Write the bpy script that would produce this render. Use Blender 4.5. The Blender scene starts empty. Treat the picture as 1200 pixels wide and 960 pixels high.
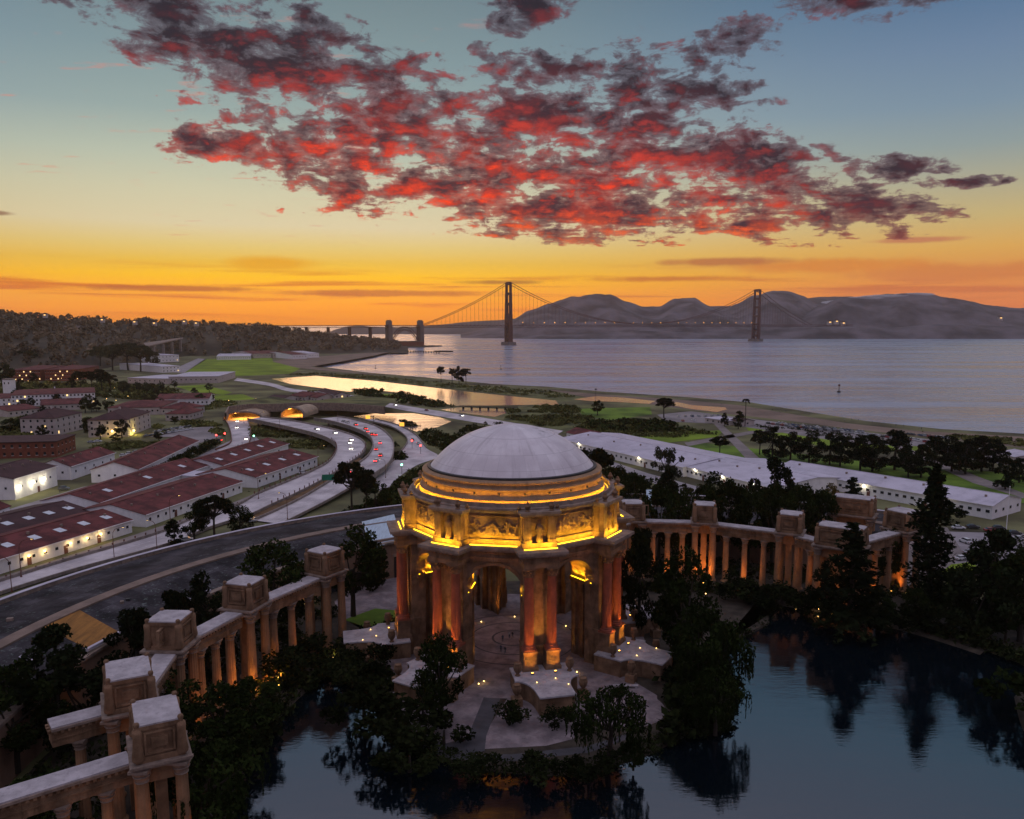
import bpy, bmesh, math, random
from mathutils import Vector, Matrix, noise as mnoise
R = math.radians
PI = math.pi
rnd = random.Random(7)
scene = bpy.context.scene
col = scene.collection

# ---------------------------------------------------------------- camera
FOC, PITCH, CAMZ, PPY = 945.0, R(8.0), 77.0, 512.0
cam_d = bpy.data.cameras.new("camera")
cam = bpy.data.objects.new("camera", cam_d); col.objects.link(cam)
cam.location = (0, 0, CAMZ)
cam.rotation_euler = (R(90) - PITCH, 0, 0)
cam_d.sensor_width = 36.0
cam_d.lens = 36.0 * FOC / 1200.0
cam_d.shift_y = (PPY - 480.0) / 1200.0
cam_d.clip_start = 1.0
cam_d.clip_end = 40000.0
scene.camera = cam

def at(px, py, z=4.5):
    """ground point (at height z) that the photograph shows at px, py"""
    t = (py - PPY) / FOC
    d = ((px - 600) / FOC, math.cos(PITCH) - t * math.sin(PITCH), -math.sin(PITCH) - t * math.cos(PITCH))
    s = (z - CAMZ) / d[2]
    return Vector((d[0] * s, d[1] * s, z))

def far(px, py, Y):
    """point at distance Y seen at px, py"""
    t = (py - PPY) / FOC
    d = ((px - 600) / FOC, math.cos(PITCH) - t * math.sin(PITCH), -math.sin(PITCH) - t * math.cos(PITCH))
    s = Y / d[1]
    return Vector((d[0] * s, Y, CAMZ + d[2] * s))

def lin(r, g, b):
    f = lambda c: (c / 255 / 12.92) if c <= 10 else ((c / 255 + 0.055) / 1.055) ** 2.4
    return (f(r), f(g), f(b), 1.0)

# ---------------------------------------------------------------- render settings
scene.render.engine = 'CYCLES'
scene.cycles.use_denoising = True
scene.cycles.max_bounces = 5
scene.cycles.diffuse_bounces = 3
scene.cycles.glossy_bounces = 3
scene.cycles.transmission_bounces = 2
scene.cycles.volume_bounces = 1
scene.cycles.transparent_max_bounces = 8
scene.cycles.sample_clamp_indirect = 4.0
scene.cycles.caustics_reflective = False
scene.cycles.caustics_refractive = False
scene.view_settings.view_transform = 'Standard'
scene.view_settings.look = 'None'
scene.view_settings.exposure = 0.1
scene.view_settings.gamma = 1.0

# ---------------------------------------------------------------- node helper
class NT:
    def __init__(s, tree): s.t = tree; s.n = tree.nodes; s.l = tree.links
    def new(s, typ, **kw):
        n = s.n.new(typ)
        for k, v in kw.items(): setattr(n, k, v)
        return n
    def put(s, sock, v):
        if isinstance(v, bpy.types.NodeSocket): s.l.new(v, sock)
        elif v is not None: sock.default_value = v
    def m(s, op, a, b=None, c=None, clamp=False):
        n = s.new('ShaderNodeMath', operation=op, use_clamp=clamp)
        s.put(n.inputs[0], a)
        if b is not None: s.put(n.inputs[1], b)
        if c is not None: s.put(n.inputs[2], c)
        return n.outputs[0]
    def vm(s, op, a, b=None, out=0):
        n = s.new('ShaderNodeVectorMath', operation=op)
        s.put(n.inputs[0], a)
        if b is not None: s.put(n.inputs[1], b)
        return n.outputs[out]
    def sep(s, v):
        n = s.new('ShaderNodeSeparateXYZ'); s.put(n.inputs[0], v); return n.outputs
    def comb(s, x, y, z):
        n = s.new('ShaderNodeCombineXYZ')
        for i, v in enumerate((x, y, z)): s.put(n.inputs[i], v)
        return n.outputs[0]
    def noise(s, v, scale, detail=4, rough=0.55, dist=0.0):
        n = s.new('ShaderNodeTexNoise')
        s.put(n.inputs['Vector'], v); s.put(n.inputs['Scale'], scale)
        n.inputs['Detail'].default_value = detail; n.inputs['Roughness'].default_value = rough
        n.inputs['Distortion'].default_value = dist
        return n.outputs['Fac']
    def ramp(s, f, stops, interp='LINEAR'):
        n = s.new('ShaderNodeValToRGB'); n.color_ramp.interpolation = interp
        e = n.color_ramp.elements
        while len(e) < len(stops): e.new(0.5)
        for i, (p, c) in enumerate(stops):
            e[i].position = p; e[i].color = c if len(c) == 4 else (*c, 1)
        s.put(n.inputs[0], f)
        return n.outputs[0]
    def step(s, f, a, b):
        n = s.new('ShaderNodeMapRange', interpolation_type='SMOOTHSTEP')
        s.put(n.inputs['Value'], f); s.put(n.inputs['From Min'], a); s.put(n.inputs['From Max'], b)
        return n.outputs[0]
    def mix(s, f, a, b):
        n = s.new('ShaderNodeMix', data_type='RGBA')
        s.put(n.inputs[0], f); s.put(n.inputs[6], a); s.put(n.inputs[7], b)
        return n.outputs[2]
    def map(s, v, loc=(0, 0, 0), rot=(0, 0, 0), sc=(1, 1, 1), typ='POINT'):
        n = s.new('ShaderNodeMapping', vector_type=typ)
        s.put(n.inputs[0], v); n.inputs[1].default_value = loc; n.inputs[2].default_value = rot; n.inputs[3].default_value = sc
        return n.outputs[0]

# ---------------------------------------------------------------- sky (afterglow, sun just under the horizon)
SUN_AZ = R(-10.0)          # the glow sits a little left of the bridge
world = bpy.data.worlds.new("World"); scene.world = world
world.use_nodes = True
w = NT(world.node_tree); w.n.clear()
gen = w.new('ShaderNodeTexCoord').outputs['Generated']
X, Y, Z = w.sep(gen)
hor = w.m('SQRT', w.m('ADD', w.m('MULTIPLY', X, X), w.m('MULTIPLY', Y, Y)))
az = w.m('MULTIPLY', w.m('ARCTAN2', X, Y), 57.2958)                 # degrees, right positive
el = w.m('MULTIPLY', w.m('ARCTAN2', Z, hor), 57.2958)
elf = w.m('DIVIDE', el, 40.0, clamp=True)
E = lambda y: min(1.0, max(0.0, math.degrees(math.atan((381 - y) / FOC)) / 40.0))
ZEN = [(0.62, lin(108, 146, 176)), (0.80, lin(150, 158, 184)), (1.0, lin(196, 190, 212))]
glow = w.ramp(elf, [(0.0, lin(222, 128, 8)), (E(362), lin(244, 150, 2)), (E(345), lin(254, 172, 2)), (E(329), lin(255, 194, 6)), (E(314), lin(240, 194, 70)), (E(297), lin(230, 202, 122)),
                    (E(275), lin(222, 208, 168)), (E(240), lin(208, 204, 172)), (E(205), lin(186, 194, 174)), (E(160), lin(152, 170, 166)), (E(100), lin(130, 152, 156)), (E(5), lin(108, 128, 136))] + ZEN)
away = w.ramp(elf, [(0.0, lin(206, 108, 50)), (E(352), lin(214, 122, 56)), (E(330), lin(220, 142, 66)), (E(305), lin(222, 168, 84)), (E(275), lin(200, 176, 118)),
                    (E(240), lin(172, 168, 142)), (E(205), lin(142, 156, 156)), (E(165), lin(122, 144, 162)), (E(110), lin(106, 130, 158)), (E(50), lin(80, 112, 146)), (E(0), lin(66, 94, 128))] + ZEN)
daz = w.m('ABSOLUTE', w.m('SUBTRACT', az, -14.0))
side = w.step(daz, 4.0, 46.0)
base = w.mix(side, glow, away)
back = w.step(daz, 60.0, 150.0)
base = w.mix(w.m('MULTIPLY', back, w.m('SUBTRACT', 1.0, w.step(el, 20.0, 50.0))), base, lin(128, 122, 146))
# low streaks across the glow
str_v = w.comb(w.m('MULTIPLY', az, 0.055), w.m('MULTIPLY', el, 1.5), 0.0)
st = w.noise(str_v, 1.0, 5, 0.55, 0.4)
st_m = w.m('MULTIPLY', w.step(st, 0.49, 0.66), w.m('MULTIPLY', w.step(el, 0.0, 0.9), w.m('SUBTRACT', 1.0, w.step(el, 2.6, 4.4))))
st_col = w.mix(w.step(az, -24.0, 20.0), lin(205, 96, 14), lin(196, 104, 52))
base = w.mix(w.m('MULTIPLY', st_m, 0.85), base, st_col)
# picture-free angular coordinates: degrees of azimuth and elevation in 1/945 rad units
ang = w.comb(w.m('MULTIPLY', az, FOC / 57.2958), w.m('MULTIPLY', el, FOC / 57.2958), 0.0)
wob = w.m('SUBTRACT', w.noise(ang, 0.012, 4, 0.6), 0.5)
def blob(px, py, rx, ry, rot=0.0):
    v = w.map(ang, loc=(math.atan((px - 600) / FOC) * FOC, math.atan((381 - py) / FOC) * FOC, 0), rot=(0, 0, R(rot)), sc=(rx, ry, 1), typ='TEXTURE')
    return w.m('SUBTRACT', 1.0, w.vm('LENGTH', v, out=1))
def union(lst):
    r = lst[0]
    for q in lst[1:]: r = w.m('MAXIMUM', r, q)
    return r
lent = w.step(w.m('ADD', blob(326, 316, 66, 11), w.m('MULTIPLY', wob, 0.8)), 0.0, 0.7)
base = w.mix(w.m('MULTIPLY', lent, 0.75), base, lin(232, 160, 14))
for (px, py, rx, ry, c) in ((215, 344, 130, 4.5, (168, 72, 24)), (440, 347, 150, 5, (176, 84, 26)), (590, 334, 60, 4, (150, 84, 40)), (1120, 330, 150, 12, (205, 120, 62)),
                            (780, 331, 110, 5, (188, 96, 40)), (960, 320, 120, 10, (216, 128, 52)), (840, 313, 100, 6, (176, 92, 60)), (10, 275, 22, 3.0, (130, 84, 66)), (1060, 296, 60, 4, (190, 110, 84))):
    b_ = w.step(w.m('ADD', blob(px, py, rx, ry), w.m('MULTIPLY', wob, 1.6)), 0.0, 0.7)
    base = w.mix(w.m('MULTIPLY', b_, 0.75), base, lin(*c))
# altocumulus sheet: noise on a plane overhead, seen in perspective
zz = w.m('ADD', w.m('MAXIMUM', Z, 0.0), 0.035)
cp = w.comb(w.m('DIVIDE', X, zz), w.m('DIVIDE', Y, zz), 0.0)
def dens(off):
    v = w.vm('ADD', cp, off)
    a = w.noise(w.map(v, sc=(0.8, 1.15, 1)), 1.15, 3, 0.5)
    b = w.noise(w.map(v, sc=(1.0, 1.25, 1)), 5.2, 6, 0.62, 0.5)
    va = w.vm('ADD', ang, w.map(off, sc=(160.0, -75.0, 1)))
    c = w.noise(w.map(va, rot=(0, 0, R(6)), sc=(1.0, 1.9, 1)), 0.030, 6, 0.66, 0.3)
    e = w.noise(w.map(va, loc=(17, 5, 0), rot=(0, 0, R(-4)), sc=(1.0, 2.3, 1)), 0.011, 3, 0.5, 0.2)
    return w.m('ADD', w.m('MULTIPLY', w.m('ADD', a, e), 0.34), w.m('ADD', w.m('MULTIPLY', b, 0.20), w.m('MULTIPLY', c, 0.62)))
reg = union([blob(545, 186, 335, 84, -3), blob(790, 240, 270, 44, -8), blob(320, 92, 250, 66, -16), blob(690, 140, 205, 72, 0), blob(420, 200, 200, 34, -4),
             blob(650, 255, 210, 40, -3), blob(832, 92, 70, 34, 10), w.m('ADD', blob(1018, 20, 75, 30, 4), 0.75), w.m('ADD', blob(342, 8, 52, 34, 0), 0.35), w.m('ADD', blob(622, 28, 48, 34, 0), 0.2), blob(880, 222, 150, 50, -12),
             w.m('ADD', blob(128, 32, 52, 22, -4), 0.35), blob(1112, 242, 44, 8, 0), blob(1040, 225, 60, 16, -6), blob(280, 190, 90, 22, 0), blob(900, 265, 180, 26, -4), blob(985, 262, 110, 26, -4)])
regs = w.m('ADD', w.m('MULTIPLY', w.m('ADD', reg, w.m('MULTIPLY', wob, 0.7)), 0.78), 0.2)
lift = w.ramp(regs, [(0.0, (0.08,) * 3), (0.16, (0.36,) * 3), (0.34, (0.53,) * 3), (0.6, (0.625,) * 3), (1.0, (0.72,) * 3)])
bias = w.m('MULTIPLY', w.m('SUBTRACT', lift, 0.5), 0.62)
d0 = w.m('ADD', dens((0, 0, 0)), bias)
d1 = w.m('ADD', dens((0.03, 0.16, 0)), bias)
cov = w.step(d0, 0.735, 0.80)
wisps = w.m('MULTIPLY', w.step(w.m('ADD', w.noise(w.map(cp, sc=(1.0, 2.0, 1)), 3.0, 6, 0.6), w.m('MULTIPLY', regs, 0.05)), 0.60, 0.72), w.m('SUBTRACT', 1.0, w.step(az, 2.0, 16.0)))
wisps = w.m('MULTIPLY', wisps, w.m('MULTIPLY', w.step(el, 3.0, 6.0), w.step(blob(240, 150, 420, 210), 0.0, 0.4)))
thick = w.step(d0, 0.76, 0.90)
under = w.step(w.m('SUBTRACT', d0, d1), -0.02, 0.20)          # lit from below and beyond
low = w.m('SUBTRACT', 1.0, w.step(w.m('ADD', el, w.m('MULTIPLY', w.m('MAXIMUM', az, 0.0), 0.22)), 9.0, 18.5))
big = w.step(w.noise(w.map(ang, loc=(40, 10, 0), sc=(1, 1.6, 1)), 0.0085, 4, 0.55), 0.40, 0.60)
lit = w.m('ADD', w.m('MULTIPLY', under, w.m('ADD', w.m('ADD', 0.05, w.m('MULTIPLY', big, 0.34)), w.m('MULTIPLY', low, 0.52))), w.m('MULTIPLY', low, w.m('MULTIPLY', w.step(w.noise(w.map(ang, loc=(3, 1, 0), sc=(1, 1.7, 1)), 0.016, 6, 0.65), 0.42, 0.62), 0.36)), clamp=True)
lit = w.m('MULTIPLY', lit, w.m('SUBTRACT', 1.0, w.m('MULTIPLY', w.step(az, 16.0, 24.0), 0.8)))
red = w.mix(low, lin(190, 62, 62), w.mix(w.step(el, 8.5, 5.5), lin(244, 64, 32), lin(248, 98, 40)))
dark = w.mix(low, lin(36, 34, 46), lin(58, 36, 50))
dark = w.mix(thick, w.mix(low, lin(92, 84, 96), lin(120, 70, 76)), dark)
ccol = w.mix(lit, dark, red)
sky = w.mix(w.m('MULTIPLY', wisps, 0.55), base, lin(218, 132, 112))
sky = w.mix(w.m('MULTIPLY', cov, w.m('ADD', 0.82, w.m('MULTIPLY', thick, 0.18))), sky, ccol)
nish = w.new('ShaderNodeTexSky', sky_type='NISHITA', sun_disc=False)
nish.sun_elevation = R(1.5); nish.sun_rotation = SUN_AZ; nish.air_density = 1.6; nish.dust_density = 2.0
bg1 = w.new('ShaderNodeBackground'); w.l.new(nish.outputs[0], bg1.inputs[0]); bg1.inputs[1].default_value = 0.05
SKYFAC = 1.0
bg2 = w.new('ShaderNodeBackground'); w.put(bg2.inputs[0], sky); bg2.inputs[1].default_value = 1.0; w.put(bg2.inputs[1], w.m('ADD', SKYFAC, w.m('MULTIPLY', w.m('SUBTRACT', 1.0, w.step(el, 0.3, 4.5)), 0.34)))
add = w.new('ShaderNodeMixShader'); add.inputs[0].default_value = 0.95
w.l.new(bg1.outputs[0], add.inputs[1]); w.l.new(bg2.outputs[0], add.inputs[2])
wo = w.new('ShaderNodeOutputWorld'); w.l.new(add.outputs[0], wo.inputs[0])
world.cycles.sampling_method = 'MANUAL'; world.cycles.sample_map_resolution = 1024

# last light of the sun, very low and weak
sd = bpy.data.lights.new("sun", 'SUN'); sd.energy = 0.10; sd.angle = R(12); sd.color = (1.0, 0.55, 0.30)
so = bpy.data.objects.new("sun", sd); col.objects.link(so)
so.rotation_euler = (R(90 - 2.5), 0, -SUN_AZ + PI)
so.rotation_euler = Vector((math.sin(SUN_AZ), math.cos(SUN_AZ), math.tan(R(2.5)))).to_track_quat('Z', 'Y').to_euler()

# ================================================================ helpers
class MB:
    """collects vertices and faces; build() links them as one mesh object"""
    def __init__(s): s.v = []; s.f = []; s.mi = []; s.sm = []; s.cur = 0; s.smooth = False
    def add(s, vs, fs):
        o = len(s.v); s.v.extend([tuple(q) for q in vs])
        for f in fs: s.f.append([i + o for i in f]); s.mi.append(s.cur); s.sm.append(s.smooth)
        return s
    def box(s, c, d, rz=0.0, taper=1.0):
        x, y, z = d[0] / 2, d[1] / 2, d[2] / 2; ca, sa = math.cos(rz), math.sin(rz); vs = []
        for zz, k in ((-z, 1.0), (z, taper)):
            for px, py in ((-x, -y), (x, -y), (x, y), (-x, y)):
                px *= k; py *= k
                vs.append((c[0] + px * ca - py * sa, c[1] + px * sa + py * ca, c[2] + zz))
        return s.add(vs, [(3, 2, 1, 0), (4, 5, 6, 7), (0, 1, 5, 4), (1, 2, 6, 5), (2, 3, 7, 6), (3, 0, 4, 7)])
    def prism(s, poly, z0, z1, inset=0.0, top=True):
        """vertical prism over a polygon (counter-clockwise), top may shrink towards the centroid"""
        n = len(poly); cx = sum(p[0] for p in poly) / n; cy = sum(p[1] for p in poly) / n
        vs = [(p[0], p[1], z0) for p in poly] + [(p[0] + (cx - p[0]) * inset, p[1] + (cy - p[1]) * inset, z1) for p in poly]
        fs = [(i, (i + 1) % n, n + (i + 1) % n, n + i) for i in range(n)]
        if top: fs.append(tuple(range(n, 2 * n)))
        fs.append(tuple(reversed(range(n))))
        return s.add(vs, fs)
    def lathe(s, prof, c=(0, 0, 0), seg=24, a0=0.0, a1=2 * PI, caps=False):
        full = abs(a1 - a0 - 2 * PI) < 1e-6; m = seg if full else seg + 1; vs = []
        for i in range(m):
            a = a0 + (a1 - a0) * i / seg
            for r, z in prof: vs.append((c[0] + r * math.cos(a), c[1] + r * math.sin(a), c[2] + z))
        k = len(prof); fs = []
        for i in range(seg):
            j = (i + 1) % m
            for q in range(k - 1): fs.append((i * k + q, j * k + q, j * k + q + 1, i * k + q + 1))
        s.add(vs, fs)
        if caps and full:
            s.add([(c[0] + prof[-1][0] * math.cos(2 * PI * i / seg), c[1] + prof[-1][0] * math.sin(2 * PI * i / seg), c[2] + prof[-1][1]) for i in range(seg)], [tuple(range(seg))])
        return s
    def tube(s, pts, r, seg=6, r2=None):
        pts = [Vector(p) for p in pts]; vs = []; fs = []; n = len(pts)
        for i, p in enumerate(pts):
            t = (pts[min(i + 1, n - 1)] - pts[max(i - 1, 0)]).normalized()
            u = t.cross(Vector((0, 0, 1)) if abs(t.z) < 0.95 else Vector((1, 0, 0))).normalized(); q = t.cross(u)
            rr = r if r2 is None else r + (r2 - r) * i / (n - 1)
            for k in range(seg):
                a = 2 * PI * k / seg; vs.append(p + (u * math.cos(a) + q * math.sin(a)) * rr)
        for i in range(n - 1):
            for k in range(seg):
                k2 = (k + 1) % seg; fs.append((i * seg + k, i * seg + k2, (i + 1) * seg + k2, (i + 1) * seg + k))
        fs.append(tuple(reversed(range(seg)))); fs.append(tuple(range((n - 1) * seg, n * seg)))
        return s.add(vs, fs)
    def ball(s, c, r, sub=1, sz=1.0, jit=0.0, rg=None):
        bm = bmesh.new(); bmesh.ops.create_icosphere(bm, subdivisions=sub, radius=1.0)
        vs = []
        for v in bm.verts:
            k = r * (1 + (rg.uniform(-jit, jit) if rg else 0)); vs.append((c[0] + v.co.x * k, c[1] + v.co.y * k, c[2] + v.co.z * k * sz))
        fs = [tuple(v.index for v in f.verts) for f in bm.faces]; bm.free()
        return s.add(vs, fs)
    def toothed(s, poly, z0, z1, pitch=0.75, depth=0.26):
        """a course of dentils: one prism whose outline steps in and out"""
        n = len(poly); area = sum(poly[i][0] * poly[(i + 1) % n][1] - poly[(i + 1) % n][0] * poly[i][1] for i in range(n)); sg = 1 if area > 0 else -1; pts = []
        for i in range(n):
            p, q = Vector(poly[i][:2]), Vector(poly[(i + 1) % n][:2]); L = (q - p).length; u = (q - p) / L; o = Vector((u.y, -u.x)) * (depth * sg); k = max(1, int(L / pitch)); pts.append(tuple(p))
            for j in range(k):
                a, b = p + u * (L * (j + 0.25) / k), p + u * (L * (j + 0.75) / k); pts += [tuple(a), tuple(a + o), tuple(b + o), tuple(b)]
        return s.prism(pts, z0, z1)
    def sheet(s, poly):
        return s.add(poly, [tuple(range(len(poly)))])
    def strip(s, a, b):
        n = len(a); return s.add(list(a) + list(b), [(i, i + 1, n + i + 1, n + i) for i in range(n - 1)])
    def mesh(s, name, mats):
        me = bpy.data.meshes.new(name); me.from_pydata(s.v, [], s.f)
        if not isinstance(mats, (list, tuple)): mats = [mats]
        for m in mats: me.materials.append(m)
        me.polygons.foreach_set('material_index', s.mi); me.polygons.foreach_set('use_smooth', s.sm)
        me.update(); return me
    def build(s, name, mats, parent=None, recalc=True):
        me = s.mesh(name, mats)
        if recalc and len(s.f) < 20000:
            bm = bmesh.new(); bm.from_mesh(me); bmesh.ops.recalc_face_normals(bm, faces=bm.faces); bm.to_mesh(me); bm.free()
        o = bpy.data.objects.new(name, me); col.objects.link(o)
        if parent is not None: o.parent = parent
        return o

KIDS = {}
def part(name, mb, mats, parent, label=None, recalc=True):
    o = mb.build(name, mats, parent, recalc); KIDS.setdefault(parent, []).append(o)
    if label: o['label'] = label
    return o
def share(name, me, parent, loc=(0, 0, 0), rz=0.0, label=None):
    """a part that shares mesh data with its fellows"""
    o = bpy.data.objects.new(name, me); col.objects.link(o); o.parent = parent; o.location = loc; o.rotation_euler = (0, 0, rz)
    KIDS.setdefault(parent, []).append(o)
    if label: o['label'] = label
    return o
LABELS = {}
def tag(o, label=None, cat=None, group=None, kind=None):
    if label:
        o['label'] = label
        LABELS.setdefault(label, []).append(group)
    if cat: o['category'] = cat
    if group: o['group'] = group
    if kind: o['kind'] = kind
    return o
def thing(name, label, cat, loc=(0, 0, 0), rz=0.0, group=None):
    o = bpy.data.objects.new(name, None); col.objects.link(o); o.empty_display_size = 0.5
    o.location = loc; o.rotation_euler = (0, 0, rz)
    return tag(o, label, cat, group)
def dup(root, loc, rz=0.0, label=None, group=None, sc=1.0):
    r = root.copy(); col.objects.link(r); r.location = loc; r.rotation_euler = (0, 0, rz); r.scale = (sc, sc, sc) if not isinstance(sc, tuple) else sc
    if label: tag(r, label)
    if group: r['group'] = group
    _kids(root, r); return r
def _kids(a, b):
    for ch in KIDS.get(a, []):
        c = ch.copy(); col.objects.link(c); c.parent = b; KIDS.setdefault(b, []).append(c); _kids(ch, c)
def structure(name, mb, mats, recalc=True):
    o = mb.build(name, mats, None, recalc); o['kind'] = 'structure'; return o
def drop(root):
    """remove a prototype that was only built to be copied"""
    for ch in KIDS.get(root, []): drop(ch)
    bpy.data.objects.remove(root)

def mat(name, c, rough=0.8, var=0.25, scale=0.5, bump=0.0, bscale=None, metal=0.0, spec=0.3, c2=None, stain=0.0, coord='Object', stretch=(1, 1, 1), rand=0.0):
    m = bpy.data.materials.new(name); m.use_nodes = True
    n = NT(m.node_tree); b = n.n['Principled BSDF']
    tc = n.new('ShaderNodeTexCoord').outputs[coord]
    v = n.map(tc, sc=stretch)
    f = n.noise(v, scale, 5, 0.6)
    lo = tuple(x * (1 - var) for x in c[:3]) + (1,); hi = tuple(min(1, x * (1 + var)) for x in (c2 or c)[:3]) + (1,)
    cc = n.mix(n.step(f, 0.3, 0.7), lo, hi)
    if stain:
        g = n.noise(n.map(tc, sc=(1, 1, 0.18)), scale * 2.3, 6, 0.65)
        cc = n.mix(n.m('MULTIPLY', n.step(g, 0.5, 0.72), stain), cc, tuple(x * 0.35 for x in c[:3]) + (1,))
    if rand:
        oi = n.new('ShaderNodeObjectInfo').outputs['Random']
        k = n.m('ADD', 1 - rand, n.m('MULTIPLY', oi, 2 * rand))
        cc = n.vm('MULTIPLY', cc, n.comb(k, k, k))
    n.put(b.inputs['Base Color'], cc)
    b.inputs['Roughness'].default_value = rough; b.inputs['Metallic'].default_value = metal
    b.inputs['Specular IOR Level'].default_value = spec
    if bump:
        bn = n.new('ShaderNodeBump'); bn.inputs['Strength'].default_value = bump; bn.inputs['Distance'].default_value = 0.2
        n.put(bn.inputs['Height'], n.noise(v, bscale or scale * 6, 5, 0.6)); n.l.new(bn.outputs[0], b.inputs['Normal'])
    return m
def emit(name, c, power):
    m = bpy.data.materials.new(name); m.use_nodes = True
    n = NT(m.node_tree); b = n.n['Principled BSDF']
    b.inputs['Base Color'].default_value = (0.1, 0.1, 0.1, 1)
    b.inputs['Emission Color'].default_value = (*c[:3], 1); b.inputs['Emission Strength'].default_value = power
    return m
def lamp(kind, loc, energy, c, rot=None, size=0.5, parent=None, target=None, spot=None, blend=0.5, shape=None, sy=None):
    d = bpy.data.lights.new("lamp", kind); d.energy = energy; d.color = c
    if kind == 'AREA':
        d.size = size
        if shape: d.shape = shape; d.size_y = sy
    elif kind in ('POINT', 'SPOT'): d.shadow_soft_size = size
    if kind == 'SPOT': d.spot_size = spot; d.spot_blend = blend
    o = bpy.data.objects.new("lamp", d); col.objects.link(o); o.location = loc
    if target is not None: o.rotation_euler = (Vector(target) - Vector(loc)).to_track_quat('-Z', 'Y').to_euler()
    if parent is not None: o.parent = parent
    return o

M = {}
M['stone'] = mat('weathered_stone', (0.175, 0.10, 0.055), 0.85, 0.32, 0.35, 0.6, 2.0, c2=(0.22, 0.132, 0.078), stain=0.7)
M['stone_pale'] = mat('pale_roof_stone', (0.40, 0.365, 0.38), 0.85, 0.2, 0.5, 0.3, stain=0.45)
M['ledge'] = mat('ledge_stone', (0.24, 0.18, 0.145), 0.8, 0.28, 0.6, stain=0.5)
M['red_col'] = mat('terracotta_column', (0.26, 0.075, 0.042), 0.7, 0.2, 0.5, 0.15, stain=0.3)
M['dome'] = None
M['asphalt'] = mat('asphalt', (0.45, 0.405, 0.42), 0.9, 0.2, 0.08, c2=(0.54, 0.495, 0.50))
M['street'] = mat('street_surface', (0.29, 0.265, 0.275), 0.9, 0.2, 0.08)
M['concrete'] = mat('barrier_concrete', (0.24, 0.20, 0.18), 0.85, 0.25, 0.5, stain=0.4)
M['line'] = mat('road_paint', (0.55, 0.53, 0.52), 0.7, 0.25, 1.0)
M['white'] = mat('white_wall_paint', (0.82, 0.79, 0.79), 0.7, 0.06, 0.4, stain=0.12)
M['cream'] = mat('cream_wall', (0.50, 0.43, 0.40), 0.8, 0.1, 0.4, stain=0.15)
M['red_roof'] = mat('red_shingle_roof', (0.095, 0.022, 0.022), 0.85, 0.35, 0.18, 0.3, 4.0, c2=(0.13, 0.032, 0.030), stain=0.35)
M['dull_roof'] = mat('brown_shingle_roof', (0.06, 0.026, 0.027), 0.85, 0.25, 0.2, 0.3, 4.0)
M['brick'] = mat('red_brick_wall', (0.20, 0.062, 0.038), 0.85, 0.2, 0.6, 0.2)
M['lav_roof'] = mat('white_membrane_roof', (0.50, 0.465, 0.535), 0.6, 0.14, 0.08, stain=0.35)
M['glass'] = mat('dark_window_glass', (0.02, 0.022, 0.028), 0.12, 0.1, 1.0, spec=0.6)
M['skylight'] = mat('skylight_glass', (0.62, 0.64, 0.68), 0.3, 0.1, 1.0, spec=0.5)
M['metal'] = mat('dark_metal', (0.05, 0.05, 0.05), 0.5, 0.2, 2.0, metal=0.6)
M['rust'] = mat('rusty_red_steel', (0.14, 0.055, 0.04), 0.7, 0.2, 2.0)
M['bark'] = mat('bark', (0.035, 0.027, 0.02), 0.9, 0.3, 1.5)
M['warmlamp'] = emit('warm_lamp_glow', (1.0, 0.62, 0.18), 6)
M['whitelamp'] = emit('white_lamp_glow', (1.0, 0.88, 0.55), 8)
M['orangelamp'] = emit('orange_lamp_glow', (1.0, 0.42, 0.06), 8)
M['redlamp'] = emit('red_lamp_glow', (1.0, 0.06, 0.05), 6)
M['greenlamp'] = emit('green_lamp_glow', (0.25, 1.0, 0.55), 5)
M['litwin'] = emit('lit_window', (1.0, 0.66, 0.25), 1.6)

# ================================================================ the setting
def px(points, z): return [at(a, b, z) for a, b in points]
def water(name, c, rough, sx, sy, bump, spec=0.5, ior=1.33):
    m = bpy.data.materials.new(name); m.use_nodes = True
    n = NT(m.node_tree); b = n.n['Principled BSDF']
    b.inputs['Base Color'].default_value = c; b.inputs['Roughness'].default_value = rough
    b.inputs['IOR'].default_value = ior; b.inputs['Specular IOR Level'].default_value = spec
    v = n.new('ShaderNodeTexCoord').outputs['Object']
    h = n.m('ADD', n.noise(n.map(v, sc=(sx, sy, 1)), 1.0, 4, 0.6), n.m('MULTIPLY', n.noise(n.map(v, rot=(0, 0, 0.5), sc=(sx * 0.23, sy * 0.23, 1)), 1.0, 3), 1.2))
    bn = n.new('ShaderNodeBump'); bn.inputs['Strength'].default_value = bump; bn.inputs['Distance'].default_value = 1.0
    n.put(bn.inputs['Height'], h); n.l.new(bn.outputs[0], b.inputs['Normal'])
    return m

shore_px = [(470, 411), (452, 414), (440, 417), (400, 424), (362, 430), (390, 434), (440, 439), (500, 444), (550, 449), (580, 452), (640, 455), (700, 460.5),
            (796, 467), (867, 473), (908, 480), (992, 494), (1075, 503), (1200, 510), (1420, 524)]
shore = px(shore_px, 0.0)
g = MB()
inner = []
for i, p in enumerate(shore):
    a = shore[max(i - 1, 0)]; b = shore[min(i + 1, len(shore) - 1)]
    t = (b - a); t.z = 0; t.normalize(); nrm = Vector((t.y, -t.x, 0))     # landward
    if nrm.y > 0.2 and i > 4: nrm = -nrm
    k = 26 if i > 5 else 14
    inner.append(p + nrm * k)
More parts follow.
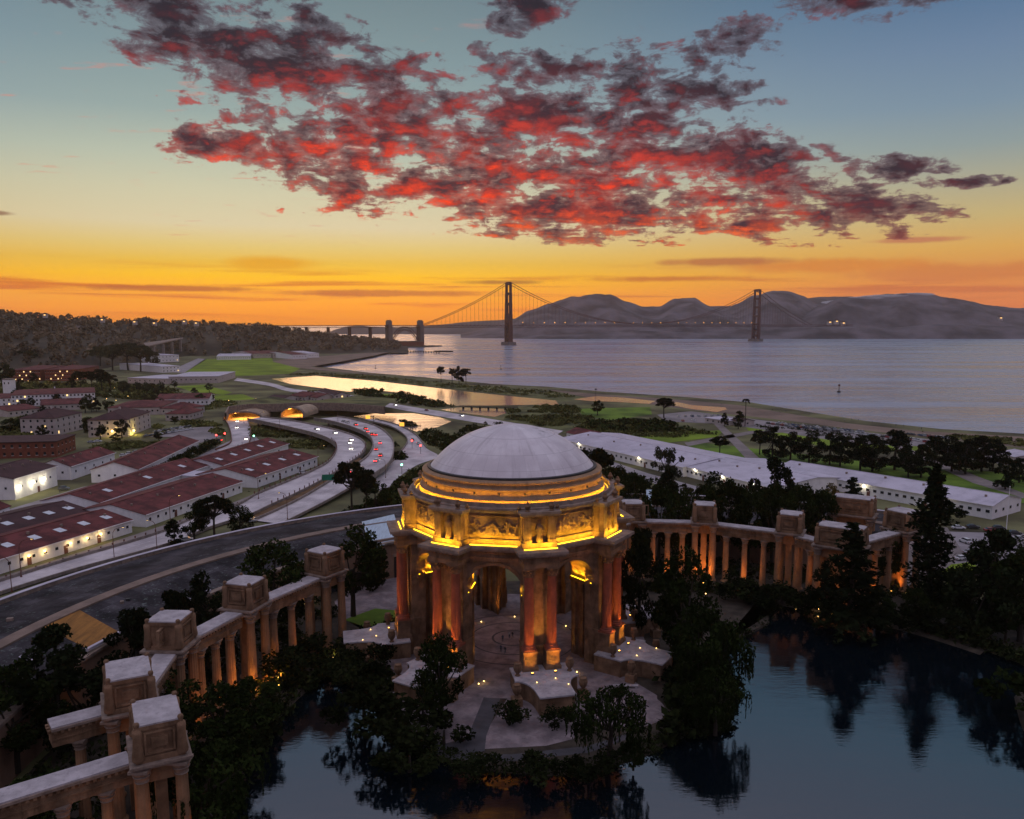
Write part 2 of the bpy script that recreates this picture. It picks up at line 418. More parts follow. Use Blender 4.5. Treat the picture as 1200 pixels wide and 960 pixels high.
# ground: one sheet, land side of the shore
land_out = [Vector((900, 300, 4.5)), Vector((700, -200, 4.5)), Vector((-700, -200, 4.5)), Vector((-2600, 1200, 4.5)), Vector((-2600, 3200, 4.5)), Vector((-1000, 3600, 4.5)), Vector((-420, 2900, 4.5))]
sh_top = [Vector((p.x - (30 if i == 4 else 0), p.y + (16 if i < 4 else 0 if i == 4 else -(34 if i > 5 else 14)), 4.5)) for i, p in enumerate(shore)]
poly = sh_top + land_out
g.sheet(poly)
g.strip([Vector((p.x, p.y, -2.0)) for p in shore], sh_top)
L_ = [land_out[-1], sh_top[0]]
g.strip([L_[0], L_[1]], [Vector((L_[0].x + 60, L_[0].y, -2)), Vector((shore[0].x, shore[0].y, -2))])
M['ground'] = mat('scrubby_ground', (0.085, 0.075, 0.04), 0.95, 0.5, 0.02, c2=(0.13, 0.13, 0.055))
structure('ground', g, M['ground'])
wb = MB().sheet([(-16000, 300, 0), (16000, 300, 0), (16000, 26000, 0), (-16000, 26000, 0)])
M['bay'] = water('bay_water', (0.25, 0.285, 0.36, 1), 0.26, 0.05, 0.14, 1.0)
def wind_lanes_ripple_shade(m, s1, s2, amt):
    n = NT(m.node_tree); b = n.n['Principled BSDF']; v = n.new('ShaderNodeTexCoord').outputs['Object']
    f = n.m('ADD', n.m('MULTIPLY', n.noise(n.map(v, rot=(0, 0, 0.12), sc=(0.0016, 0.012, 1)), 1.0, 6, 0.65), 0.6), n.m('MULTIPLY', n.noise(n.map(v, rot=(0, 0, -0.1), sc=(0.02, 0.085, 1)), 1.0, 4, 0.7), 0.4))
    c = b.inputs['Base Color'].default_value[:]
    n.put(b.inputs['Base Color'], n.mix(n.step(f, 0.38, 0.62), tuple(x * (1 - amt) for x in c[:3]) + (1,), tuple(x * (1 + amt) for x in c[:3]) + (1,)))  # light and dark ripple bands painted into the water's base colour
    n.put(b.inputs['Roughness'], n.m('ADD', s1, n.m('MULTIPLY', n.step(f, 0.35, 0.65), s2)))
wind_lanes_ripple_shade(M['bay'], 0.16, 0.22, 0.3)
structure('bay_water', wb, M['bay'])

def patch(name, pts, z, m): return structure(name, MB().sheet(px(pts, z)), m)
M['grass'] = mat('mown_grass', (0.13, 0.20, 0.010), 0.95, 0.25, 0.02, c2=(0.17, 0.25, 0.012))
M['dimgrass'] = mat('park_grass', (0.065, 0.125, 0.010), 0.95, 0.4, 0.04, c2=(0.105, 0.18, 0.014))
M['sand'] = mat('beach_sand', (0.20, 0.145, 0.11), 0.95, 0.25, 0.03)
M['path'] = mat('path_gravel', (0.22, 0.19, 0.18), 0.95, 0.2, 0.1)
M['parking'] = mat('car_park_surface', (0.25, 0.225, 0.225), 0.95, 0.25, 0.05)
M['scrub'] = mat('dune_scrub_ground', (0.06, 0.07, 0.026), 0.95, 0.5, 0.05, c2=(0.11, 0.115, 0.04))
M['pond'] = water('marsh_water', (0.16, 0.14, 0.15, 1), 0.13, 0.06, 0.16, 0.15)
# crissy-type flat land: beach, ponds, lawns
patch('beach_sand', [(470, 411.2), (420, 414.3), (336, 420.5), (318, 424), (330, 428.5), (355, 431.8), (386, 435), (436, 439), (440, 438.3), (392, 433), (364, 429.8), (402, 423.4), (440, 416.6), (452, 413.6)], 4.56, M['sand'])
patch('beach_sand', [(640, 456.5), (700, 462), (796, 468.5), (867, 475), (908, 482), (992, 496), (1075, 505), (1200, 512), (1420, 527), (1420, 560), (1200, 525), (1080, 512), (1000, 503), (930, 494), (880, 488), (840, 484), (760, 474), (690, 466)], 4.53, M['sand'])
patch('dune_scrub', [(330, 441), (366, 437), (440, 441), (500, 446.5), (560, 452), (640, 457.5), (690, 467), (660, 470), (580, 461), (500, 453), (440, 446), (380, 441.5), (318, 444)], 4.57, M['scrub'])
patch('dune_scrub', [(592, 486), (596, 480), (625, 475), (660, 474), (700, 474), (760, 492), (810, 500), (850, 512), (700, 512), (640, 505), (590, 492)], 4.58, M['scrub'])
patch('marsh_water', [(318, 444), (370, 440.5), (440, 446.5), (500, 453.5), (580, 462.5), (652, 469.5), (652, 473.5), (620, 474.5), (540, 476), (520, 474), (490, 466), (466, 460), (440, 457), (408, 459), (370, 454), (340, 450)], 4.62, M['pond'])
patch('marsh_water', [(516, 480), (538, 477.5), (590, 479.5), (594, 484), (580, 488.5), (556, 486), (530, 482.5)], 4.62, M['pond'])
patch('marsh_water', [(414, 488), (440, 484.5), (485, 484.5), (515, 489), (529, 494), (512, 501), (488, 506), (464, 497)], 4.62, M['pond'])
patch('marsh_water', [(672, 468), (698, 464.5), (730, 466), (768, 470), (761, 473.5), (722, 471), (690, 470)], 4.66, M['pond'])
patch('marsh_water', [(792, 471), (812, 475), (850, 477.5), (852, 480), (840, 483), (808, 479), (788, 475)], 4.66, M['pond'])
patch('marsh_water', [(630, 470), (652, 470.5), (655, 474.5), (632, 475)], 4.67, M['pond'])
patch('airfield_lawn', [(240, 421), (318, 418.5), (320, 424), (352, 432), (340, 438), (266, 441.5), (216, 437)], 4.6, M['grass'])
patch('lawn', [(206, 453), (240, 451), (272, 460), (262, 463), (225, 459)], 4.6, M['grass'])
patch('lawn', [(246, 463.5), (285, 462), (300, 468), (255, 470)], 4.6, M['grass'])
patch('lawn', [(440, 462), (466, 462), (496, 468), (470, 469)], 4.6, M['grass'])
patch('lawn', [(676, 479), (762, 477), (764, 486), (716, 492), (684, 488)], 4.63, M['dimgrass'])
patch('lawn', [(716, 512), (800, 506), (850, 504), (840, 512), (760, 522), (724, 520)], 4.63, M['grass'])
patch('lawn', [(806, 517), (1010, 540), (1200, 556), (1420, 580), (1420, 612), (1200, 590), (1120, 582), (1000, 566), (880, 546), (806, 532)], 4.63, M['dimgrass'])
patch('lawn', [(870, 496), (920, 502), (1000, 516), (1100, 522), (1080, 530), (960, 522), (880, 508)], 4.63, M['grass'])
patch('lawn', [(1100, 664), (1140, 658), (1150, 672), (1110, 684)], 4.63, M['grass'])
patch('parking_lot', [(770, 486), (810, 482), (842, 486), (880, 491), (1000, 505), (1100, 516), (1100, 524), (1000, 520), (910, 506), (850, 497), (780, 494)], 4.66, M['parking'])
patch('parking_lot', [(1110, 522), (1210, 530), (1420, 552), (1420, 568), (1200, 548), (1110, 534)], 4.66, M['parking'])
patch('path', [(884, 548), (900, 546), (840, 492), (834, 494)][::-1], 4.69, M['path'])
patch('path', [(1010, 507), (1016, 506), (1150, 560), (1200, 578), (1200, 584), (1140, 566)], 4.69, M['path'])
patch('path', [(802, 519), (880, 505), (950, 503), (950, 506), (884, 508), (806, 523)], 4.69, M['path'])
patch('airfield_road', [(196, 436), (216, 437), (242, 421), (232, 420)], 4.6, M['street'])
# streets on the city side
patch('street', [(0, 600), (96, 571), (205, 548), (262, 520), (275, 514), (300, 512), (318, 530), (262, 540), (240, 552), (205, 566), (120, 594), (0, 650), (-160, 690), (-160, 640)], 4.6, M['street'])
patch('parking_lot', [(150, 532), (170, 526), (218, 507), (250, 505), (262, 511), (238, 518), (200, 530), (160, 545)], 4.63, M['parking'])
patch('parking_lot', [(168, 512), (190, 503), (250, 500), (248, 508), (205, 512)], 4.66, M['parking'])
patch('street', [(560, 505), (700, 540), (800, 580), (900, 612), (1010, 640), (1100, 660), (1210, 665), (1420, 690), (1420, 640), (1210, 626), (1080, 622), (900, 592), (760, 555), (640, 515)], 4.6, M['street'])
patch('forecourt', [(1060, 622), (1110, 618), (1130, 650), (1106, 668), (1060, 690)], 4.64, M['path'])

# ---- hills: relief with a ridge line read off the skyline
def ridge_hill(name, prof, Dn, Dr, Db, m, seed, spur=0.25, nx=150, ny=26, base=-3.0, bumps=None):
    mb = MB(); mb.smooth = True
    x0, x1 = prof[0][0], prof[-1][0]
    def prof_y(x):
        for (a, ya), (b, yb) in zip(prof, prof[1:]):
            if a <= x <= b:
                k = (x - a) / (b - a); k = k * k * (3 - 2 * k) * 0.5 + k * 0.5; return ya + (yb - ya) * k
        return prof[-1][1]
    fn = lambda f, x: f(x) if callable(f) else f
    for i in range(nx + 1):
        x = x0 + (x1 - x0) * i / nx
        dn, dr, db = fn(Dn, x), fn(Dr, x), fn(Db, x)
        h = max(far(x, prof_y(x), dr).z, base + 1)
        for j in range(ny + 1):
            s = j / ny; Yd = dn + (db - dn) * s; xx = far(x, 400, dr).x * Yd / dr
            u = (Yd - dn) / (dr - dn) if Yd < dr else (db - Yd) / (db - dr)
            u = max(0.0, min(1.0, u)); k = u ** 0.8 * (1 - 0.25 * u) / 0.75 if Yd < dr else u ** 0.7
            q = Vector((xx * 0.0022 + seed, Yd * 0.0011, seed * 0.37))
            e = mnoise.fractal(q, 1.0, 2.0, 5) * spur * 4 * u * (1 - u) + mnoise.fractal(q * 5, 1.0, 2.0, 4) * 0.05 * u
            mb.v.append((xx, Yd, base + (h - base) * max(0.0, k * 1.0 + e * (0.6 if u < 1 else 0))))
    for i in range(nx):
        for j in range(ny):
            a = i * (ny + 1) + j; mb.f.append([a, a + ny + 1, a + ny + 2, a + 1]); mb.mi.append(0); mb.sm.append(True)
    return structure(name, mb, m, recalc=False)
M['hill'] = mat('headland_scrub', (0.052, 0.046, 0.055), 0.95, 0.5, 0.006, c2=(0.098, 0.085, 0.096))
M['hill_far'] = mat('far_headland', (0.06, 0.055, 0.06), 0.95, 0.3, 0.002)
ridge_hill('far_hills', [(380, 390), (405, 383), (420, 381), (436, 383), (470, 384), (520, 380), (545, 377), (560, 376), (580, 375), (620, 372), (700, 366), (760, 361), (800, 359), (850, 358), (900, 354), (950, 348), (975, 347), (1010, 348), (1050, 360), (1130, 380)], 5900, 6700, 7150, M['hill_far'], 3.1, 0.2)
ridge_hill('headland_hill', [(540, 391), (575, 384), (600, 375), (620, 364), (645, 355), (670, 348), (690, 345), (715, 345), (735, 353), (753, 359), (772, 359), (790, 349), (812, 349), (830, 359), (850, 366), (880, 374)], 4260, 5300, 6200, M['hill'], 1.7, 0.5)
ridge_hill('headland_hill', [(800, 382), (822, 368), (842, 363), (862, 356), (880, 346), (900, 341), (922, 341), (938, 347), (956, 356), (980, 354), (1000, 353), (1040, 352), (1080, 360)], 4420, 5600, 6600, M['hill'], 5.2, 0.55)
ridge_hill('headland_hill', [(930, 374), (957, 359), (985, 348), (1010, 347), (1030, 344), (1060, 343), (1085, 344), (1105, 349), (1130, 353), (1160, 358), (1200, 362), (1260, 368), (1340, 378)], 4300, 5000, 6000, M['hill'], 8.4, 0.5)
ridge_hill('headland_hill', [(600, 396), (640, 392), (700, 390), (760, 388), (820, 390), (872, 386), (930, 384), (990, 382), (1040, 384), (1100, 380), (1180, 382), (1260, 386)], 4080, 4330, 4800, M['hill'], 2.9, 0.7)
_wp = [(-120, 370), (0, 369), (40, 371), (75, 374), (110, 374), (140, 379), (170, 377), (215, 380), (250, 381), (300, 383), (340, 388), (372, 393), (400, 397), (430, 400), (460, 405), (478, 410)]
M['woodhill'] = mat('wooded_hill_ground', (0.035, 0.03, 0.02), 0.95, 0.5, 0.01, c2=(0.055, 0.045, 0.03))
ridge_hill('wooded_hill', _wp,
           lambda x: 1260 + 560 * min(1, max(0, (x - 110) / 110)) + max(0, x - 240) * 1.0, lambda x: 2000 + max(0, x) * 0.9, lambda x: 3200, M['woodhill'], 4.4, 0.2, 120, 24, 3.0)
# fog pouring over the far ridge
fm = bpy.data.materials.new('fog'); fm.use_nodes = True
n_ = NT(fm.node_tree); n_.n.remove(n_.n['Principled BSDF'])
vol = n_.new('ShaderNodeVolumePrincipled'); vol.inputs['Color'].default_value = (0.9, 0.88, 0.92, 1); vol.inputs['Density'].default_value = 0.012
n_.l.new(vol.outputs[0], n_.n['Material Output'].inputs['Volume'])
fb = MB(); fb.smooth = True
for (a, b, D, rx, ry, rz) in ((1008, 351, 5100, 120, 260, 18), (1035, 348.5, 5080, 150, 260, 17), (1065, 346, 5060, 120, 240, 12), (985, 354, 5120, 100, 220, 12)):
    c = far(a, b, D); o0 = len(fb.v); fb.ball((0, 0, 0), 1.0, 2)
    for q in range(o0, len(fb.v)): fb.v[q] = (c.x + fb.v[q][0] * rx, c.y + fb.v[q][1] * ry, c.z + fb.v[q][2] * rz)
fo = fb.build('fog_bank', fm); fo['kind'] = 'stuff'; fo['label'] = 'white fog spilling over the far ridge'
# ---- air
hz = bpy.data.materials.new('haze_air'); hz.use_nodes = True
n_ = NT(hz.node_tree); n_.n.remove(n_.n['Principled BSDF'])
vol = n_.new('ShaderNodeVolumePrincipled'); vol.inputs['Color'].default_value = (0.97, 0.85, 0.78, 1); vol.inputs['Density'].default_value = 0.000042; vol.inputs['Anisotropy'].default_value = 0.72
n_.l.new(vol.outputs[0], n_.n['Material Output'].inputs['Volume'])
hb = MB().box((0, 3450, 169), (13000, 7700, 350))
ho = hb.build('haze', hz); ho['kind'] = 'stuff'; ho['label'] = 'thin evening haze over the bay'

# ================================================================ lagoon, island and terraces
GZ, PZ = 4.5, 5.1
CX, CY = 35.0, 130.0                     # centre of the colonnade and hall arcs
RX, RY = 0.0, 178.0                      # rotunda
def arc(Rr, deg, z=0.0):
    a = R(deg); return Vector((CX + Rr * math.sin(a), CY + Rr * math.cos(a), z))
M['lagoon'] = water('lagoon_water', (0.002, 0.005, 0.008, 1), 0.02, 0.45, 1.5, 0.022, 0.5, 2.2)
lg = [arc(82, d, GZ + 0.1) for d in range(-180, 180, 5)]
lg = [Vector((p.x * 1.0, p.y if p.y > CY - 10 else CY - 10 + (p.y - CY + 10) * 1.9, p.z)) for p in lg]
structure('lagoon_water', MB().sheet(lg[::-1]), M['lagoon'])
M['pave'] = mat('pinkish_paving', (0.19, 0.155, 0.165), 0.88, 0.25, 0.35, c2=(0.235, 0.195, 0.20), stain=0.4)
M['pave_dark'] = mat('dark_paving', (0.07, 0.068, 0.075), 0.9, 0.2, 0.4)
M['soil'] = mat('bank_soil', (0.045, 0.036, 0.026), 0.95, 0.4, 0.4)
def land(name, poly, z, m, drop=1.4, grow=1.5):
    n = len(poly); cx = sum(p[0] for p in poly) / n; cy = sum(p[1] for p in poly) / n; out = []
    for p in poly:
        d = Vector((p[0] - cx, p[1] - cy)); L = d.length; out.append((p[0] + d.x / L * grow, p[1] + d.y / L * grow))
    mb = MB(); mb.sheet([(p[0], p[1], z) for p in poly]); mb.strip([(p[0], p[1], z) for p in poly + poly[:1]], [(p[0], p[1], z - drop) for p in out + out[:1]])
    return structure(name, mb, m)
isl_px = [(330, 770), (392, 790), (430, 800), (452, 830), (462, 858), (500, 882), (560, 898), (640, 905), (700, 900), (760, 880), (800, 860), (850, 850), (862, 800), (840, 760), (900, 730), (900, 690)]
isl = [tuple(at(a, b, PZ - 0.05)[:2]) for a, b in isl_px] + [(70, 200), (60, 225), (-52, 215), (-60, 180)]
land('island_ground', isl, PZ - 0.05, M['soil'])
# bank terraces that carry the colonnades
for d0, d1 in ((-128, -52), (-20, 62)):
    a = [arc(80, d) for d in range(d0, d1 + 1, 4)]; b = [arc(113.5, d) for d in range(d1, d0 - 1, -4)]
    mb = MB(); mb.strip([(p.x, p.y, PZ - 0.02) for p in a], [(p.x, p.y, PZ - 0.02) for p in b[::-1]])
    mb.strip([(p.x, p.y, PZ - 0.02) for p in a], [(arc(78, d).x, arc(78, d).y, GZ - 0.2) for d in range(d0, d1 + 1, 4)])
    structure('terrace_ground', mb, M['soil'])
def rot_pt(th, r, t=0.0, z=0.0):
    """point at bearing th (degrees from the camera side, right positive), radius r, tangential offset t"""
    a = R(th); return Vector((RX + r * math.sin(a) + t * math.cos(a), RY - r * math.cos(a) + t * math.sin(a), z))
def loc_pt(th, r, t=0.0, z=0.0):
    p = rot_pt(th, r, t, z); return Vector((p.x - RX, p.y - RY, z))
pl = MB(); pl.lathe([(0.01, 0), (30.5, 0)], (RX, RY, PZ), 48)
structure('plaza_paving', pl, M['pave'])
for r0, r1 in ((4.2, 4.7), (9.4, 9.8), (14.6, 15.0)):
    structure('paving_ring', MB().lathe([(r0, 0), (r1, 0)], (RX, RY, PZ + 0.006), 48), M['pave_dark'])
patch('plaza_paving', [(455, 815), (470, 806), (560, 790), (600, 792), (560, 868), (523, 880), (490, 868), (466, 846)], PZ - 0.03, M['pave'])
patch('plaza_paving', [(612, 792), (700, 800), (700, 815), (672, 866), (640, 874), (564, 878), (566, 862)], PZ - 0.02, M['pave'])
c_ = at(732, 829, PZ)
structure('plaza_paving', MB().lathe([(0.01, 0), (7.6, 0)], (c_.x, c_.y, PZ - 0.026), 36), M['pave'])
patch('plaza_paving', [(700, 800), (732, 792), (770, 815), (770, 840), (700, 850), (670, 830)], PZ - 0.034, M['pave'])
patch('path_dark', [(578, 790), (597, 790), (570, 862), (568, 880), (540, 886), (480, 870), (462, 858), (470, 852), (520, 872), (548, 864)], PZ - 0.01, M['pave_dark'])
patch('path_dark', [(480, 872), (540, 884), (600, 884), (690, 874), (740, 858), (742, 864), (690, 882), (600, 892), (530, 890)], PZ - 0.014, M['pave_dark'])
patch('path', [(384, 760), (400, 752), (440, 700), (470, 690), (470, 745), (440, 770), (400, 775)], PZ - 0.03, M['pave'])
patch('path', [(405, 778), (455, 800), (470, 800), (470, 790), (430, 776)], PZ - 0.036, M['pave'])
patch('forecourt', [(392, 705), (440, 668), (480, 664), (480, 720), (430, 738), (400, 735)], PZ - 0.038, M['pave'])
patch('lawn', [(404, 726), (440, 713), (470, 716), (468, 735), (430, 741)], PZ - 0.02, M['dimgrass'])

# ================================================================ the rotunda
CORN = [13 + 45 * k for k in range(-3, 5)]
C225, S225 = math.cos(R(22.5)), math.sin(R(22.5))
rot = thing('rotunda', 'domed octagonal stone rotunda lit amber on the island', 'rotunda', (RX, RY, 0))
def outline(a, tw, rc):
    pts = []
    for th in CORN:
        rf = (a - tw * S225) / C225
        for t, r in ((-tw, rf), (-tw, rc), (tw, rc), (tw, rf)): p = loc_pt(th, r, t); pts.append((p.x, p.y))
    return pts
M['dome'] = None
def dome_mat():
    m = bpy.data.materials.new('dome_membrane'); m.use_nodes = True
    n = NT(m.node_tree); b = n.n['Principled BSDF']
    tc = n.new('ShaderNodeTexCoord').outputs['Object']; x, y, z = n.sep(tc)
    ang_ = n.m('MULTIPLY', n.m('ARCTAN2', x, y), 1 / (2 * PI))
    seam = n.m('ABSOLUTE', n.m('SUBTRACT', n.m('FRACT', n.m('MULTIPLY', ang_, 36.0)), 0.5))
    ring = n.m('ABSOLUTE', n.m('SUBTRACT', n.m('FRACT', n.m('MULTIPLY', z, 0.36)), 0.5))
    seams = n.m('MAXIMUM', n.step(seam, 0.482, 0.5), n.step(ring, 0.475, 0.5))
    cell = n.m('ADD', n.m('FLOOR', n.m('MULTIPLY', ang_, 36.0)), n.m('MULTIPLY', n.m('FLOOR', n.m('MULTIPLY', z, 0.36)), 7.31))
    wn = n.new('ShaderNodeTexWhiteNoise', noise_dimensions='1D'); n.put(wn.inputs['W'], cell)
    g = n.noise(tc, 0.22, 6, 0.6)
    streak = n.noise(n.comb(n.m('MULTIPLY', ang_, 90.0), n.m('MULTIPLY', z, 0.12), 0.0), 1.0, 5, 0.6)
    c = n.mix(n.step(g, 0.35, 0.7), (0.60, 0.55, 0.57, 1), (0.74, 0.70, 0.72, 1))
    c = n.mix(n.m('MULTIPLY', wn.outputs[0], 0.35), c, (0.48, 0.44, 0.47, 1))
    c = n.mix(n.m('MULTIPLY', n.step(streak, 0.52, 0.75), 0.4), c, (0.25, 0.22, 0.22, 1))
    st_ = n.m('MULTIPLY', n.step(n.vm('LENGTH', n.vm('SUBTRACT', n.vm('MULTIPLY', tc, (0.28, 0.11, 0.0)), (1.85, -0.1, 0.0)), out=1), 0.75, 0.1), n.step(n.noise(tc, 0.6, 6, 0.7), 0.46, 0.62))
    c = n.mix(n.m('MULTIPLY', st_, 0.75), c, (0.08, 0.08, 0.085, 1))
    c = n.mix(n.m('MULTIPLY', seams, 0.35), c, (0.16, 0.14, 0.15, 1))
    n.put(b.inputs['Base Color'], c); b.inputs['Roughness'].default_value = 0.55; b.inputs['Specular IOR Level'].default_value = 0.35
    return m
M['dome'] = dome_mat()
mb = MB(); mb.smooth = True
Rs = 23.0; a0 = math.asin(18.15 / Rs); prof = []
for i in range(20):
    a = a0 * (1 - i / 19); prof.append((max(0.02, Rs * math.sin(a)), 45.95 + Rs * (math.cos(a) - math.cos(a0))))
mb.lathe(prof, (0, 0, 0), 72); part('dome', mb, M['dome'], rot)
mb = MB().lathe([(18.0, 45.6), (18.85, 45.6), (18.85, 46.05), (18.3, 46.15), (18.3, 45.97), (18.0, 45.97)], (0, 0, 0), 72); part('dome_rim', mb, M['metal'], rot)
M['drum'] = mat('drum_stone', (0.30, 0.19, 0.11), 0.8, 0.2, 0.4, stain=0.5)
mb = MB().lathe([(20.6, 40.8), (20.6, 41.9), (20.3, 42.0), (20.0, 42.5), (19.85, 42.6), (19.85, 43.6), (20.1, 43.7), (20.1, 44.0), (19.75, 44.25), (19.75, 44.9), (20.0, 45.0), (20.0, 45.35), (19.3, 45.6), (18.5, 45.75), (18.0, 45.4)], (0, 0, 0), 72)
part('drum', mb, M['drum'], rot)
for k in range(24):
    a = 2 * PI * (k + 0.5) / 24
    mb = MB().ball((19.88 * math.cos(a), 19.88 * math.sin(a), 43.1), 0.26, 1)
    part('drum_boss', mb, M['metal'], rot)
# attic and entablature in courses
def course(name, a, tw, rc, z0, z1, m): return part(name, MB().prism(outline(a, tw, rc), z0, z1), m, rot)
course('architrave', 21.8, 3.7, 26.3, 29.7, 30.6, M['stone'])
course('frieze', 21.65, 3.55, 26.1, 30.6, 31.6, M['stone'])
part('dentil_course', MB().toothed(outline(21.8, 3.7, 26.25), 31.6, 32.06), M['stone'], rot)
course('cornice', 22.9, 4.6, 27.2, 32.05, 32.55, M['ledge'])
course('cornice', 23.4, 5.0, 27.7, 32.55, 33.15, M['ledge'])
course('attic_base', 21.7, 3.6, 24.6, 33.15, 34.3, M['stone'])
course('attic', 21.35, 3.4, 23.3, 34.3, 39.7, M['stone'])
course('attic_cornice', 22.0, 3.9, 24.9, 39.7, 40.1, M['ledge'])
course('attic_cornice', 22.3, 4.2, 25.2, 40.1, 40.6, M['ledge'])
mb = MB().lathe([(23.0, 40.5), (22.95, 40.9), (22.2, 40.95), (22.2, 41.75), (21.8, 41.75), (21.8, 40.7), (19.8, 40.75)], (0, 0, 0), 64); part('roof_step', mb, M['ledge'], rot)
# attic pilasters, standing figures in the corner bays, finials
fig = MB(); fig.smooth = True
fig.lathe([(0.5, 0), (0.62, 0.15), (0.55, 0.7), (0.44, 1.5), (0.52, 2.0), (0.58, 2.55), (0.5, 2.85), (0.2, 3.0), (0.17, 3.15), (0.27, 3.3), (0.3, 3.5), (0.22, 3.72), (0.02, 3.8)], (0, 0, 0), 12)
fig.tube([(0.5, 0, 2.7), (0.68, -0.1, 2.1), (0.42, -0.45, 1.7)], 0.16, 6, 0.12); fig.tube([(-0.5, 0, 2.7), (-0.7, -0.1, 2.1), (-0.5, -0.3, 1.5)], 0.16, 6, 0.12)
fig_me = fig.mesh('attic_figure', M['stone'])
fin = MB(); fin.lathe([(0.4, 0), (0.55, 0.1), (0.3, 0.35), (0.55, 0.75), (0.62, 1.1), (0.4, 1.35), (0.3, 1.5), (0.32, 1.7), (0.02, 1.95)], (0, 0, 0), 10)
fin_me = fin.mesh('finial', M['stone'])
pil = MB().box((0, 0, 36.95), (1.5, 1.1, 5.3)).box((0, -0.08, 34.6), (1.7, 1.2, 0.6)).box((0, -0.06, 39.4), (1.72, 1.2, 0.5))
pil_me = pil.mesh('attic_pilaster', M['stone'])
for th in CORN:
    for t in (-2.45, 2.45):
        p = loc_pt(th, 23.85, t); share('attic_pilaster', pil_me, rot, (p.x, p.y, 0), R(th))
        p = loc_pt(th, 24.2, t, 40.6); share('finial', fin_me, rot, p, R(th))
    p = loc_pt(th, 23.9, 0, 34.3); share('attic_figure', fig_me, rot, p, R(th)).scale = (1.25, 1.25, 1.2)
    for s in (-1, 1):
        p = loc_pt(th, 23.1, s * 3.9, 40.6); share('finial', fin_me, rot, p, R(th)).scale = (0.7, 0.7, 0.55)
# relief panels
for k, th in enumerate(CORN):
    fth = th + 22.5; rg = random.Random(20 + k); blobs = []
    for i in range(13):
        u = -4.6 + 9.2 * (i + rg.uniform(0.2, 0.8)) / 13; ln = rg.uniform(-1.5, 1.5); hh = rg.uniform(1.5, 3.0)
        for j in range(5): blobs.append((u + ln * j / 4, 0.2 + hh * j / 5, 0.42 - 0.04 * j, 0.5, rg.uniform(0.34, 0.52)))
        blobs.append((u + ln * 1.15, hh + 0.15, 0.26, 0.3, 0.5))
        for s in (-1, 1): blobs.append((u + ln + s * 0.5, hh * rg.uniform(0.5, 0.9), 0.55, 0.17, 0.34)); blobs.append((u + s * 0.35, 0.4, 0.22, 0.6, 0.36))
    nx, nz = 88, 34; mb = MB(); mb.smooth = True
    for i in range(nx + 1):
        for j in range(nz + 1):
            u = -5 + 10 * i / nx; z = 3.4 * j / nz; h = 0.0
            for bu, bz, ru, rz_, bh in blobs:
                d = ((u - bu) / ru) ** 2 + ((z - bz) / rz_) ** 2
                if d < 1: h = max(h, bh * math.sqrt(1 - d))
            p = loc_pt(fth, 21.45 + h, u, 35.3 + z); mb.v.append(tuple(p))
    for i in range(nx):
        for j in range(nz):
            a = i * (nz + 1) + j; mb.f.append([a, a + nz + 1, a + nz + 2, a + 1]); mb.mi.append(0); mb.sm.append(True)
    pn = part('relief_panel', mb, M['stone'], rot, recalc=False)
    mb = MB()
    for (u, z, w_, h_) in ((0, 35.1, 10.7, 0.28), (0, 38.9, 10.7, 0.28), (-5.2, 37.0, 0.28, 3.52), (5.2, 37.0, 0.28, 3.52)):
        p = loc_pt(fth, 21.5, u, z); mb.box(p, (w_, 0.4, h_), R(fth))
    part('panel_frame', mb, M['stone'], pn)
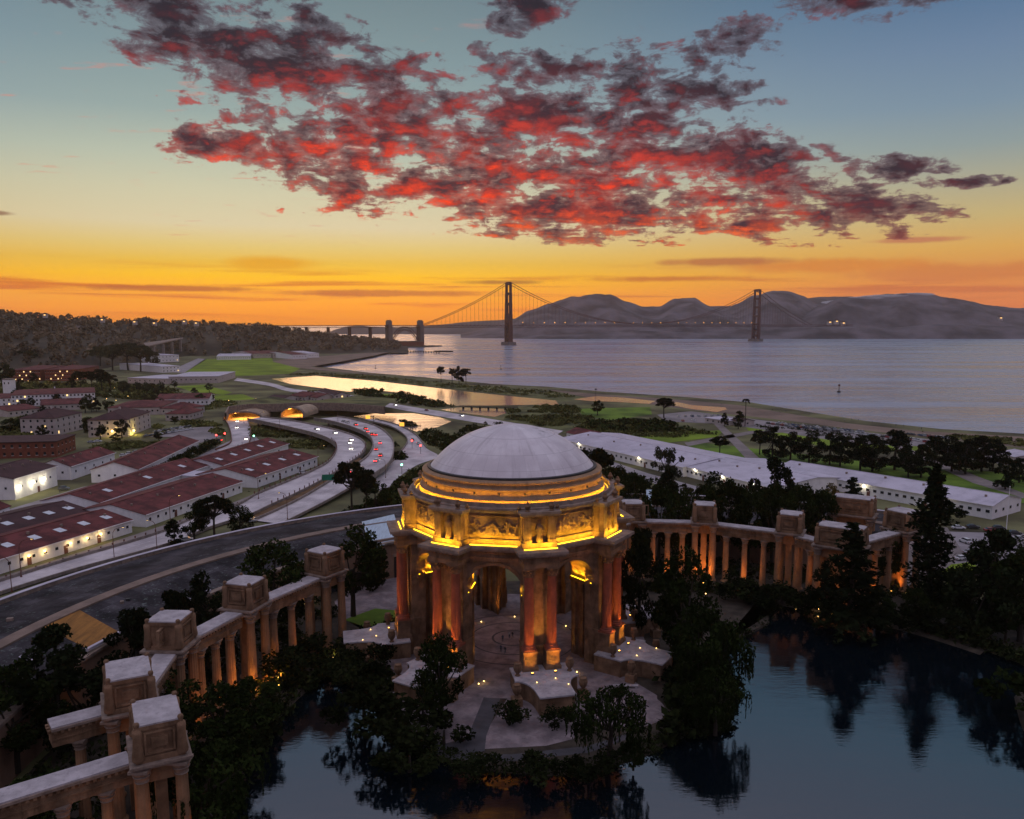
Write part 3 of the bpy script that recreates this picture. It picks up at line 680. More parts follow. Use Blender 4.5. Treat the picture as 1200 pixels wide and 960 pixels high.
# arched walls between the corner piers
def arch_wall(th):
    mb = MB(); a1, a2 = 21.3, 14.2; am = (a1 + a2) / 2; hw, sp, zt, zb = 6.1, 22.7, 29.75, PZ
    P = lambda u, z, a: loc_pt(th, a, u, z)
    op = [(-hw, zb), (-hw, sp)] + [(-hw * math.cos(PI * i / 18), sp + hw * math.sin(PI * i / 18)) for i in range(1, 18)] + [(hw, sp), (hw, zb)]
    for a, s in ((a1, 1), (a2, -1)):
        e = a * math.tan(R(22.5)); vs = []
        o = [P(-e, zb, a), P(-e, zt, a), P(e, zt, a), P(e, zb, a)]
        mb.add([P(-e, zb, a), P(-hw, zb, a), P(-hw, sp, a), P(-e, sp, a)], [(0, 1, 2, 3)])
        mb.add([P(hw, zb, a), P(e, zb, a), P(e, sp, a), P(hw, sp, a)], [(0, 1, 2, 3)])
        m_ = len(op) - 2; up = [P(-e + 2 * e * i / (m_ - 1), zt, a) for i in range(m_)]
        mb.strip([P(u, z, a) for u, z in op[1:-1]], up)
        mb.add([P(-e, sp, a), P(-hw, sp, a), P(-e, zt, a)], [(0, 1, 2)]); mb.add([P(hw, sp, a), P(e, sp, a), P(e, zt, a)], [(0, 1, 2)])
    mb.strip([P(u, z, a1) for u, z in op], [P(u, z, a2) for u, z in op])
    wl = part('arch_wall', mb, M['stone'], rot)
    mb = MB()                                     # archivolt moulding round the opening
    ri, ro = hw + 0.02, hw + 0.75; pin = []; pout = []
    for i in range(19):
        c, s_ = math.cos(PI * i / 18), math.sin(PI * i / 18); pin.append((-ri * c, sp + ri * s_)); pout.append((-ro * c, sp + ro * s_))
    mb.strip([P(u, z, a1 + 0.22) for u, z in pin], [P(u, z, a1 + 0.22) for u, z in pout])
    mb.strip([P(u, z, a1 + 0.22) for u, z in pout], [P(u, z, a1 - 0.05) for u, z in pout]); mb.strip([P(u, z, a1 + 0.22) for u, z in pin], [P(u, z, a1 - 0.05) for u, z in pin])
    part('archivolt', mb, M['stone'], wl)
    for s in (-1, 1):
        mb = MB(); c = P(s * (hw - 0.35), sp - 0.35, am); mb.box(c, (1.1, 7.5, 0.7), R(th))
        c = P(s * (hw - 0.15), sp - 0.95, am); mb.box(c, (0.7, 7.3, 0.5), R(th))
        im = part('impost', mb, M['stone'], wl)
        for a in (15.2, 17.8, 20.5):              # jamb pilasters with small capitals
            mb = MB(); c = P(s * (hw - 0.14), 13.4, a); mb.box(c, (0.5, 0.95, 16.4), R(th)); c = P(s * (hw - 0.25), 20.9, a); mb.box(c, (0.85, 1.2, 1.9), R(th), 1.15)
            part('jamb_pilaster', mb, M['stone'], wl)
        mb = MB(); c = P(s * (hw - 0.62), sp + 0.08, am); mb.box(c, (0.14, 6.6, 0.1), R(th)); part('light_strip', mb, M['ledstrip'], wl)
        for a in (15.6, 17.8, 20.0):
            q0 = P(s * (hw - 0.95), sp + 0.5, a); q1 = P(s * (hw - 1.0), sp + 3.0, a)
            lamp('SPOT', (RX + q0.x, RY + q0.y, q0.z), 900, (1.0, 0.50, 0.02), target=(RX + q1.x, RY + q1.y, q1.z), size=0.2, spot=R(165), blend=0.5)
M['ledstrip'] = emit('amber_led_strip', (1.0, 0.60, 0.015), 5)
M['ledorange'] = emit('orange_led_strip', (1.0, 0.50, 0.02), 1.6)
for th in CORN: arch_wall(th + 22.5)
# ceiling coffer ring inside, piers, columns
mb = MB().lathe([(0.05, 29.6), (15.2, 29.6)], (0, 0, 0), 48); part('ceiling', mb, M['stone'], rot)
for th in CORN: lamp('SPOT', rot_pt(th, 12.5, 0, PZ + 0.6), 900, (1.0, 0.42, 0.06), target=rot_pt(th, 17.5, 0, 16), size=0.2, spot=R(100), blend=0.9)
colm = MB(); colm.smooth = True
ns = 40; zs = [(0.0, 1.02), (0.3, 1.0), (4.5, 0.99), (9.0, 0.95), (13.9, 0.86)]
for i in range(ns):
    a = 2 * PI * i / ns; fl = 1.0 if i % 2 else 0.93
    for z, r in zs: colm.v.append((r * fl * math.cos(a), r * fl * math.sin(a), 13.8 + z))
for i in range(ns):
    for j in range(4): a = i * 5 + j; b = ((i + 1) % ns) * 5 + j; colm.f.append([a, b, b + 1, a + 1]); colm.mi.append(0); colm.sm.append(False)
col_me = colm.mesh('column', M['red_col'])
cap = MB(); cap.lathe([(0.86, 26.0), (0.98, 26.05), (0.9, 26.15), (0.98, 26.5), (1.2, 26.9), (1.0, 26.95), (1.08, 27.2), (1.38, 27.6), (1.1, 27.65)], (0, 0, 0), 16); cap.box((0, 0, 27.83), (2.7, 2.7, 0.34))
for i in range(8):
    a = PI / 4 * i + PI / 8
    for z, r in ((26.55, 1.08), (27.15, 1.2)): cap.ball((r * math.cos(a + (z > 27) * PI / 8), r * math.sin(a + (z > 27) * PI / 8), z), 0.24, 1)
cap_me = cap.mesh('capital', M['stone'])
bas = MB(); bas.lathe([(1.32, 13.0), (1.36, 13.2), (1.2, 13.35), (1.12, 13.5), (1.2, 13.65), (1.03, 13.82)], (0, 0, 0), 20); bas.box((0, 0, 12.85), (2.75, 2.75, 0.3))
bas_me = bas.mesh('column_base', M['red_col'])
ped = MB(); ped.box((0, 0, 9.15), (3.3, 3.3, 0.7)).box((0, 0, 9.65), (3.0, 3.0, 0.3)).box((0, 0, 11.1), (2.7, 2.7, 2.6)).box((0, 0, 12.55), (3.0, 3.0, 0.3))
ped_me = ped.mesh('pedestal', M['stone'])
for th in CORN:
    mb = MB(); c = loc_pt(th, 21.9, 0, 0)
    mb.box((c.x, c.y, (PZ + 12.6) / 2), (6.2, 3.4, 12.6 - PZ), R(th)); c = loc_pt(th, 24.9, 0, 0); mb.box((c.x, c.y, (PZ + 8.75) / 2), (8.2, 3.4, 8.75 - PZ), R(th)); c = loc_pt(th, 21.7, 0, 0); mb.box((c.x, c.y, 21.2), (5.9, 3.2, 17.0), R(th))
    c = loc_pt(th, 22.1, 0, 0); mb.box((c.x, c.y, 21.2), (2.3, 3.2, 16.98), R(th)); mb.box((c.x, c.y, 12.75), (6.4, 3.9, 0.42), R(th))
    part('pier', mb, M['stone'], rot)
    for t in (-2.35, 2.35):
        p = loc_pt(th, 25.0, t); c = share('column', col_me, rot, (p.x, p.y, 0), R(th))
        share('capital', cap_me, c, (0, 0, 1.7)); share('column_base', bas_me, c); share('pedestal', ped_me, c)
# amber strips on the ledges
for th in CORN:
    mb = MB(); c = loc_pt(th + 22.5, 22.45, 0, 33.25); mb.box(c, (9.6, 0.16, 0.14), R(th + 22.5)); part('light_strip', mb, M['ledstrip'], rot)
    mb = MB(); c = loc_pt(th, 25.3, 0, 33.25); mb.box(c, (6.8, 0.16, 0.14), R(th)); part('light_strip', mb, M['ledstrip'], rot)
mb = MB().lathe([(21.3, 40.8), (21.5, 40.8), (21.5, 40.9), (21.3, 40.9)], (0, 0, 0), 64); part('light_strip', mb, M['ledorange'], rot)

for th in CORN:
    for t in (-5.3, 0, 5.3)[1:2]:
        lamp('AREA', rot_pt(th + 22.5, 23.15, t, 33.5), 1150, (1.0, 0.56, 0.02), target=rot_pt(th + 22.5, 21.4, t, 36.6), size=9.5, shape='RECTANGLE', sy=0.2)
    lamp('AREA', rot_pt(th, 25.6, 0, 33.45), 760, (1.0, 0.56, 0.02), target=rot_pt(th, 24.2, 0, 37.0), size=6.0, shape='RECTANGLE', sy=0.2)
    for k in (0, 22.5): lamp('AREA', rot_pt(th + k, 21.2, 0, 41.0), 400, (1.0, 0.46, 0.012), target=rot_pt(th + k, 19.9, 0, 43.0), size=8.0, shape='RECTANGLE', sy=0.15)
# terrace planters in front of the corner pairs
urn_prof = [(0.45, 0), (0.55, 0.12), (0.3, 0.3), (0.36, 0.55), (0.75, 1.1), (0.88, 1.7), (0.8, 2.1), (0.6, 2.3), (0.72, 2.45), (0.72, 2.6), (0.05, 2.62)]
urn_me = MB(); urn_me.smooth = True; urn_me.lathe(urn_prof, (0, 0, 0), 16); urn_me = urn_me.mesh('urn', M['stone'])
PLN = {13: 'concave fronted terrace planter before the front pair of columns', 58: 'terrace planter with curved bench niche under the right pair of columns',
       -32: 'terrace planter half hidden by the leafy tree before the left pair of columns', -77: 'long low terrace planter with pale top at the rotunda far left', 103: 'terrace planter behind the dark trees on the right flank'}
for th, lb in PLN.items():
    t_ = thing('terrace_planter', lb, 'planter', rot_pt(th, 0, 0, 0), 0, 'planters round the rotunda')
    pts = [(-7.6, 23.9), (7.6, 23.9), (7.9, 29.5)]
    for i in range(0, 7):
        a = PI / 2 * i / 6; pts.append((8.1 - 3.6 * math.sin(a), 34.6 - 4.6 * math.cos(a)) if False else (4.5 + 3.6 * (1 - math.sin(a)), 30.0 + 5.0 * (1 - math.cos(a))))
    pts += [(4.4, 37.6), (-4.4, 37.6)]
    for i in range(6, -1, -1):
        a = PI / 2 * i / 6; pts.append((-(4.5 + 3.6 * (1 - math.sin(a))), 30.0 + 5.0 * (1 - math.cos(a))))
    pts += [(-7.9, 29.5)]
    f2 = lambda k: [tuple(loc_pt(th, 24 + (r - 24) * k, t * k * 0.77)[:2]) for t, r in pts]
    part('planter_wall', MB().prism(f2(1.0), PZ - 0.3, 8.5), M['stone'], t_)
    part('coping', MB().prism(f2(1.035), 8.5, 8.8), M['stone_pale'], t_)
    for t, r in ((-5.3, 27.9), (5.3, 27.9)): share('urn', urn_me, t_, loc_pt(th, r, t, 8.8))
    for t, r in ((-6.6, 32.6), (6.6, 32.6)):
        q = loc_pt(th, r, t, PZ); pd = part('urn_plinth', MB().box((q.x, q.y, PZ + 0.8), (1.9, 1.9, 1.6), R(th)), M['stone'], t_); share('urn', urn_me, pd, (q.x, q.y, PZ + 1.6))
bn = thing('stone_bench', 'pale stone bench at the round paved bay', 'bench', (0, 0, 0))
q = at(733, 806, PZ); bn.location = q
part('seat', MB().box((0, 0, 0.48), (5.0, 0.7, 0.14)), M['stone_pale'], bn)
for s in (-2.1, 2.1): part('leg', MB().box((s, 0, 0.2), (0.4, 0.6, 0.42)), M['stone_pale'], bn)
for px_, py_ in ((560, 815), (598, 840)):
    pass
# floodlights at the columns (each a lamp housing with its light)
M['floodlens'] = emit('flood_lens', (1.0, 0.45, 0.07), 8)
hs = MB().box((0, 0, 0.16), (0.5, 0.35, 0.3)); hs_me = hs.mesh('housing', M['metal']); ln_me = MB().box((0, 0.02, 0.325), (0.4, 0.26, 0.03)).mesh('lens', M['floodlens'])
NAMES = {-122: 'rear left', -77: 'far left', -32: 'left front', 13: 'middle front', 58: 'right front', 103: 'far right'}
for th, nm in NAMES.items():
    for t in (-2.35, 2.35):
        p = rot_pt(th, 28.0, t, 8.8)
        fl = thing('floodlight', f'small amber floodlight below the {"left" if t < 0 else "right"} column of the {nm} pair', 'floodlight', p, R(th), 'floodlights round the rotunda')
        share('housing', hs_me, fl); share('lens', ln_me, fl)
        lamp('SPOT', rot_pt(th, 28.6, t * 1.15, 9.3), 5000, (1.0, 0.36, 0.05), target=rot_pt(th, 25.2, t, 19.0), size=0.15, spot=R(58), blend=1.0)
    p = rot_pt(th, 24.6, 0, 13.15)
    lamp('SPOT', rot_pt(th, 25.6, 0, 13.3), 1100, (1.0, 0.5, 0.06), target=rot_pt(th, 23.7, 0, 21), size=0.1, spot=R(80), blend=0.8)
    for t in (-2.35, 2.35): lamp('SPOT', rot_pt(th, 29.4, t * 1.1, 9.9), 620, (1.0, 0.44, 0.02), target=rot_pt(th, 26.3, t, 11.3), size=0.2, spot=R(64), blend=0.6)

# ================================================================ colonnades
TOP, BOXB, ENTB = 27.0, 21.6, 18.3
ccol = MB(); ns = 24
for i in range(ns):
    a = 2 * PI * i / ns; fl = 1.0 if i % 2 else 0.93
    for z, r in ((PZ + 0.5, 0.84), (PZ + 5, 0.82), (16.7, 0.7)): ccol.v.append((r * fl * math.cos(a), r * fl * math.sin(a), z))
for i in range(ns):
    for j in range(2): a = i * 3 + j; b = ((i + 1) % ns) * 3 + j; ccol.f.append([a, b, b + 1, a + 1]); ccol.mi.append(0); ccol.sm.append(False)
M['col_stone'] = mat('ochre_column_stone', (0.28, 0.155, 0.082), 0.85, 0.25, 0.4, 0.3, 2.0, stain=0.55)
ccol_me = ccol.mesh('column', M['col_stone'])
cc = MB(); cc.lathe([(0.7, 16.7), (0.82, 16.75), (0.76, 16.85), (0.86, 17.2), (1.02, 17.45), (0.9, 17.5), (1.15, 17.95), (0.95, 18.0)], (0, 0, 0), 14); cc.box((0, 0, 18.13), (2.2, 2.2, 0.3))
ccap_me = cc.mesh('capital', M['ledge'])
cb_me = MB().lathe([(1.15, PZ - 0.1), (1.15, PZ + 0.2), (1.0, PZ + 0.35), (0.86, PZ + 0.5)], (0, 0, 0), 16).mesh('column_base', M['col_stone'])
# a draped figure leaning over the box corner
mai = MB(); mai.smooth = True
mai.lathe([(0.62, -4.6), (0.7, -4.2), (0.55, -3.0), (0.48, -1.8), (0.55, -1.0), (0.5, -0.55), (0.2, -0.35), (0.3, -0.05), (0.34, 0.2), (0.25, 0.42), (0.02, 0.52)], (0, 0, 0), 10)
mai_me = mai.mesh('corner_figure', M['stone'])
def put_col(root, p, k=1.0):
    c = share('column', ccol_me, root, (p.x, p.y, PZ - PZ * k)); c.scale = (1 + (k - 1) * 0.5,) * 2 + (k,); share('capital', ccap_me, c); share('column_base', cb_me, c); return c
def pylon(root, p, rz, w=6.4, d=6.4, plain=False):
    ux = Vector((math.cos(rz), math.sin(rz), 0)); uy = Vector((-math.sin(rz), math.cos(rz), 0))
    bx = part('planter_box', MB().box((p.x, p.y, (BOXB + 26.4) / 2), (w - 0.9, d - 0.9, 26.4 - BOXB), rz).box((p.x, p.y, 22.0), (w - 0.3, d - 0.3, 0.75), rz).box((p.x, p.y, 26.2), (w - 0.5, d - 0.5, 0.5), rz), M['stone'], root)
    part('box_lid', MB().box((p.x, p.y, 26.56), (w - 0.7, d - 0.7, 0.2), rz), M['stone_pale'], bx)
    part('box_cornice', MB().box((p.x, p.y, 21.45), (w + 1.2, d + 1.2, 0.34), rz).box((p.x, p.y, 21.1), (w + 0.5, d + 0.5, 0.36), rz), M['ledge'], root)
    for s in (-1, 1):
        for q, ln in ((uy * (s * (d / 2 - 0.42)), w), (ux * (s * (w / 2 - 0.42)), d)):
            along = ux if ln == w and q.dot(uy) else uy
            c = p + q; rr = rz if along is ux else rz + PI / 2; mb = MB()
            wf = ln - 2.6
            for dz, hh in ((22.75, 0.22), (25.5, 0.22)): mb.box((c.x, c.y, dz), (wf, 0.5, hh), rr)
            for e in (-1, 1): cc2 = c + along * (e * (wf / 2 - 0.11)); mb.box((cc2.x, cc2.y, 24.12), (0.24, 0.5, 2.53), rr)
            mb.box((c.x, c.y, 24.12), (wf * 0.55, 0.4, 1.4), rr)
            part('panel_moulding', mb, M['stone'], bx)
    for sx in (-1, 1):
        for sy in (-1, 1):
            q = p + ux * (sx * (w / 2 - 0.5)) + uy * (sy * (d / 2 - 0.5)); share('corner_figure', mai_me, bx, (q.x, q.y, 26.6), rz).scale = (1.15, 1.15, 1.0)
            q = p + ux * (sx * (w / 2 - 0.75)) + uy * (sy * (d / 2 - 0.75)); put_col(root, q, (20.9 - PZ) / (ENTB - PZ))
    c_ = MB().box((p.x, p.y, (PZ + ENTB) / 2), (w - 4.8, d - 4.8, ENTB - PZ), rz).box((p.x, p.y, 19.6), (w - 2.6, d - 2.6, 2.6), rz); part('core_pier', c_, M['col_stone'], root)
def inner_side(c, nrm): return 1 if (Vector((CX, CY, 0)) - c).dot(nrm) > 0 else -1
def span(root, p, q, n, ea=4.0, eb=4.0, width=3.0, both=False):
    d = q - p; L = d.length; u = d / L; nrm = Vector((-u.y, u.x, 0)); rz = math.atan2(u.y, u.x)
    a, b = p + u * (ea - 0.6), q - u * (eb - 0.6); m = (a + b) / 2; LL = (b - a).length
    part('entablature', MB().box((m.x, m.y, (ENTB + 20.3) / 2), (LL, width, 20.3 - ENTB), rz).box((m.x, m.y, 19.35), (LL + 0.02, width + 0.25, 0.18), rz), M['stone'], root)
    w2 = width / 2 + 0.02; part('dentil_course', MB().toothed([tuple((c + nrm * (sg * w2))[:2]) for c, sg in ((a, -1), (b, -1), (b, 1), (a, 1))], 20.3, 20.73, 0.8, 0.4), M['stone'], root)
    part('cornice', MB().box((m.x, m.y, 20.92), (LL, width + 1.0, 0.36), rz), M['ledge'], root)
    part('roof_slab', MB().box((m.x, m.y, 21.2), (LL, width + 0.5, 0.2), rz), M['stone_pale'], root)
    for i in range(n):
        c = p + u * (ea + (L - ea - eb) * ((i + 0.5) / n))
        for s in (((-1, 1) if both else (inner_side(c, nrm),))): put_col(root, c + nrm * (s * (width / 2 - 0.85)))
def top(px_, py_): p = at(px_, py_, 26.6); return Vector((p.x, p.y, 0))
left = thing('colonnade', 'curved stone colonnade running off to the left of the rotunda', 'colonnade', (0, 0, 0))
A_, B_, C_ = top(380, 644), top(287, 680), top(199, 722)
D_, E_ = top(150, 783), top(183, 832)
rad = lambda p: math.atan2(p.y - CY, p.x - CX) + PI / 2
for p, rz in ((A_, rad(A_)), (B_, rad(B_)), (C_, rad(C_))): pylon(left, p, rz)
span(left, A_, B_, 3); span(left, B_, C_, 3)
end = thing('colonnade', 'ruin like near end of the left colonnade with two big boxes', 'colonnade', (0, 0, 0))
rzE = rad(E_) + R(8)
pylon(end, D_, rzE, 8.4, 6.6); pylon(end, E_, rzE, 8.4, 6.2)
uE = (Vector((-63, 88.5, 0)) - Vector((-47, 101, 0))).normalized()
span(end, E_, E_ + uE * 30, 5, 4.2, 1.0); span(end, D_, D_ + uE * 11, 1, 4.2, 1.0)
span(end, C_, D_, 1, 3.8, 4.2)
right = thing('colonnade', 'curved stone colonnade on the right behind the lagoon trees', 'colonnade', (0, 0, 0))
I_, II, III, IV, V_, VI = top(741, 588), top(826, 590), top(927, 601), top(987, 616), top(1001, 582), top(1059, 598)
for p in (I_, II, III): pylon(right, p, rad(p))
pylon(right, IV, rad(IV), 11.5, 6.6); pylon(right, V_, rad(V_), 11.5, 6.6); pylon(right, VI, rad(VI) - 0.3, 7.4, 7.0)
span(right, I_, II, 3); span(right, II, III, 3); span(right, III, IV, 1, 3.8, 5.0); span(right, IV, VI, 3, 5.0, 4.0); span(right, I_, top(700, 600), 2, 4.0, 1.0)

# uplights in the planting before the colonnades
def uplight(p, e, c, label, tgt, spot=95, size=0.2):
    fl = thing('floodlight', label, 'floodlight', p, 0, 'floodlights along the colonnades'); share('housing', hs_me, fl); share('lens', ln_me, fl)
    lamp('SPOT', p + Vector((0, 0, 0.5)), e, c, target=tgt, size=size, spot=R(spot), blend=0.9)
ORG = (1.0, 0.34, 0.06)
inn = lambda p, k: p + (Vector((CX, CY, 0)) - p).normalized() * k
Zv = lambda p, z: Vector((p.x, p.y, z))
for p, e, lb in ((A_, 1700, 'box nearest the rotunda'), (B_, 2900, 'middle box'), (C_, 1500, 'third box')):
    uplight(Zv(inn(p, 6.5), PZ), e, ORG, f'amber floodlight below the {lb} of the left colonnade', Zv(p, 12))
for p, q, nm in ((A_, B_, 'first'), (B_, C_, 'second')):
    m = (p + q) / 2; uplight(Zv(inn(m, 5.5), PZ), 1100, ORG, f'amber floodlight below the {nm} row of columns left of the rotunda', Zv(m, 12), 120)
for p, e, lb in ((I_, 900, 'box beside the rotunda'), (II, 4200, 'slim box with the tree before it'), (III, 7500, 'box where the row turns'), (IV, 1500, 'wide box behind the conifer'), (VI, 2600, 'last box by the tall cypress')):
    uplight(Zv(inn(p, 6.5), PZ), e, ORG, f'amber floodlight below the {lb} of the right colonnade', Zv(p, 12))
for p, q, nm in ((I_, II, 'first'), (II, III, 'second'), (III, IV, 'third'), (IV, VI, 'fourth')):
    m = (p + q) / 2; uplight(Zv(inn(m, 5.5), PZ), 1900, ORG, f'amber floodlight below the {nm} row of columns right of the rotunda', Zv(m, 12), 120)
uplight(E_ + Vector((6.5, -3, PZ)), 1500, ORG, 'amber floodlight at the foot of the nearest box', Zv(E_, 12))
uplight(E_ + Vector((-2, -7.5, PZ)), 1200, ORG, 'amber floodlight under the nearest entablature', Zv(E_ + uE * 6, 12), 110)

# ================================================================ exhibition hall
hall = thing('exhibition_hall', 'long curved hall with dark flat roof behind the colonnade', 'hall', (0, 0, 0))
H0, H1 = -100, 37
M['hall_roof'] = mat('weathered_dark_roofing', (0.034, 0.031, 0.034), 0.95, 0.35, 0.12, c2=(0.052, 0.047, 0.052), bump=0.1, spec=0.08)
def speck(m, c, th, sc):
    n = NT(m.node_tree); b = n.n['Principled BSDF']; lk = b.inputs['Base Color'].links[0].from_socket
    v = n.new('ShaderNodeTexCoord').outputs['Object']
    f = n.m('MULTIPLY', n.step(n.noise(v, sc, 4, 0.75), th, th + 0.1), n.step(n.noise(v, 0.05, 4), 0.40, 0.58))
    n.put(b.inputs['Base Color'], n.mix(n.m('MULTIPLY', f, 0.65), lk, c))
speck(M['hall_roof'], (0.17, 0.21, 0.19, 1), 0.555, 1.1)
M['tan_roof'] = mat('tan_roof_strip', (0.20, 0.145, 0.115), 0.9, 0.2, 0.3)
def ring(name, r0, z0, r1, z1, m, d0=H0, d1=H1, st=3):
    k = max(1, int((d1 - d0) / st)); ds = [d0 + (d1 - d0) * i / k for i in range(k + 1)]
    return part(name, MB().strip([arc(r0, d, z0) for d in ds], [arc(r1, d, z1) for d in ds]), m, hall)
def ringbox(name, r0, r1, z0, z1, m, d0=H0, d1=H1, st=3, parent=None):
    k = max(1, int((d1 - d0) / st)); ds = [d0 + (d1 - d0) * i / k for i in range(k + 1)]; mb = MB()
    c = [[arc(r, d, z) for d in ds] for r, z in ((r0, z0), (r0, z1), (r1, z1), (r1, z0))]
    for a, b in ((0, 1), (1, 2), (2, 3), (3, 0)): mb.strip(c[a], c[b])
    for i in (0, -1): mb.add([q[i] for q in c], [(0, 1, 2, 3)])
    return part(name, mb, m, parent or hall)
M['hallwall'] = mat('hall_wall_stucco', (0.24, 0.15, 0.105), 0.85, 0.15, 0.3, stain=0.3)
ringbox('wall', 115.4, 115.9, GZ, 15.2, M['hallwall']); ringbox('wall', 154.2, 154.8, GZ, 15.2, M['hallwall'])
for d in (H0, H1): part('wall', MB().add([arc(116, d, GZ), arc(154, d, GZ), arc(154, d, 15.2), arc(132, d, 17.3), arc(116, d, 15.2)], [(0, 1, 2, 3, 4)]), M['hallwall'], hall)
ringbox('eave', 114.6, 116.2, 15.2, 15.75, M['ledge'])
ring('roof', 116.1, 15.5, 130.3, 17.2, M['hall_roof']); ring('roof', 133.1, 17.2, 153.6, 15.5, M['hall_roof'])
ringbox('ridge_walk', 130.2, 133.2, 16.7, 17.55, M['tan_roof'])
ringbox('parapet', 154.0, 155.0, 15.2, 16.3, M['ledge'])
ringbox('parapet_cap', 153.9, 155.1, 16.3, 16.42, M['lav_roof'])
ringbox('roof_curb', 116.6, 117.4, 15.6, 16.4, M['tan_roof'], -44, 37)
def rdeg(px_, py_, z): p = at(px_, py_, z); return math.degrees(math.atan2(p.x - CX, p.y - CY)), math.hypot(p.x - CX, p.y - CY)
for a, b in (((0, 762), (46, 778)), ((101, 762), (160, 731)), ((222, 704), (246, 692))):
    p, q = at(*a, 16.4), at(*b, 16.4); c = (p + q) / 2; part('roof_flashing', MB().box(c, ((q - p).length, 0.7, 0.5), math.atan2(q.y - p.y, q.x - p.x)), M['lav_roof'], hall)
def roof_z(p): r = math.hypot(p.x - CX, p.y - CY); return 15.5 + (r - 116.1) / 14.2 * 1.7
def roof_panel(name, pxs, m, h=0.1):
    q = px(pxs, 16.4); c = sum((p for p in q), Vector()) / len(q); mb = MB(); n = 5
    lo = []; g = [[(q[0].lerp(q[1], i / n)).lerp(q[3].lerp(q[2], i / n), j / n) for j in range(n + 1)] for i in range(n + 1)]
    for row in g:
        for p in row: mb.v.append((p.x, p.y, roof_z(p) + h))
    for i in range(n):
        for j in range(n): a = i * (n + 1) + j; mb.f.append([a, a + n + 1, a + n + 2, a + 1]); mb.mi.append(0); mb.sm.append(False)
    return part(name, mb, m, hall)

M['tarp'] = mat('amber_roof_patch', (0.26, 0.115, 0.022), 0.8, 0.35, 0.4, stretch=(1.5, 0.2, 1), stain=0.4)
roof_panel('roof_patch', [(50, 739), (92, 719), (146, 739), (108, 758)], M['tarp'])
M['skyband'] = mat('pale_blue_skylight', (0.42, 0.52, 0.60), 0.35, 0.15, 0.8, stretch=(3, 0.4, 1))
roof_panel('skylight', [(424, 617), (462, 609), (470, 628), (436, 640)], M['skyband'], 0.25)
roof_panel('skylight', [(757, 584), (764, 584), (764, 596), (758, 598)], M['skyband'], 0.25)
def hall_seams(m):
    n = NT(m.node_tree); b = n.n['Principled BSDF']; lk = b.inputs['Base Color'].links[0].from_socket
    x, y, z = n.sep(n.vm('SUBTRACT', n.new('ShaderNodeTexCoord').outputs['Object'], (CX, CY, 0)))
    a = n.m('MULTIPLY', n.m('ARCTAN2', x, y), 57.2958); r = n.m('SQRT', n.m('ADD', n.m('MULTIPLY', x, x), n.m('MULTIPLY', y, y)))
    s1 = n.step(n.m('ABSOLUTE', n.m('SUBTRACT', n.m('FRACT', n.m('MULTIPLY', a, 0.55)), 0.5)), 0.475, 0.5); s2 = n.step(n.m('ABSOLUTE', n.m('SUBTRACT', n.m('FRACT', n.m('MULTIPLY', r, 0.33)), 0.5)), 0.46, 0.5)
    cell = n.m('ADD', n.m('FLOOR', n.m('MULTIPLY', a, 0.55)), n.m('MULTIPLY', n.m('FLOOR', n.m('MULTIPLY', r, 0.33)), 3.7)); wn = n.new('ShaderNodeTexWhiteNoise', noise_dimensions='1D'); n.put(wn.inputs['W'], cell)
    k = n.m('ADD', 0.72, n.m('MULTIPLY', wn.outputs[0], 0.6)); c = n.vm('MULTIPLY', lk, n.comb(k, k, k))
    n.put(b.inputs['Base Color'], n.mix(n.m('MULTIPLY', n.m('MAXIMUM', s1, s2), 0.55), c, (0.012, 0.011, 0.012, 1)))
hall_seams(M['hall_roof'])
rgv = random.Random(77)
for k in range(14):
    d = rgv.uniform(-80, 20); r = rgv.choice((rgv.uniform(119, 128), rgv.uniform(136, 150))); p = arc(r, d, 16.9); t_ = part('roof_vent', MB().box((p.x, p.y, 16.7), (rgv.uniform(0.6, 1.6), 0.7, 1.0), rgv.uniform(0, 3)), M['metal'] if k % 2 else M['ledge'], hall)
for d in (-46.5, -41.5, -36.5, -31.0, -26, -20, -14):                       # portals in the inner wall
    ringbox('doorway', 115.2, 115.5, GZ + 0.1, 11.2, M['glass'], d, d + 1.6, 1)
    ringbox('door_surround', 115.05, 115.38, 11.2, 12.0, M['ledge'], d - 0.25, d + 1.85, 1)

# ================================================================ suspension bridge
bridge = thing('suspension_bridge', 'long red suspension bridge with two towers across the strait', 'bridge', (0, 0, 0))
T1 = at(596, 404.5, 0); T2 = T1 + Vector((1071, 608, 0)); ax = (T2 - T1).normalized(); pr = Vector((ax.y, -ax.x, 0)); brz = math.atan2(ax.y, ax.x)
M['bridge'] = mat('international_orange_steel', (0.09, 0.026, 0.02), 0.7, 0.15, 0.02)
M['pier'] = mat('pier_concrete', (0.16, 0.13, 0.12), 0.9, 0.2, 0.02)
DK = 71.0
for T in (T1, T2):
    tw = part('tower_leg', MB().box((T.x, T.y, 2), (1, 1, 1)), M['pier'], bridge); 
    bpy.data.objects.remove(tw); KIDS[bridge].pop()
    part('tower_pier', MB().prism([(T.x + (ax * a + pr * b).x, T.y + (ax * a + pr * b).y) for a, b in ((-16, -30), (16, -30), (20, 0), (16, 30), (-16, 30), (-20, 0))], -3, 11, 0.08), M['pier'], bridge)
    for s in (-1, 1):
        mb = MB()
        for z0, z1, k in ((11, 66, 1.0), (66, 110, 0.92), (110, 148, 0.82), (148, 184, 0.72), (184, 222, 0.62)):
            c = T + pr * (s * 14.5); mb.box((c.x, c.y, (z0 + z1) / 2), (14 * k, 8.5 * k, z1 - z0), brz)
        part('tower_leg', mb, M['bridge'], bridge)
    for z, h in ((25, 9), (50, 9), (74, 7), (108, 9), (146, 9), (182, 9), (218, 11)):
        part('cross_strut', MB().box((T.x, T.y, z), (7, 21, h), brz), M['bridge'], bridge)
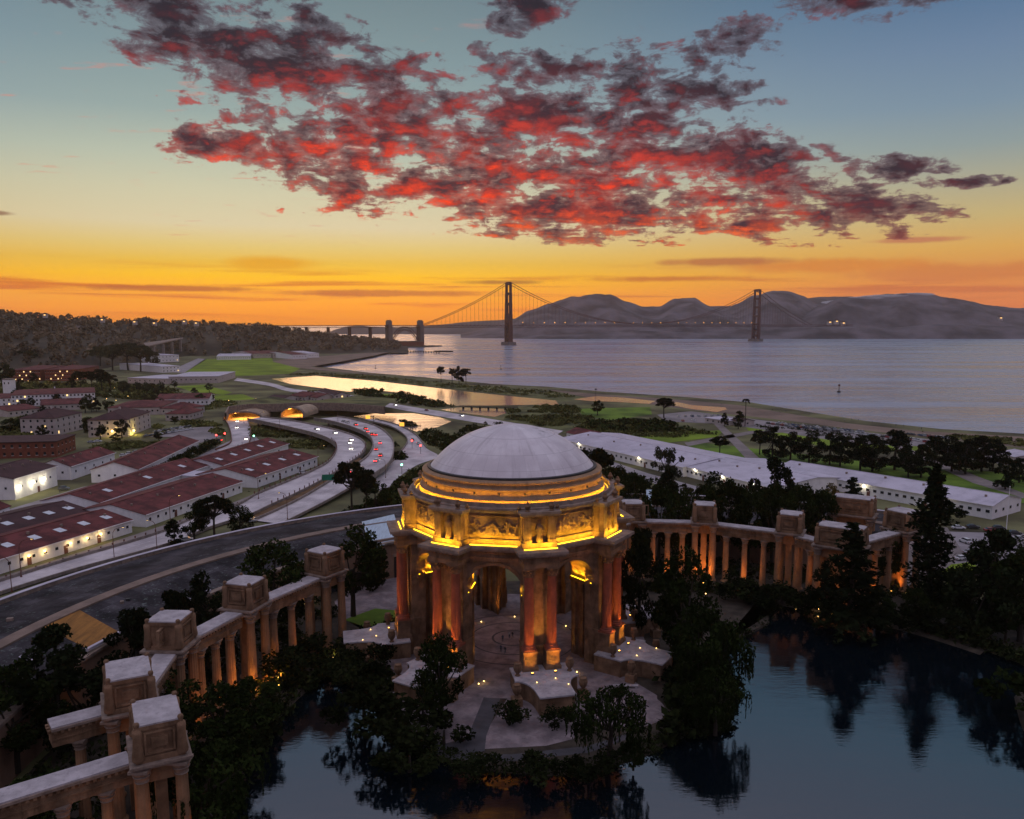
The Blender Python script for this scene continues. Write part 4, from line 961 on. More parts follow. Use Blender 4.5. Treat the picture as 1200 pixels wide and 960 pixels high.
S0 = T1 - ax * 1000; S1 = T2 + ax * 620
m_ = (S0 + S1) / 2; L_ = (S1 - S0).length
part('deck', MB().box((m_.x, m_.y, DK), (L_, 26, 1.6), brz), M['bridge'], bridge)
mb = MB(); k = int(L_ / 15)
for s in (-1, 1):
    c = m_ + pr * (s * 12.5); mb.box((c.x, c.y, DK - 7.4), (L_, 1.2, 1.2), brz)
for i in range(k):
    for s in (-1, 1):
        a = S0 + ax * (15.0 * i) + pr * (s * 12.6); b = a + ax * 7.5; c = a + ax * 15
        mb.tube([Vector((a.x, a.y, DK - 0.8)), Vector((b.x, b.y, DK - 7.2)), Vector((c.x, c.y, DK - 0.8))], 0.5, 3)
part('deck_truss', mb, M['bridge'], bridge)
def cab(s, t):          # t metres along from T1; height of the cable
    if 0 <= t <= 1231: u = t / 1231; return 222 - 4 * (222 - DK - 4) * u * (1 - u)
    u = (-t if t < 0 else t - 1231) / 343; return 222 + (DK - 2 - 222) * u - 4 * 12 * u * (1 - u)
for s in (-1, 1):
    pts = []
    for i in range(-14, 66):
        t = i * 24.5
        if t > 1231 + 343: break
        c = T1 + ax * t + pr * (s * 14); pts.append(Vector((c.x, c.y, cab(s, t))))
    part('main_cable', MB().tube(pts, 1.0, 6), M['bridge'], bridge)
    mb = MB()
    for i in range(-21, 98):
        t = i * 16.0
        if abs(t) < 8 or abs(t - 1231) < 8 or cab(s, t) < DK + 1: continue
        c = T1 + ax * t + pr * (s * 14); mb.box((c.x, c.y, (DK + cab(s, t)) / 2), (0.34, 0.34, cab(s, t) - DK), brz)
    o = part('suspender_ropes', mb, M['bridge'], bridge, recalc=False); o['kind'] = 'stuff'
for t in (-343, -343 - 112):                                    # concrete pylons either side of the arch
    c = T1 + ax * t
    part('anchor_pylon', MB().box((c.x, c.y, 36), (14, 34, 72), brz).box((c.x, c.y, 78), (11, 30, 14), brz).box((c.x, c.y, 86.5), (7, 24, 4), brz), M['pier'], bridge)
a0 = T1 - ax * 350; a1 = T1 - ax * 448
for s in (-1, 1):
    up = []; lo = []
    for i in range(15):
        u = i / 14; p = a0.lerp(a1, u) + pr * (s * 11); up.append(Vector((p.x, p.y, 20 + 46 * 4 * u * (1 - u)))); lo.append(Vector((p.x, p.y, 12 + 44 * 4 * u * (1 - u))))
    mb = MB(); mb.tube(up, 1.2, 5); mb.tube(lo, 1.0, 5)
    for i in range(14):
        mb.tube([up[i], lo[i + 1]], 0.5, 4)
        mb.tube([up[i], Vector((up[i].x, up[i].y, DK))], 0.5, 4)
    part('arch_rib', mb, M['bridge'], bridge)
for t in (-520, -590, -660, -730): c = T1 + ax * t; part('approach_bent', MB().box((c.x, c.y, 33), (4, 22, 66), brz), M['bridge'], bridge)
c = T1 - ax * 330 + pr * 26 + Vector((0, 0, 0))
fort = thing('harbour_fort', 'low dark brick fort on the point under the bridge arch', 'fort', (0, 0, 0))
q = T1 - ax * 400 + pr * 10
part('wall', MB().box((q.x, q.y, 8), (110, 46, 18), brz), M['brick'], fort); part('parapet', MB().box((q.x, q.y, 17.9), (112, 48, 1.8), brz), M['pier'], fort)
mb = MB().prism([(q.x + a, q.y + b) for a, b in ((-150, -60), (60, -75), (100, -20), (120, 60), (-150, 140))], -2, 3.0, 0.05); structure('point_rocks', mb, M['woodhill'])
for i in range(28):
    t = 20 + i * 46.0; c = T1 + ax * t - pr * 12
    lm = thing('bridge_lamp', 'tiny amber roadway lamp on the suspension bridge deck', 'lamp', (c.x, c.y, DK + 0.8), brz, 'roadway lamps along the bridge')
    part('post', MB().box((0, 0, 4), (0.4, 0.4, 8)), M['bridge'], lm) if i == 0 else share('post', KIDS[lamp0][0].data, lm)
    part('globe', MB().ball((0, 0, 8.3), 0.9, 1), M['orangelamp'], lm) if i == 0 else share('globe', KIDS[lamp0][1].data, lm)
    if i == 0: lamp0 = lm

# ================================================================ roads
def q6(u, v): return (200 + u / 3.3333, 430 + v / 3.3333)
def road(name, le, ri, zs, m, dz=0.0):
    n = len(le); zf = lambda i: zs if not isinstance(zs, (list, tuple)) else zs[i]
    a = [at(*le[i], zf(i) + dz) for i in range(n)]; b = [at(*ri[i], zf(i) + dz) for i in range(n)]
    def smooth(p):
        out = []
        for i in range(n - 1):
            p0, p1, p2, p3 = p[max(i - 1, 0)], p[i], p[i + 1], p[min(i + 2, n - 1)]
            for k in range(6):
                t = k / 6; out.append(0.5 * ((2 * p1) + (p2 - p0) * t + (2 * p0 - 5 * p1 + 4 * p2 - p3) * t * t + (3 * p1 - p0 - 3 * p2 + p3) * t ** 3))
        return out + [p[-1]]
    a, b = smooth(a), smooth(b)
    structure(name, MB().strip(a, b), m); return a, b
def lanes(a, b, fr, dash=False, w_=0.28, name='lane_marking'):
    mb = MB(); n = len(a)
    for f in fr:
        for i in range(n - 1):
            p = a[i].lerp(b[i], f); q = a[i + 1].lerp(b[i + 1], f); L = (q - p).length
            if L < 1e-3: continue
            u = (q - p) / L; s = Vector((-u.y, u.x, 0)) * w_ / 2; up = Vector((0, 0, 0.03))
            segs = [(0, L)] if not dash else [(x, min(x + 3.5, L)) for x in [9 * j for j in range(int(L / 9) + 1)]]
            for x0, x1 in segs:
                c, d = p + u * x0 + up, p + u * x1 + up; mb.add([c - s, d - s, d + s, c + s], [(0, 1, 2, 3)])
    structure(name, mb, M['line'])
def wall_along(root, pts, h, th, m, name='barrier', lift=0.0):
    n = len(pts); mb = MB(); off = []
    for i in range(n):
        t = (pts[min(i + 1, n - 1)] - pts[max(i - 1, 0)]).normalized(); off.append(Vector((-t.y, t.x, 0)) * th / 2)
    U = Vector((0, 0, h)); Lf = Vector((0, 0, lift))
    A = [p - o + Lf for p, o in zip(pts, off)]; B = [p + o + Lf for p, o in zip(pts, off)]
    mb.strip(A, [p + U for p in A]); mb.strip([p + U for p in A], [p + U for p in B]); mb.strip([p + U for p in B], B)
    return part(name, mb, m, root)
Bl = [q6(*p) for p in ((300, 205), (345, 213), (440, 233), (560, 262), (628, 290), (648, 322), (620, 370), (560, 405), (500, 432), (420, 465), (330, 503))] + [(279.5, 592), (230, 607), (190, 624), (146, 638), (80, 657), (0, 682), (-110, 716)]
Br = [q6(*p) for p in ((350, 197), (420, 205), (520, 220), (660, 252), (735, 280), (762, 310), (748, 342), (700, 377), (610, 436), (500, 494), (390, 545))] + [(292, 605), (246, 620), (204, 637), (156, 651), (86, 670), (0, 697), (-110, 733)]
Bz = [9.5, 9.6, 9.8, 9.8, 9.6, 9.2, 8.5, 7.5, 6.6, 5.9, 5.4, 5.0, 4.8, 4.8, 4.8, 4.8, 4.8, 4.8]
Ba, Bb = road('highway', Bl, Br, Bz, M['asphalt']); lanes(Ba, Bb, (0.06, 0.94)); lanes(Ba, Bb, (0.34, 0.64), True)
Cl = [q6(*p) for p in ((560, 203), (620, 213), (700, 235), (768, 265), (790, 300), (778, 340), (735, 378), (640, 438), (520, 510), (420, 560), (330, 600))]
Cr = [q6(*p) for p in ((650, 196), (695, 203), (800, 232), (858, 275), (872, 320), (855, 375), (800, 418), (720, 465), (640, 512), (540, 565), (440, 615))]
Cz = [9.5, 9.7, 9.8, 9.6, 9.2, 8.6, 7.8, 6.8, 6.0, 5.4, 5.0]
Ca, Cb = road('highway', Cl, Cr, Cz, M['asphalt']); lanes(Ca, Cb, (0.06, 0.94)); lanes(Ca, Cb, (0.36, 0.66), True)
Al = [q6(*p) for p in ((205, 198), (225, 230), (236, 268), (232, 300), (176, 326))]; Ar = [q6(*p) for p in ((300, 204), (312, 240), (313, 275), (306, 305), (318, 340))]
Aa, Ab = road('ramp_road', Al, Ar, [6.0, 5.5, 5.0, 4.8, 4.75], M['asphalt']); lanes(Aa, Ab, (0.06, 0.94)); lanes(Aa, Ab, (0.5,), True)
Dl = [q6(*p) for p in ((735, 205), (850, 232), (905, 262), (925, 292), (900, 332), (870, 368), (815, 420), (770, 470))]; Dr = [q6(*p) for p in ((800, 205), (890, 230), (958, 268), (1000, 318), (1045, 350), (960, 385), (880, 440), (840, 490))]
Da, Db = road('ramp_road', Dl, Dr, [7, 6.4, 5.8, 5.2, 4.8, 4.8, 4.8, 4.8], M['asphalt']); lanes(Da, Db, (0.08, 0.92)); lanes(Da, Db, (0.5,), True)
El = [(278, 443), (318, 449), (345, 456), (407, 462.5), (455, 472), (500, 479.5), (560, 488.5), (604, 496), (660, 505)]; Er = [(274, 446), (314, 452), (340, 459), (405, 466.5), (455, 477.5), (500, 485.5), (560, 495.5), (600, 502), (650, 511)]
Ea, Eb = road('shore_road', El, Er, 4.7, M['asphalt']); lanes(Ea, Eb, (0.5,))
# local street in front of the long sheds, with a pavement and bollards
Fl = [q6(*p) for p in ((575, 390), (450, 445), (340, 490), (230, 535))] + [(215, 608), (160, 626), (100, 645), (0, 676), (-110, 706)]
Fr = [q6(*p) for p in ((600, 392), (480, 448), (380, 490), (290, 530))] + [(240, 604), (186, 623), (142, 637), (76, 656), (0, 681), (-110, 714)][0:0] + [(226, 608), (184, 624), (130, 641), (0, 681), (-110, 714)]
Fa, Fb = road('pavement', Fl, Fr, 4.68, M['path'])
via = thing('viaduct', 'curved concrete viaduct carrying the city bound carriageway', 'viaduct', (0, 0, 0))
for p, nm in ((Ba, 'barrier'), (Bb, 'barrier')): wall_along(via, p, 0.95, 0.45, M['concrete'])
def fascia(root, pts, drop, name='fascia'):
    mb = MB(); mb.strip([p - Vector((0, 0, 0.05)) for p in pts], [p - Vector((0, 0, drop)) for p in pts]); part(name, mb, M['concrete'], root)
fascia(via, Ba[:44], 1.6); fascia(via, Bb[:44], 1.6)
for i in range(4, 40, 6):
    for f in (0.25, 0.75):
        c = Ba[i].lerp(Bb[i], f); part('support_column', MB().lathe([(0.7, 4.3), (0.7, c.z - 0.3)], (c.x, c.y, 0), 10), M['concrete'], via)
vi2 = thing('viaduct', 'concrete viaduct with red tail lights carrying the outbound carriageway', 'viaduct', (0, 0, 0))
for p in (Ca, Cb): wall_along(vi2, p, 0.95, 0.45, M['concrete'])
fascia(vi2, Ca[:40], 1.6); fascia(vi2, Cb[:40], 1.6)
for i in range(4, 36, 6):
    for f in (0.25, 0.75):
        c = Ca[i].lerp(Cb[i], f); part('support_column', MB().lathe([(0.7, 4.3), (0.7, c.z - 0.3)], (c.x, c.y, 0), 10), M['concrete'], vi2)
for p, lb, m in ((Aa, 'low railing on the outer side of the tunnel ramp', M['rust']), (Ab, 'low railing on the inner side of the tunnel ramp', M['rust']), (Da, 'low railing between viaduct and exit ramp', M['concrete']), (Db[:19], 'low railing on the pond side of the exit ramp', M['concrete'])):
    t_ = thing('ramp_railing', lb, 'railing'); wall_along(t_, p, 0.9, 0.4, m, 'rail')
# planted brown median between the carriageways
mb = MB(); mb.strip([p + Vector((0, 0, 0.0)) for p in Bb[38:66]], [Ca[min(len(Ca) - 1, i)] for i in range(34, 62)])
structure('median_strip', mb, mat('dry_median_soil', (0.13, 0.075, 0.035), 0.95, 0.4, 0.2))
M['bollard'] = M['rust']
bo_me = MB().box((0, 0, 0.55), (0.34, 0.34, 1.1)).box((0, 0, 1.12), (0.42, 0.42, 0.12)).mesh('bollard', M['rust'])
def bollards(pts, step, label, group, lim=40):
    acc = 0; k = 0
    for p, q in zip(pts, pts[1:]):
        L = (q - p).length
        while acc < L and k < lim:
            c = p + (q - p) * (acc / L); o = bpy.data.objects.new('bollard', bo_me); col.objects.link(o); o.location = c; tag(o, label, 'bollard', group); acc += step; k += 1
        acc -= L
bollards(Fb[18:], 4.6, 'short rust red post along the pavement by the long sheds', 'rust red posts along the pavement', 34)
bollards([p + Vector((0, 0, 0.9)) for p in Ba[24:62]], 4.2, 'rust red post on the carriageway barrier', 'posts on the carriageway barrier', 46)
bollards([p + Vector((0, 0, 0.9)) for p in Bb[30:62]], 4.6, 'rust red post on the median barrier', 'posts on the median barrier', 40)

# tunnel portals lit orange inside
M['tunnel'] = mat('tunnel_lining', (0.35, 0.26, 0.18), 0.7, 0.2, 0.3)
def portal(cx, cy, w_, h_, base, label, rz):
    t_ = thing('tunnel_portal', label, 'tunnel', (cx, cy, base), rz)
    op = [(-w_ / 2, 0)] + [(-w_ / 2 * math.cos(PI * i / 16), h_ * 0.25 + h_ * 0.75 * math.sin(PI * i / 16)) for i in range(17)] + [(w_ / 2, 0)]
    ou = [(x * 1.07, z * 1.13 + (0.3 if z > 0 else 0)) for x, z in op]
    mb = MB(); mb.strip([(x, 0, z) for x, z in op], [(x, 0, z) for x, z in ou]); mb.strip([(x, 0, z) for x, z in ou], [(x, 3, z) for x, z in ou]); part('arch_rim', mb, M['ledge'], t_)
    part('lining', MB().strip([(x, 0.02, z) for x, z in op], [(x, 34, z) for x, z in op]), M['tunnel'], t_)
    part('road_bed', MB().sheet([(-w_ / 2, 0, 0.12), (w_ / 2, 0, 0.12), (w_ / 2, 34, 0.12), (-w_ / 2, 34, 0.12)]), M['asphalt'], t_)
    part('end_wall', MB().sheet([(x, 33.5, z) for x, z in op]), M['tunnel'], t_)
    for s in (-0.45, 0.45): part('ceiling_light', MB().box((s * w_ * 0.5, 14, h_ * 0.86), (0.5, 22, 0.15)), M['orangelamp'], t_)
    l = lamp('AREA', (0, 12, h_ * 0.8), 5200 * w_ / 20, (1.0, 0.38, 0.05), size=w_ * 0.6, parent=t_, shape='RECTANGLE', sy=18)
    return t_
p = at(281, 492, 7.0); portal(p.x, p.y + 6, 27, 6.2, 5.4, 'wide tunnel mouth glowing orange beside the ramp', R(4))
p = at(339.5, 489, 9.0); portal(p.x, p.y + 6, 16.5, 6.8, 8.0, 'smaller tunnel mouth glowing orange at the viaduct end', R(-6))
lid = thing('retaining_wall', 'pale concrete retaining wall along the tunnel top', 'retaining wall')
pts = [at(a, b, 14.0) for a, b in ((262, 486), (266, 478.5), (290, 475.5), (322, 475.5), (350, 474), (400, 474.5), (450, 478.5))]
wall_along(lid, [Vector((p_.x, p_.y + 4, 9.0)) for p_ in pts], 6.0, 1.0, M['ledge'], 'wall')
mb = MB(); mb.strip([Vector((p_.x, p_.y + 4.6, 14.9)) for p_ in pts[1:]], [Vector((p_.x * 1.03, p_.y + 90, 13 if i not in (2, 3) else 9)) for i, p_ in enumerate(pts[1:])]); structure('tunnel_bank', mb, M['scrub'])

# street lamps: curved mast
sl = MB(); pts = [(0, 0, 0.3), (0, 0, 4), (0, 0, 8.2), (0.15, 0, 9.6), (0.8, 0, 10.6), (2.0, 0, 11.1), (3.0, 0, 11.2)]
sl.tube(pts, 0.13, 6, 0.08); mast_me = sl.mesh('mast', M['rust']); foot_me = MB().lathe([(0.3, 0), (0.3, 0.5), (0.16, 0.7)], (0, 0, 0), 8).mesh('foot', M['rust'])
head_me = MB().box((3.35, 0, 11.2), (0.9, 0.34, 0.18)).mesh('lamp_head', M['metal']); gl_me = MB().box((3.4, 0, 11.09), (0.6, 0.24, 0.05)).mesh('lens', M['warmlamp'])
for a, b, z, rz, sc, lb in ((25, 677, 4.6, 20, 1, 'curved street lamp at the far left end of the pavement'), (14, 694, 4.8, 200, 0.9, 'curved street lamp on the carriageway edge nearest the hall'), (200, 617, 4.7, 20, 1, 'curved street lamp before the long shed gable'),
        (184, 644, 4.8, 165, 0.85, 'street lamp in the carriageway beside the dark cypress'), (303, 585, 5.2, 20, 0.95, 'street lamp at the barrier near the shed corner'), (337, 609, 5.0, 165, 0.9, 'street lamp on the median before the hall roof'),
        (373, 545, 4.7, 20, 0.9, 'street lamp where the pavement meets the viaduct'), (286, 496, 6, 20, 0.8, 'street lamp in the mouth of the ramp'), (305, 499, 9.6, 30, 0.8, 'street lamp at the start of the viaduct'),
        (328, 503, 9.8, 30, 0.8, 'street lamp on the viaduct before the smaller tunnel'), (352, 494, 9.6, 200, 0.8, 'street lamp between the two carriageways near the tunnel'), (396, 494, 9.6, 190, 0.8, 'street lamp on the outbound viaduct near the pond'),
        (447, 508, 6.5, 190, 0.8, 'street lamp on the exit ramp beside the pond'), (134, 656, 4.8, 20, 0.9, 'street lamp behind the row of wall lamps'), (452, 560, 4.8, 170, 0.8, 'street lamp at the side street left of the dome')):
    t_ = thing('street_lamp', lb, 'street lamp', at(a, b, z), R(rz), 'street lamps along the roads'); t_.scale = (sc,) * 3
    share('mast', mast_me, t_); share('foot', foot_me, t_); share('lamp_head', head_me, t_); share('lens', gl_me, t_)
# signs and signals
M['signgreen'] = mat('green_sign_face', (0.01, 0.16, 0.09), 0.5, 0.08, 1.0)
M['signamber'] = emit('amber_sign_face', (1.0, 0.42, 0.04), 1.6)
p = at(385, 570, 6.0); sg = thing('road_sign', 'big blank green road sign on the carriageway edge', 'sign', p, R(8))
part('panel', MB().box((0, 0, 4.0), (5.4, 0.12, 2.6)), M['signgreen'], sg)
for s in (-2, 2): part('post', MB().box((s, 0.15, 1.5), (0.2, 0.16, 4.4)), M['metal'], sg)
for a, b, z, wd, lb in ((434, 499, 7.5, 5, 'small amber message sign over the outbound carriageway'), (476, 508, 6.0, 9, 'amber message sign gantry beside the pond')):
    t_ = thing('sign_gantry', lb, 'sign', at(a, b, z)); part('post', MB().box((wd * 0.5, 0, 3.4), (0.4, 0.4, 7.0)), M['metal'], t_)
    part('beam', MB().box((0, 0, 6.4), (wd, 0.3, 0.35)), M['metal'], t_); part('panel', MB().box((-wd * 0.3, -0.25, 6.0), (3.0, 0.2, 2.4)), M['signamber'], t_)
for a, b, c, lb in ((483, 526, 'redlamp', 'traffic signal showing red at the ramp end, left one'), (493, 532, 'redlamp', 'traffic signal showing red at the ramp end, right one'), (254, 519, 'redlamp', 'traffic signal showing red left of the tunnel ramp foot'),
                    (264, 517, 'redlamp', 'traffic signal showing red right at the tunnel ramp foot'), (298, 520, 'greenlamp', 'traffic signal showing green at the tunnel ramp foot'), (471, 556, 'greenlamp', 'small green street sign post left of the dome')):
    t_ = thing('traffic_signal', lb, 'traffic light', at(a, b, 4.7)); part('post', MB().box((0, 0, 2), (0.2, 0.2, 4)), M['metal'], t_)
    part('head', MB().box((0, 0, 4.5), (0.6, 0.5, 1.4)), M['metal'], t_); part('lens', MB().ball((0, -0.3, 4.8), 0.62, 1), M[c], t_)
# footbridge over the marsh, pier and buoys
fb_ = thing('footbridge', 'low timber footbridge across the marsh water', 'footbridge'); a, b = at(538, 477.5, 5.8), at(607, 478.5, 5.8); u = (b - a).normalized(); rz = math.atan2(u.y, u.x); m2 = (a + b) / 2
part('deck', MB().box((m2.x, m2.y, 6.3), ((b - a).length, 3.2, 0.4), rz), M['bark'], fb_); part('handrail', MB().box((m2.x, m2.y - 1.5, 7.4), ((b - a).length, 0.15, 0.2), rz).box((m2.x, m2.y + 1.5, 7.4), ((b - a).length, 0.15, 0.2), rz), M['bark'], fb_)
for i in range(7): c = a.lerp(b, (i + 0.5) / 7); part('pile', MB().box((c.x, c.y, 5.3), (1.2, 3.0, 1.8), rz), M['bark'], fb_)
pier = thing('wharf', 'dark timber wharf on piles off the wooded point', 'wharf'); a, b = at(474, 411.8, 3), at(516, 412.6, 3); u = (b - a).normalized(); rz = math.atan2(u.y, u.x)
part('walkway', MB().box(((a + b) / 2)[:2] + (4.2,), ((b - a).length, 4, 0.6), rz), M['bark'], pier); c = at(520, 412.6, 3); part('platform', MB().box((c.x, c.y, 4.6), (42, 26, 3.4), rz), M['bark'], pier)
for i in range(14): c = a.lerp(b, (i + 0.5) / 14); part('pile', MB().box((c.x, c.y, 1.5), (1.4, 3.6, 5), rz), M['bark'], pier)
def buoy(a, b, h, lb):
    t_ = thing('channel_buoy', lb, 'buoy', at(a, b, 0), 0, 'buoys in the bay'); t_.scale = (h / 6,) * 3
    part('float', MB().lathe([(0.05, -0.5), (1.2, -0.4), (1.3, 0.8), (0.7, 1.2), (0.05, 1.25)], (0, 0, 0), 12), M['metal'], t_)
    part('mast', MB().tube([(0, 0, 1.2), (0, 0, 5.0)], 0.35, 6, 0.2), M['metal'], t_); part('topmark', MB().box((0, 0, 5.4), (1.2, 1.2, 1.3)), M['rust'], t_)
buoy(983, 460, 9, 'dark channel marker out on the bay near the beach'); buoy(587, 433, 7, 'small dark channel marker before the bridge tower'); buoy(440, 432, 6, 'thin post in the shallow water off the sandy point')
p = at(1177, 646, 4.6); fp = thing('flagpole', 'tall bare white pole beside the parked cars', 'pole', p); part('pole', MB().tube([(0, 0, 0), (0, 0, 21)], 0.16, 8, 0.07), M['white'], fp); part('finial', MB().ball((0, 0, 21.1), 0.18, 1), M['white'], fp); part('foot', MB().lathe([(0.4, 0), (0.4, 0.4), (0.2, 0.5)], (0, 0, 0), 8), M['concrete'], fp)

# ================================================================ buildings of the town side
def q5(u, v): return (u / 3.5556, 430 + v / 3.5556)
win_me = {}
def window_mesh(w_, h_, lit=False):
    k = (round(w_, 2), round(h_, 2), lit)
    if k not in win_me: win_me[k] = (MB().box((0, 0, 0), (w_, 0.12, h_)).mesh('window', M['litwin'] if lit else M['glass']), MB().box((0, 0, -h_ / 2 - 0.1), (w_ + 0.3, 0.24, 0.14)).mesh('sill', M['white']))
    return win_me[k]
def building(name, label, N, F, L, h, roof='gable', rise=2.5, wall='white', rmat='red_roof', rows=1, nwin=(6, 3), ws=(1.4, 1.2), lit=0, z=GZ, over=0.5, door=0, swap=False, cat='building', skyl=0, chim=0, group=None, winz=None):
    """N nearest corner, F end of the long side, L end of the short side (ground pixels)"""
    n, f, l = at(*N, z), at(*F, z), at(*L, z)
    u = (f - n); u.z = 0; LL = u.length; u.normalize(); v = Vector((-u.y, u.x, 0))
    if v.dot(l - n) < 0: v = -v
    WW = max(6.0, abs(v.dot(l - n)))
    rz = math.atan2(u.y, u.x); sgn = 1 if v.dot(Vector((-math.sin(rz), math.cos(rz), 0))) > 0 else -1
    t_ = thing(name, label, cat, n - Vector((0, 0, 0)), rz, group)
    P = lambda a, b, c: (a, sgn * b, c)
    W_ = M[wall]; mb = MB(); hr = h + rise
    if roof == 'gable':
        mb.add([P(0, 0, 0), P(LL, 0, 0), P(LL, 0, h), P(0, 0, h)], [(0, 1, 2, 3)]); mb.add([P(0, WW, 0), P(LL, WW, 0), P(LL, WW, h), P(0, WW, h)], [(0, 1, 2, 3)])
        for a in (0, LL): mb.add([P(a, 0, 0), P(a, WW, 0), P(a, WW, h), P(a, WW / 2, hr), P(a, 0, h)], [(0, 1, 2, 3, 4)])
    else:
        mb.add([P(0, 0, 0), P(LL, 0, 0), P(LL, WW, 0), P(0, WW, 0), P(0, 0, h), P(LL, 0, h), P(LL, WW, h), P(0, WW, h)], [(0, 1, 5, 4), (1, 2, 6, 5), (2, 3, 7, 6), (3, 0, 4, 7)])
    part('wall', mb, W_, t_)
    mb = MB(); th = 0.25; o = over; s_ = rise / (WW / 2)
    if roof == 'gable':
        for y0, y1, z0, z1 in ((-o, WW / 2, h - o * s_, hr), (WW + o, WW / 2, h - o * s_, hr)):
            a, b = -o, LL + o
            mb.add([P(a, y0, z0 + 0.03), P(b, y0, z0 + 0.03), P(b, y1, z1 + 0.03), P(a, y1, z1 + 0.03), P(a, y0, z0 + th), P(b, y0, z0 + th), P(b, y1, z1 + th), P(a, y1, z1 + th)], [(0, 1, 2, 3), (4, 5, 6, 7), (0, 1, 5, 4), (1, 2, 6, 5), (3, 0, 4, 7)])
    elif roof == 'hip':
        e = min(WW / 2, LL / 2 - 0.5)
        B = [P(-o, -o, h), P(LL + o, -o, h), P(LL + o, WW + o, h), P(-o, WW + o, h)]; B2 = [(x, y, zz + th) for x, y, zz in B]; T = [P(e, WW / 2, hr + th), P(LL - e, WW / 2, hr + th)]
        mb.add(B + B2 + T, [(3, 2, 1, 0), (0, 1, 5, 4), (1, 2, 6, 5), (2, 3, 7, 6), (3, 0, 4, 7), (4, 5, 9, 8), (5, 6, 9), (6, 7, 8, 9), (7, 4, 8)])
    else:
        B = [P(-o, -o, h), P(LL + o, -o, h), P(LL + o, WW + o, h), P(-o, WW + o, h)]; mb.add(B + [(x, y, zz + 0.5) for x, y, zz in B], [(3, 2, 1, 0), (4, 5, 6, 7), (0, 1, 5, 4), (1, 2, 6, 5), (2, 3, 7, 6), (3, 0, 4, 7)])
    rf = part('roof', mb, M[rmat], t_)
    if roof == 'gable' or roof == 'hip':
        a = o if roof == 'gable' else -min(WW / 2, LL / 2 - .5); mb = MB().box(P(LL / 2, WW / 2, hr + th + 0.02), (LL + 2 * a - 0.2, 0.5, 0.16)); part('ridge_cap', mb, M[rmat], rf)
    for side, cnt in ((0, nwin[0]), (1, nwin[1])):
        span_ = LL if side == 0 else WW
        for r_ in range(rows):
            zz = (h * (r_ + 0.55) / rows) if winz is None else winz
            for i in range(cnt):
                k = span_ * (i + 0.5) / cnt
                isl_ = ((i * 7 + r_ * 3 + side) % 11) < lit
                wm, sm = window_mesh(ws[0], ws[1], isl_)
                if side == 0: wo = share('window', wm, t_, P(k, -0.03, zz)); 
                else: wo = share('window', wm, t_, P(-0.03, k, zz), PI / 2)
                share('sill', sm, wo)
    for i in range(door):
        k = LL * (i + 1.0) / (door + 1.0); part('door', MB().box(P(k + 1.2, -0.05, 1.3), (1.4, 0.14, 2.6)), M['rust'], t_)
    if roof == 'gable' and LL > 30:
        part('gutter', MB().box(P(LL / 2, -o - 0.12, h - o * s_ + 0.1), (LL + 2 * o, 0.22, 0.24)), M['white'], rf)
        for i in range(5):
            a = LL * (i + 0.3 + 0.4 * ((i * 37) % 10) / 10) / 5; y = WW * (0.30 + 0.04 * (i % 3)); part('roof_vent', MB().box(P(a, y, h + rise * y / (WW / 2) + 0.45), (0.7, 0.7, 1.1)), M['ledge'], rf)
    for i in range(skyl):
        a = LL * (i + 0.5) / skyl; y = WW * 0.25; zz = h + rise * 0.5 + th
        ang_ = math.atan2(rise, WW / 2); mb = MB(); c = 1.0
        mb.add([P(a - 1.4, y - 1.6, zz - 1.6 * s_ + 0.12), P(a + 1.4, y - 1.6, zz - 1.6 * s_ + 0.12), P(a + 1.4, y + 1.6, zz + 1.6 * s_ + 0.12), P(a - 1.4, y + 1.6, zz + 1.6 * s_ + 0.12)], [(0, 1, 2, 3)])
        part('skylight', mb, M['skylight'], rf)
    for i in range(chim):
        a = LL * (i + 1) / (chim + 1); part('chimney', MB().box(P(a, WW * 0.5, hr + 0.7), (1.0, 1.0, 2.0)), W_, rf)
    t_['dims'] = 0; del t_['dims']
    return t_, P, LL, WW, rz, n
def wlamp(t_, P, a, b, z, c, e, face=0, m='warmlamp', sz=0.45):
    p = P(a, b, z); o = part('wall_lamp', MB().ball(p, sz, 1), M[m], t_)
    lamp('POINT', (p[0] + (0 if face == 0 else -0.9), p[1] + (P(0, -0.9, 0)[1] if face == 0 else 0), p[2] - 0.2), e, c, size=0.3, parent=t_)
WARM = (1.0, 0.70, 0.30); WHITE = (1.0, 0.90, 0.62)
# long sheds along the carriageway
t_, P, LL, WW, rz, n = building('long_shed', 'long white shed with red roof in the middle of the front row', (171.6, 618), (284, 577), (132, 600), 4.6, rise=3.0, nwin=(14, 2), ws=(1.1, 1.0), door=3, group='red roofed sheds')
t_, P, LL, WW, rz, n = building('long_shed', 'long red roofed shed just behind the middle front shed', (118, 603), (246, 556), (70, 594), 4.6, rise=3.0, nwin=(2, 3), ws=(1.1, 1.0), group='red roofed sheds', skyl=3)
t_, P, LL, WW, rz, n = building('long_shed', 'red roofed shed with warm wall lamps at the left front', (155, 624), (-60, 692), (124, 607), 4.4, rise=2.7, nwin=(16, 2), ws=(1.0, 0.9), door=4, skyl=7, group='red roofed sheds')
for a in (14, 19.5, 26, 35.5, 41): wlamp(t_, P, a, -0.5, 3.0, WARM, 170)
wlamp(t_, P, 74, -0.5, 3.0, WARM, 90)
t_, P, LL, WW, rz, n = building('long_shed', 'dark red roofed shed with skylights behind the lamp lit shed', (110, 613), (-70, 664), (76, 597), 4.4, rise=2.6, nwin=(4, 2), ws=(1.0, 0.9), rmat='dull_roof', skyl=7, group='red roofed sheds')
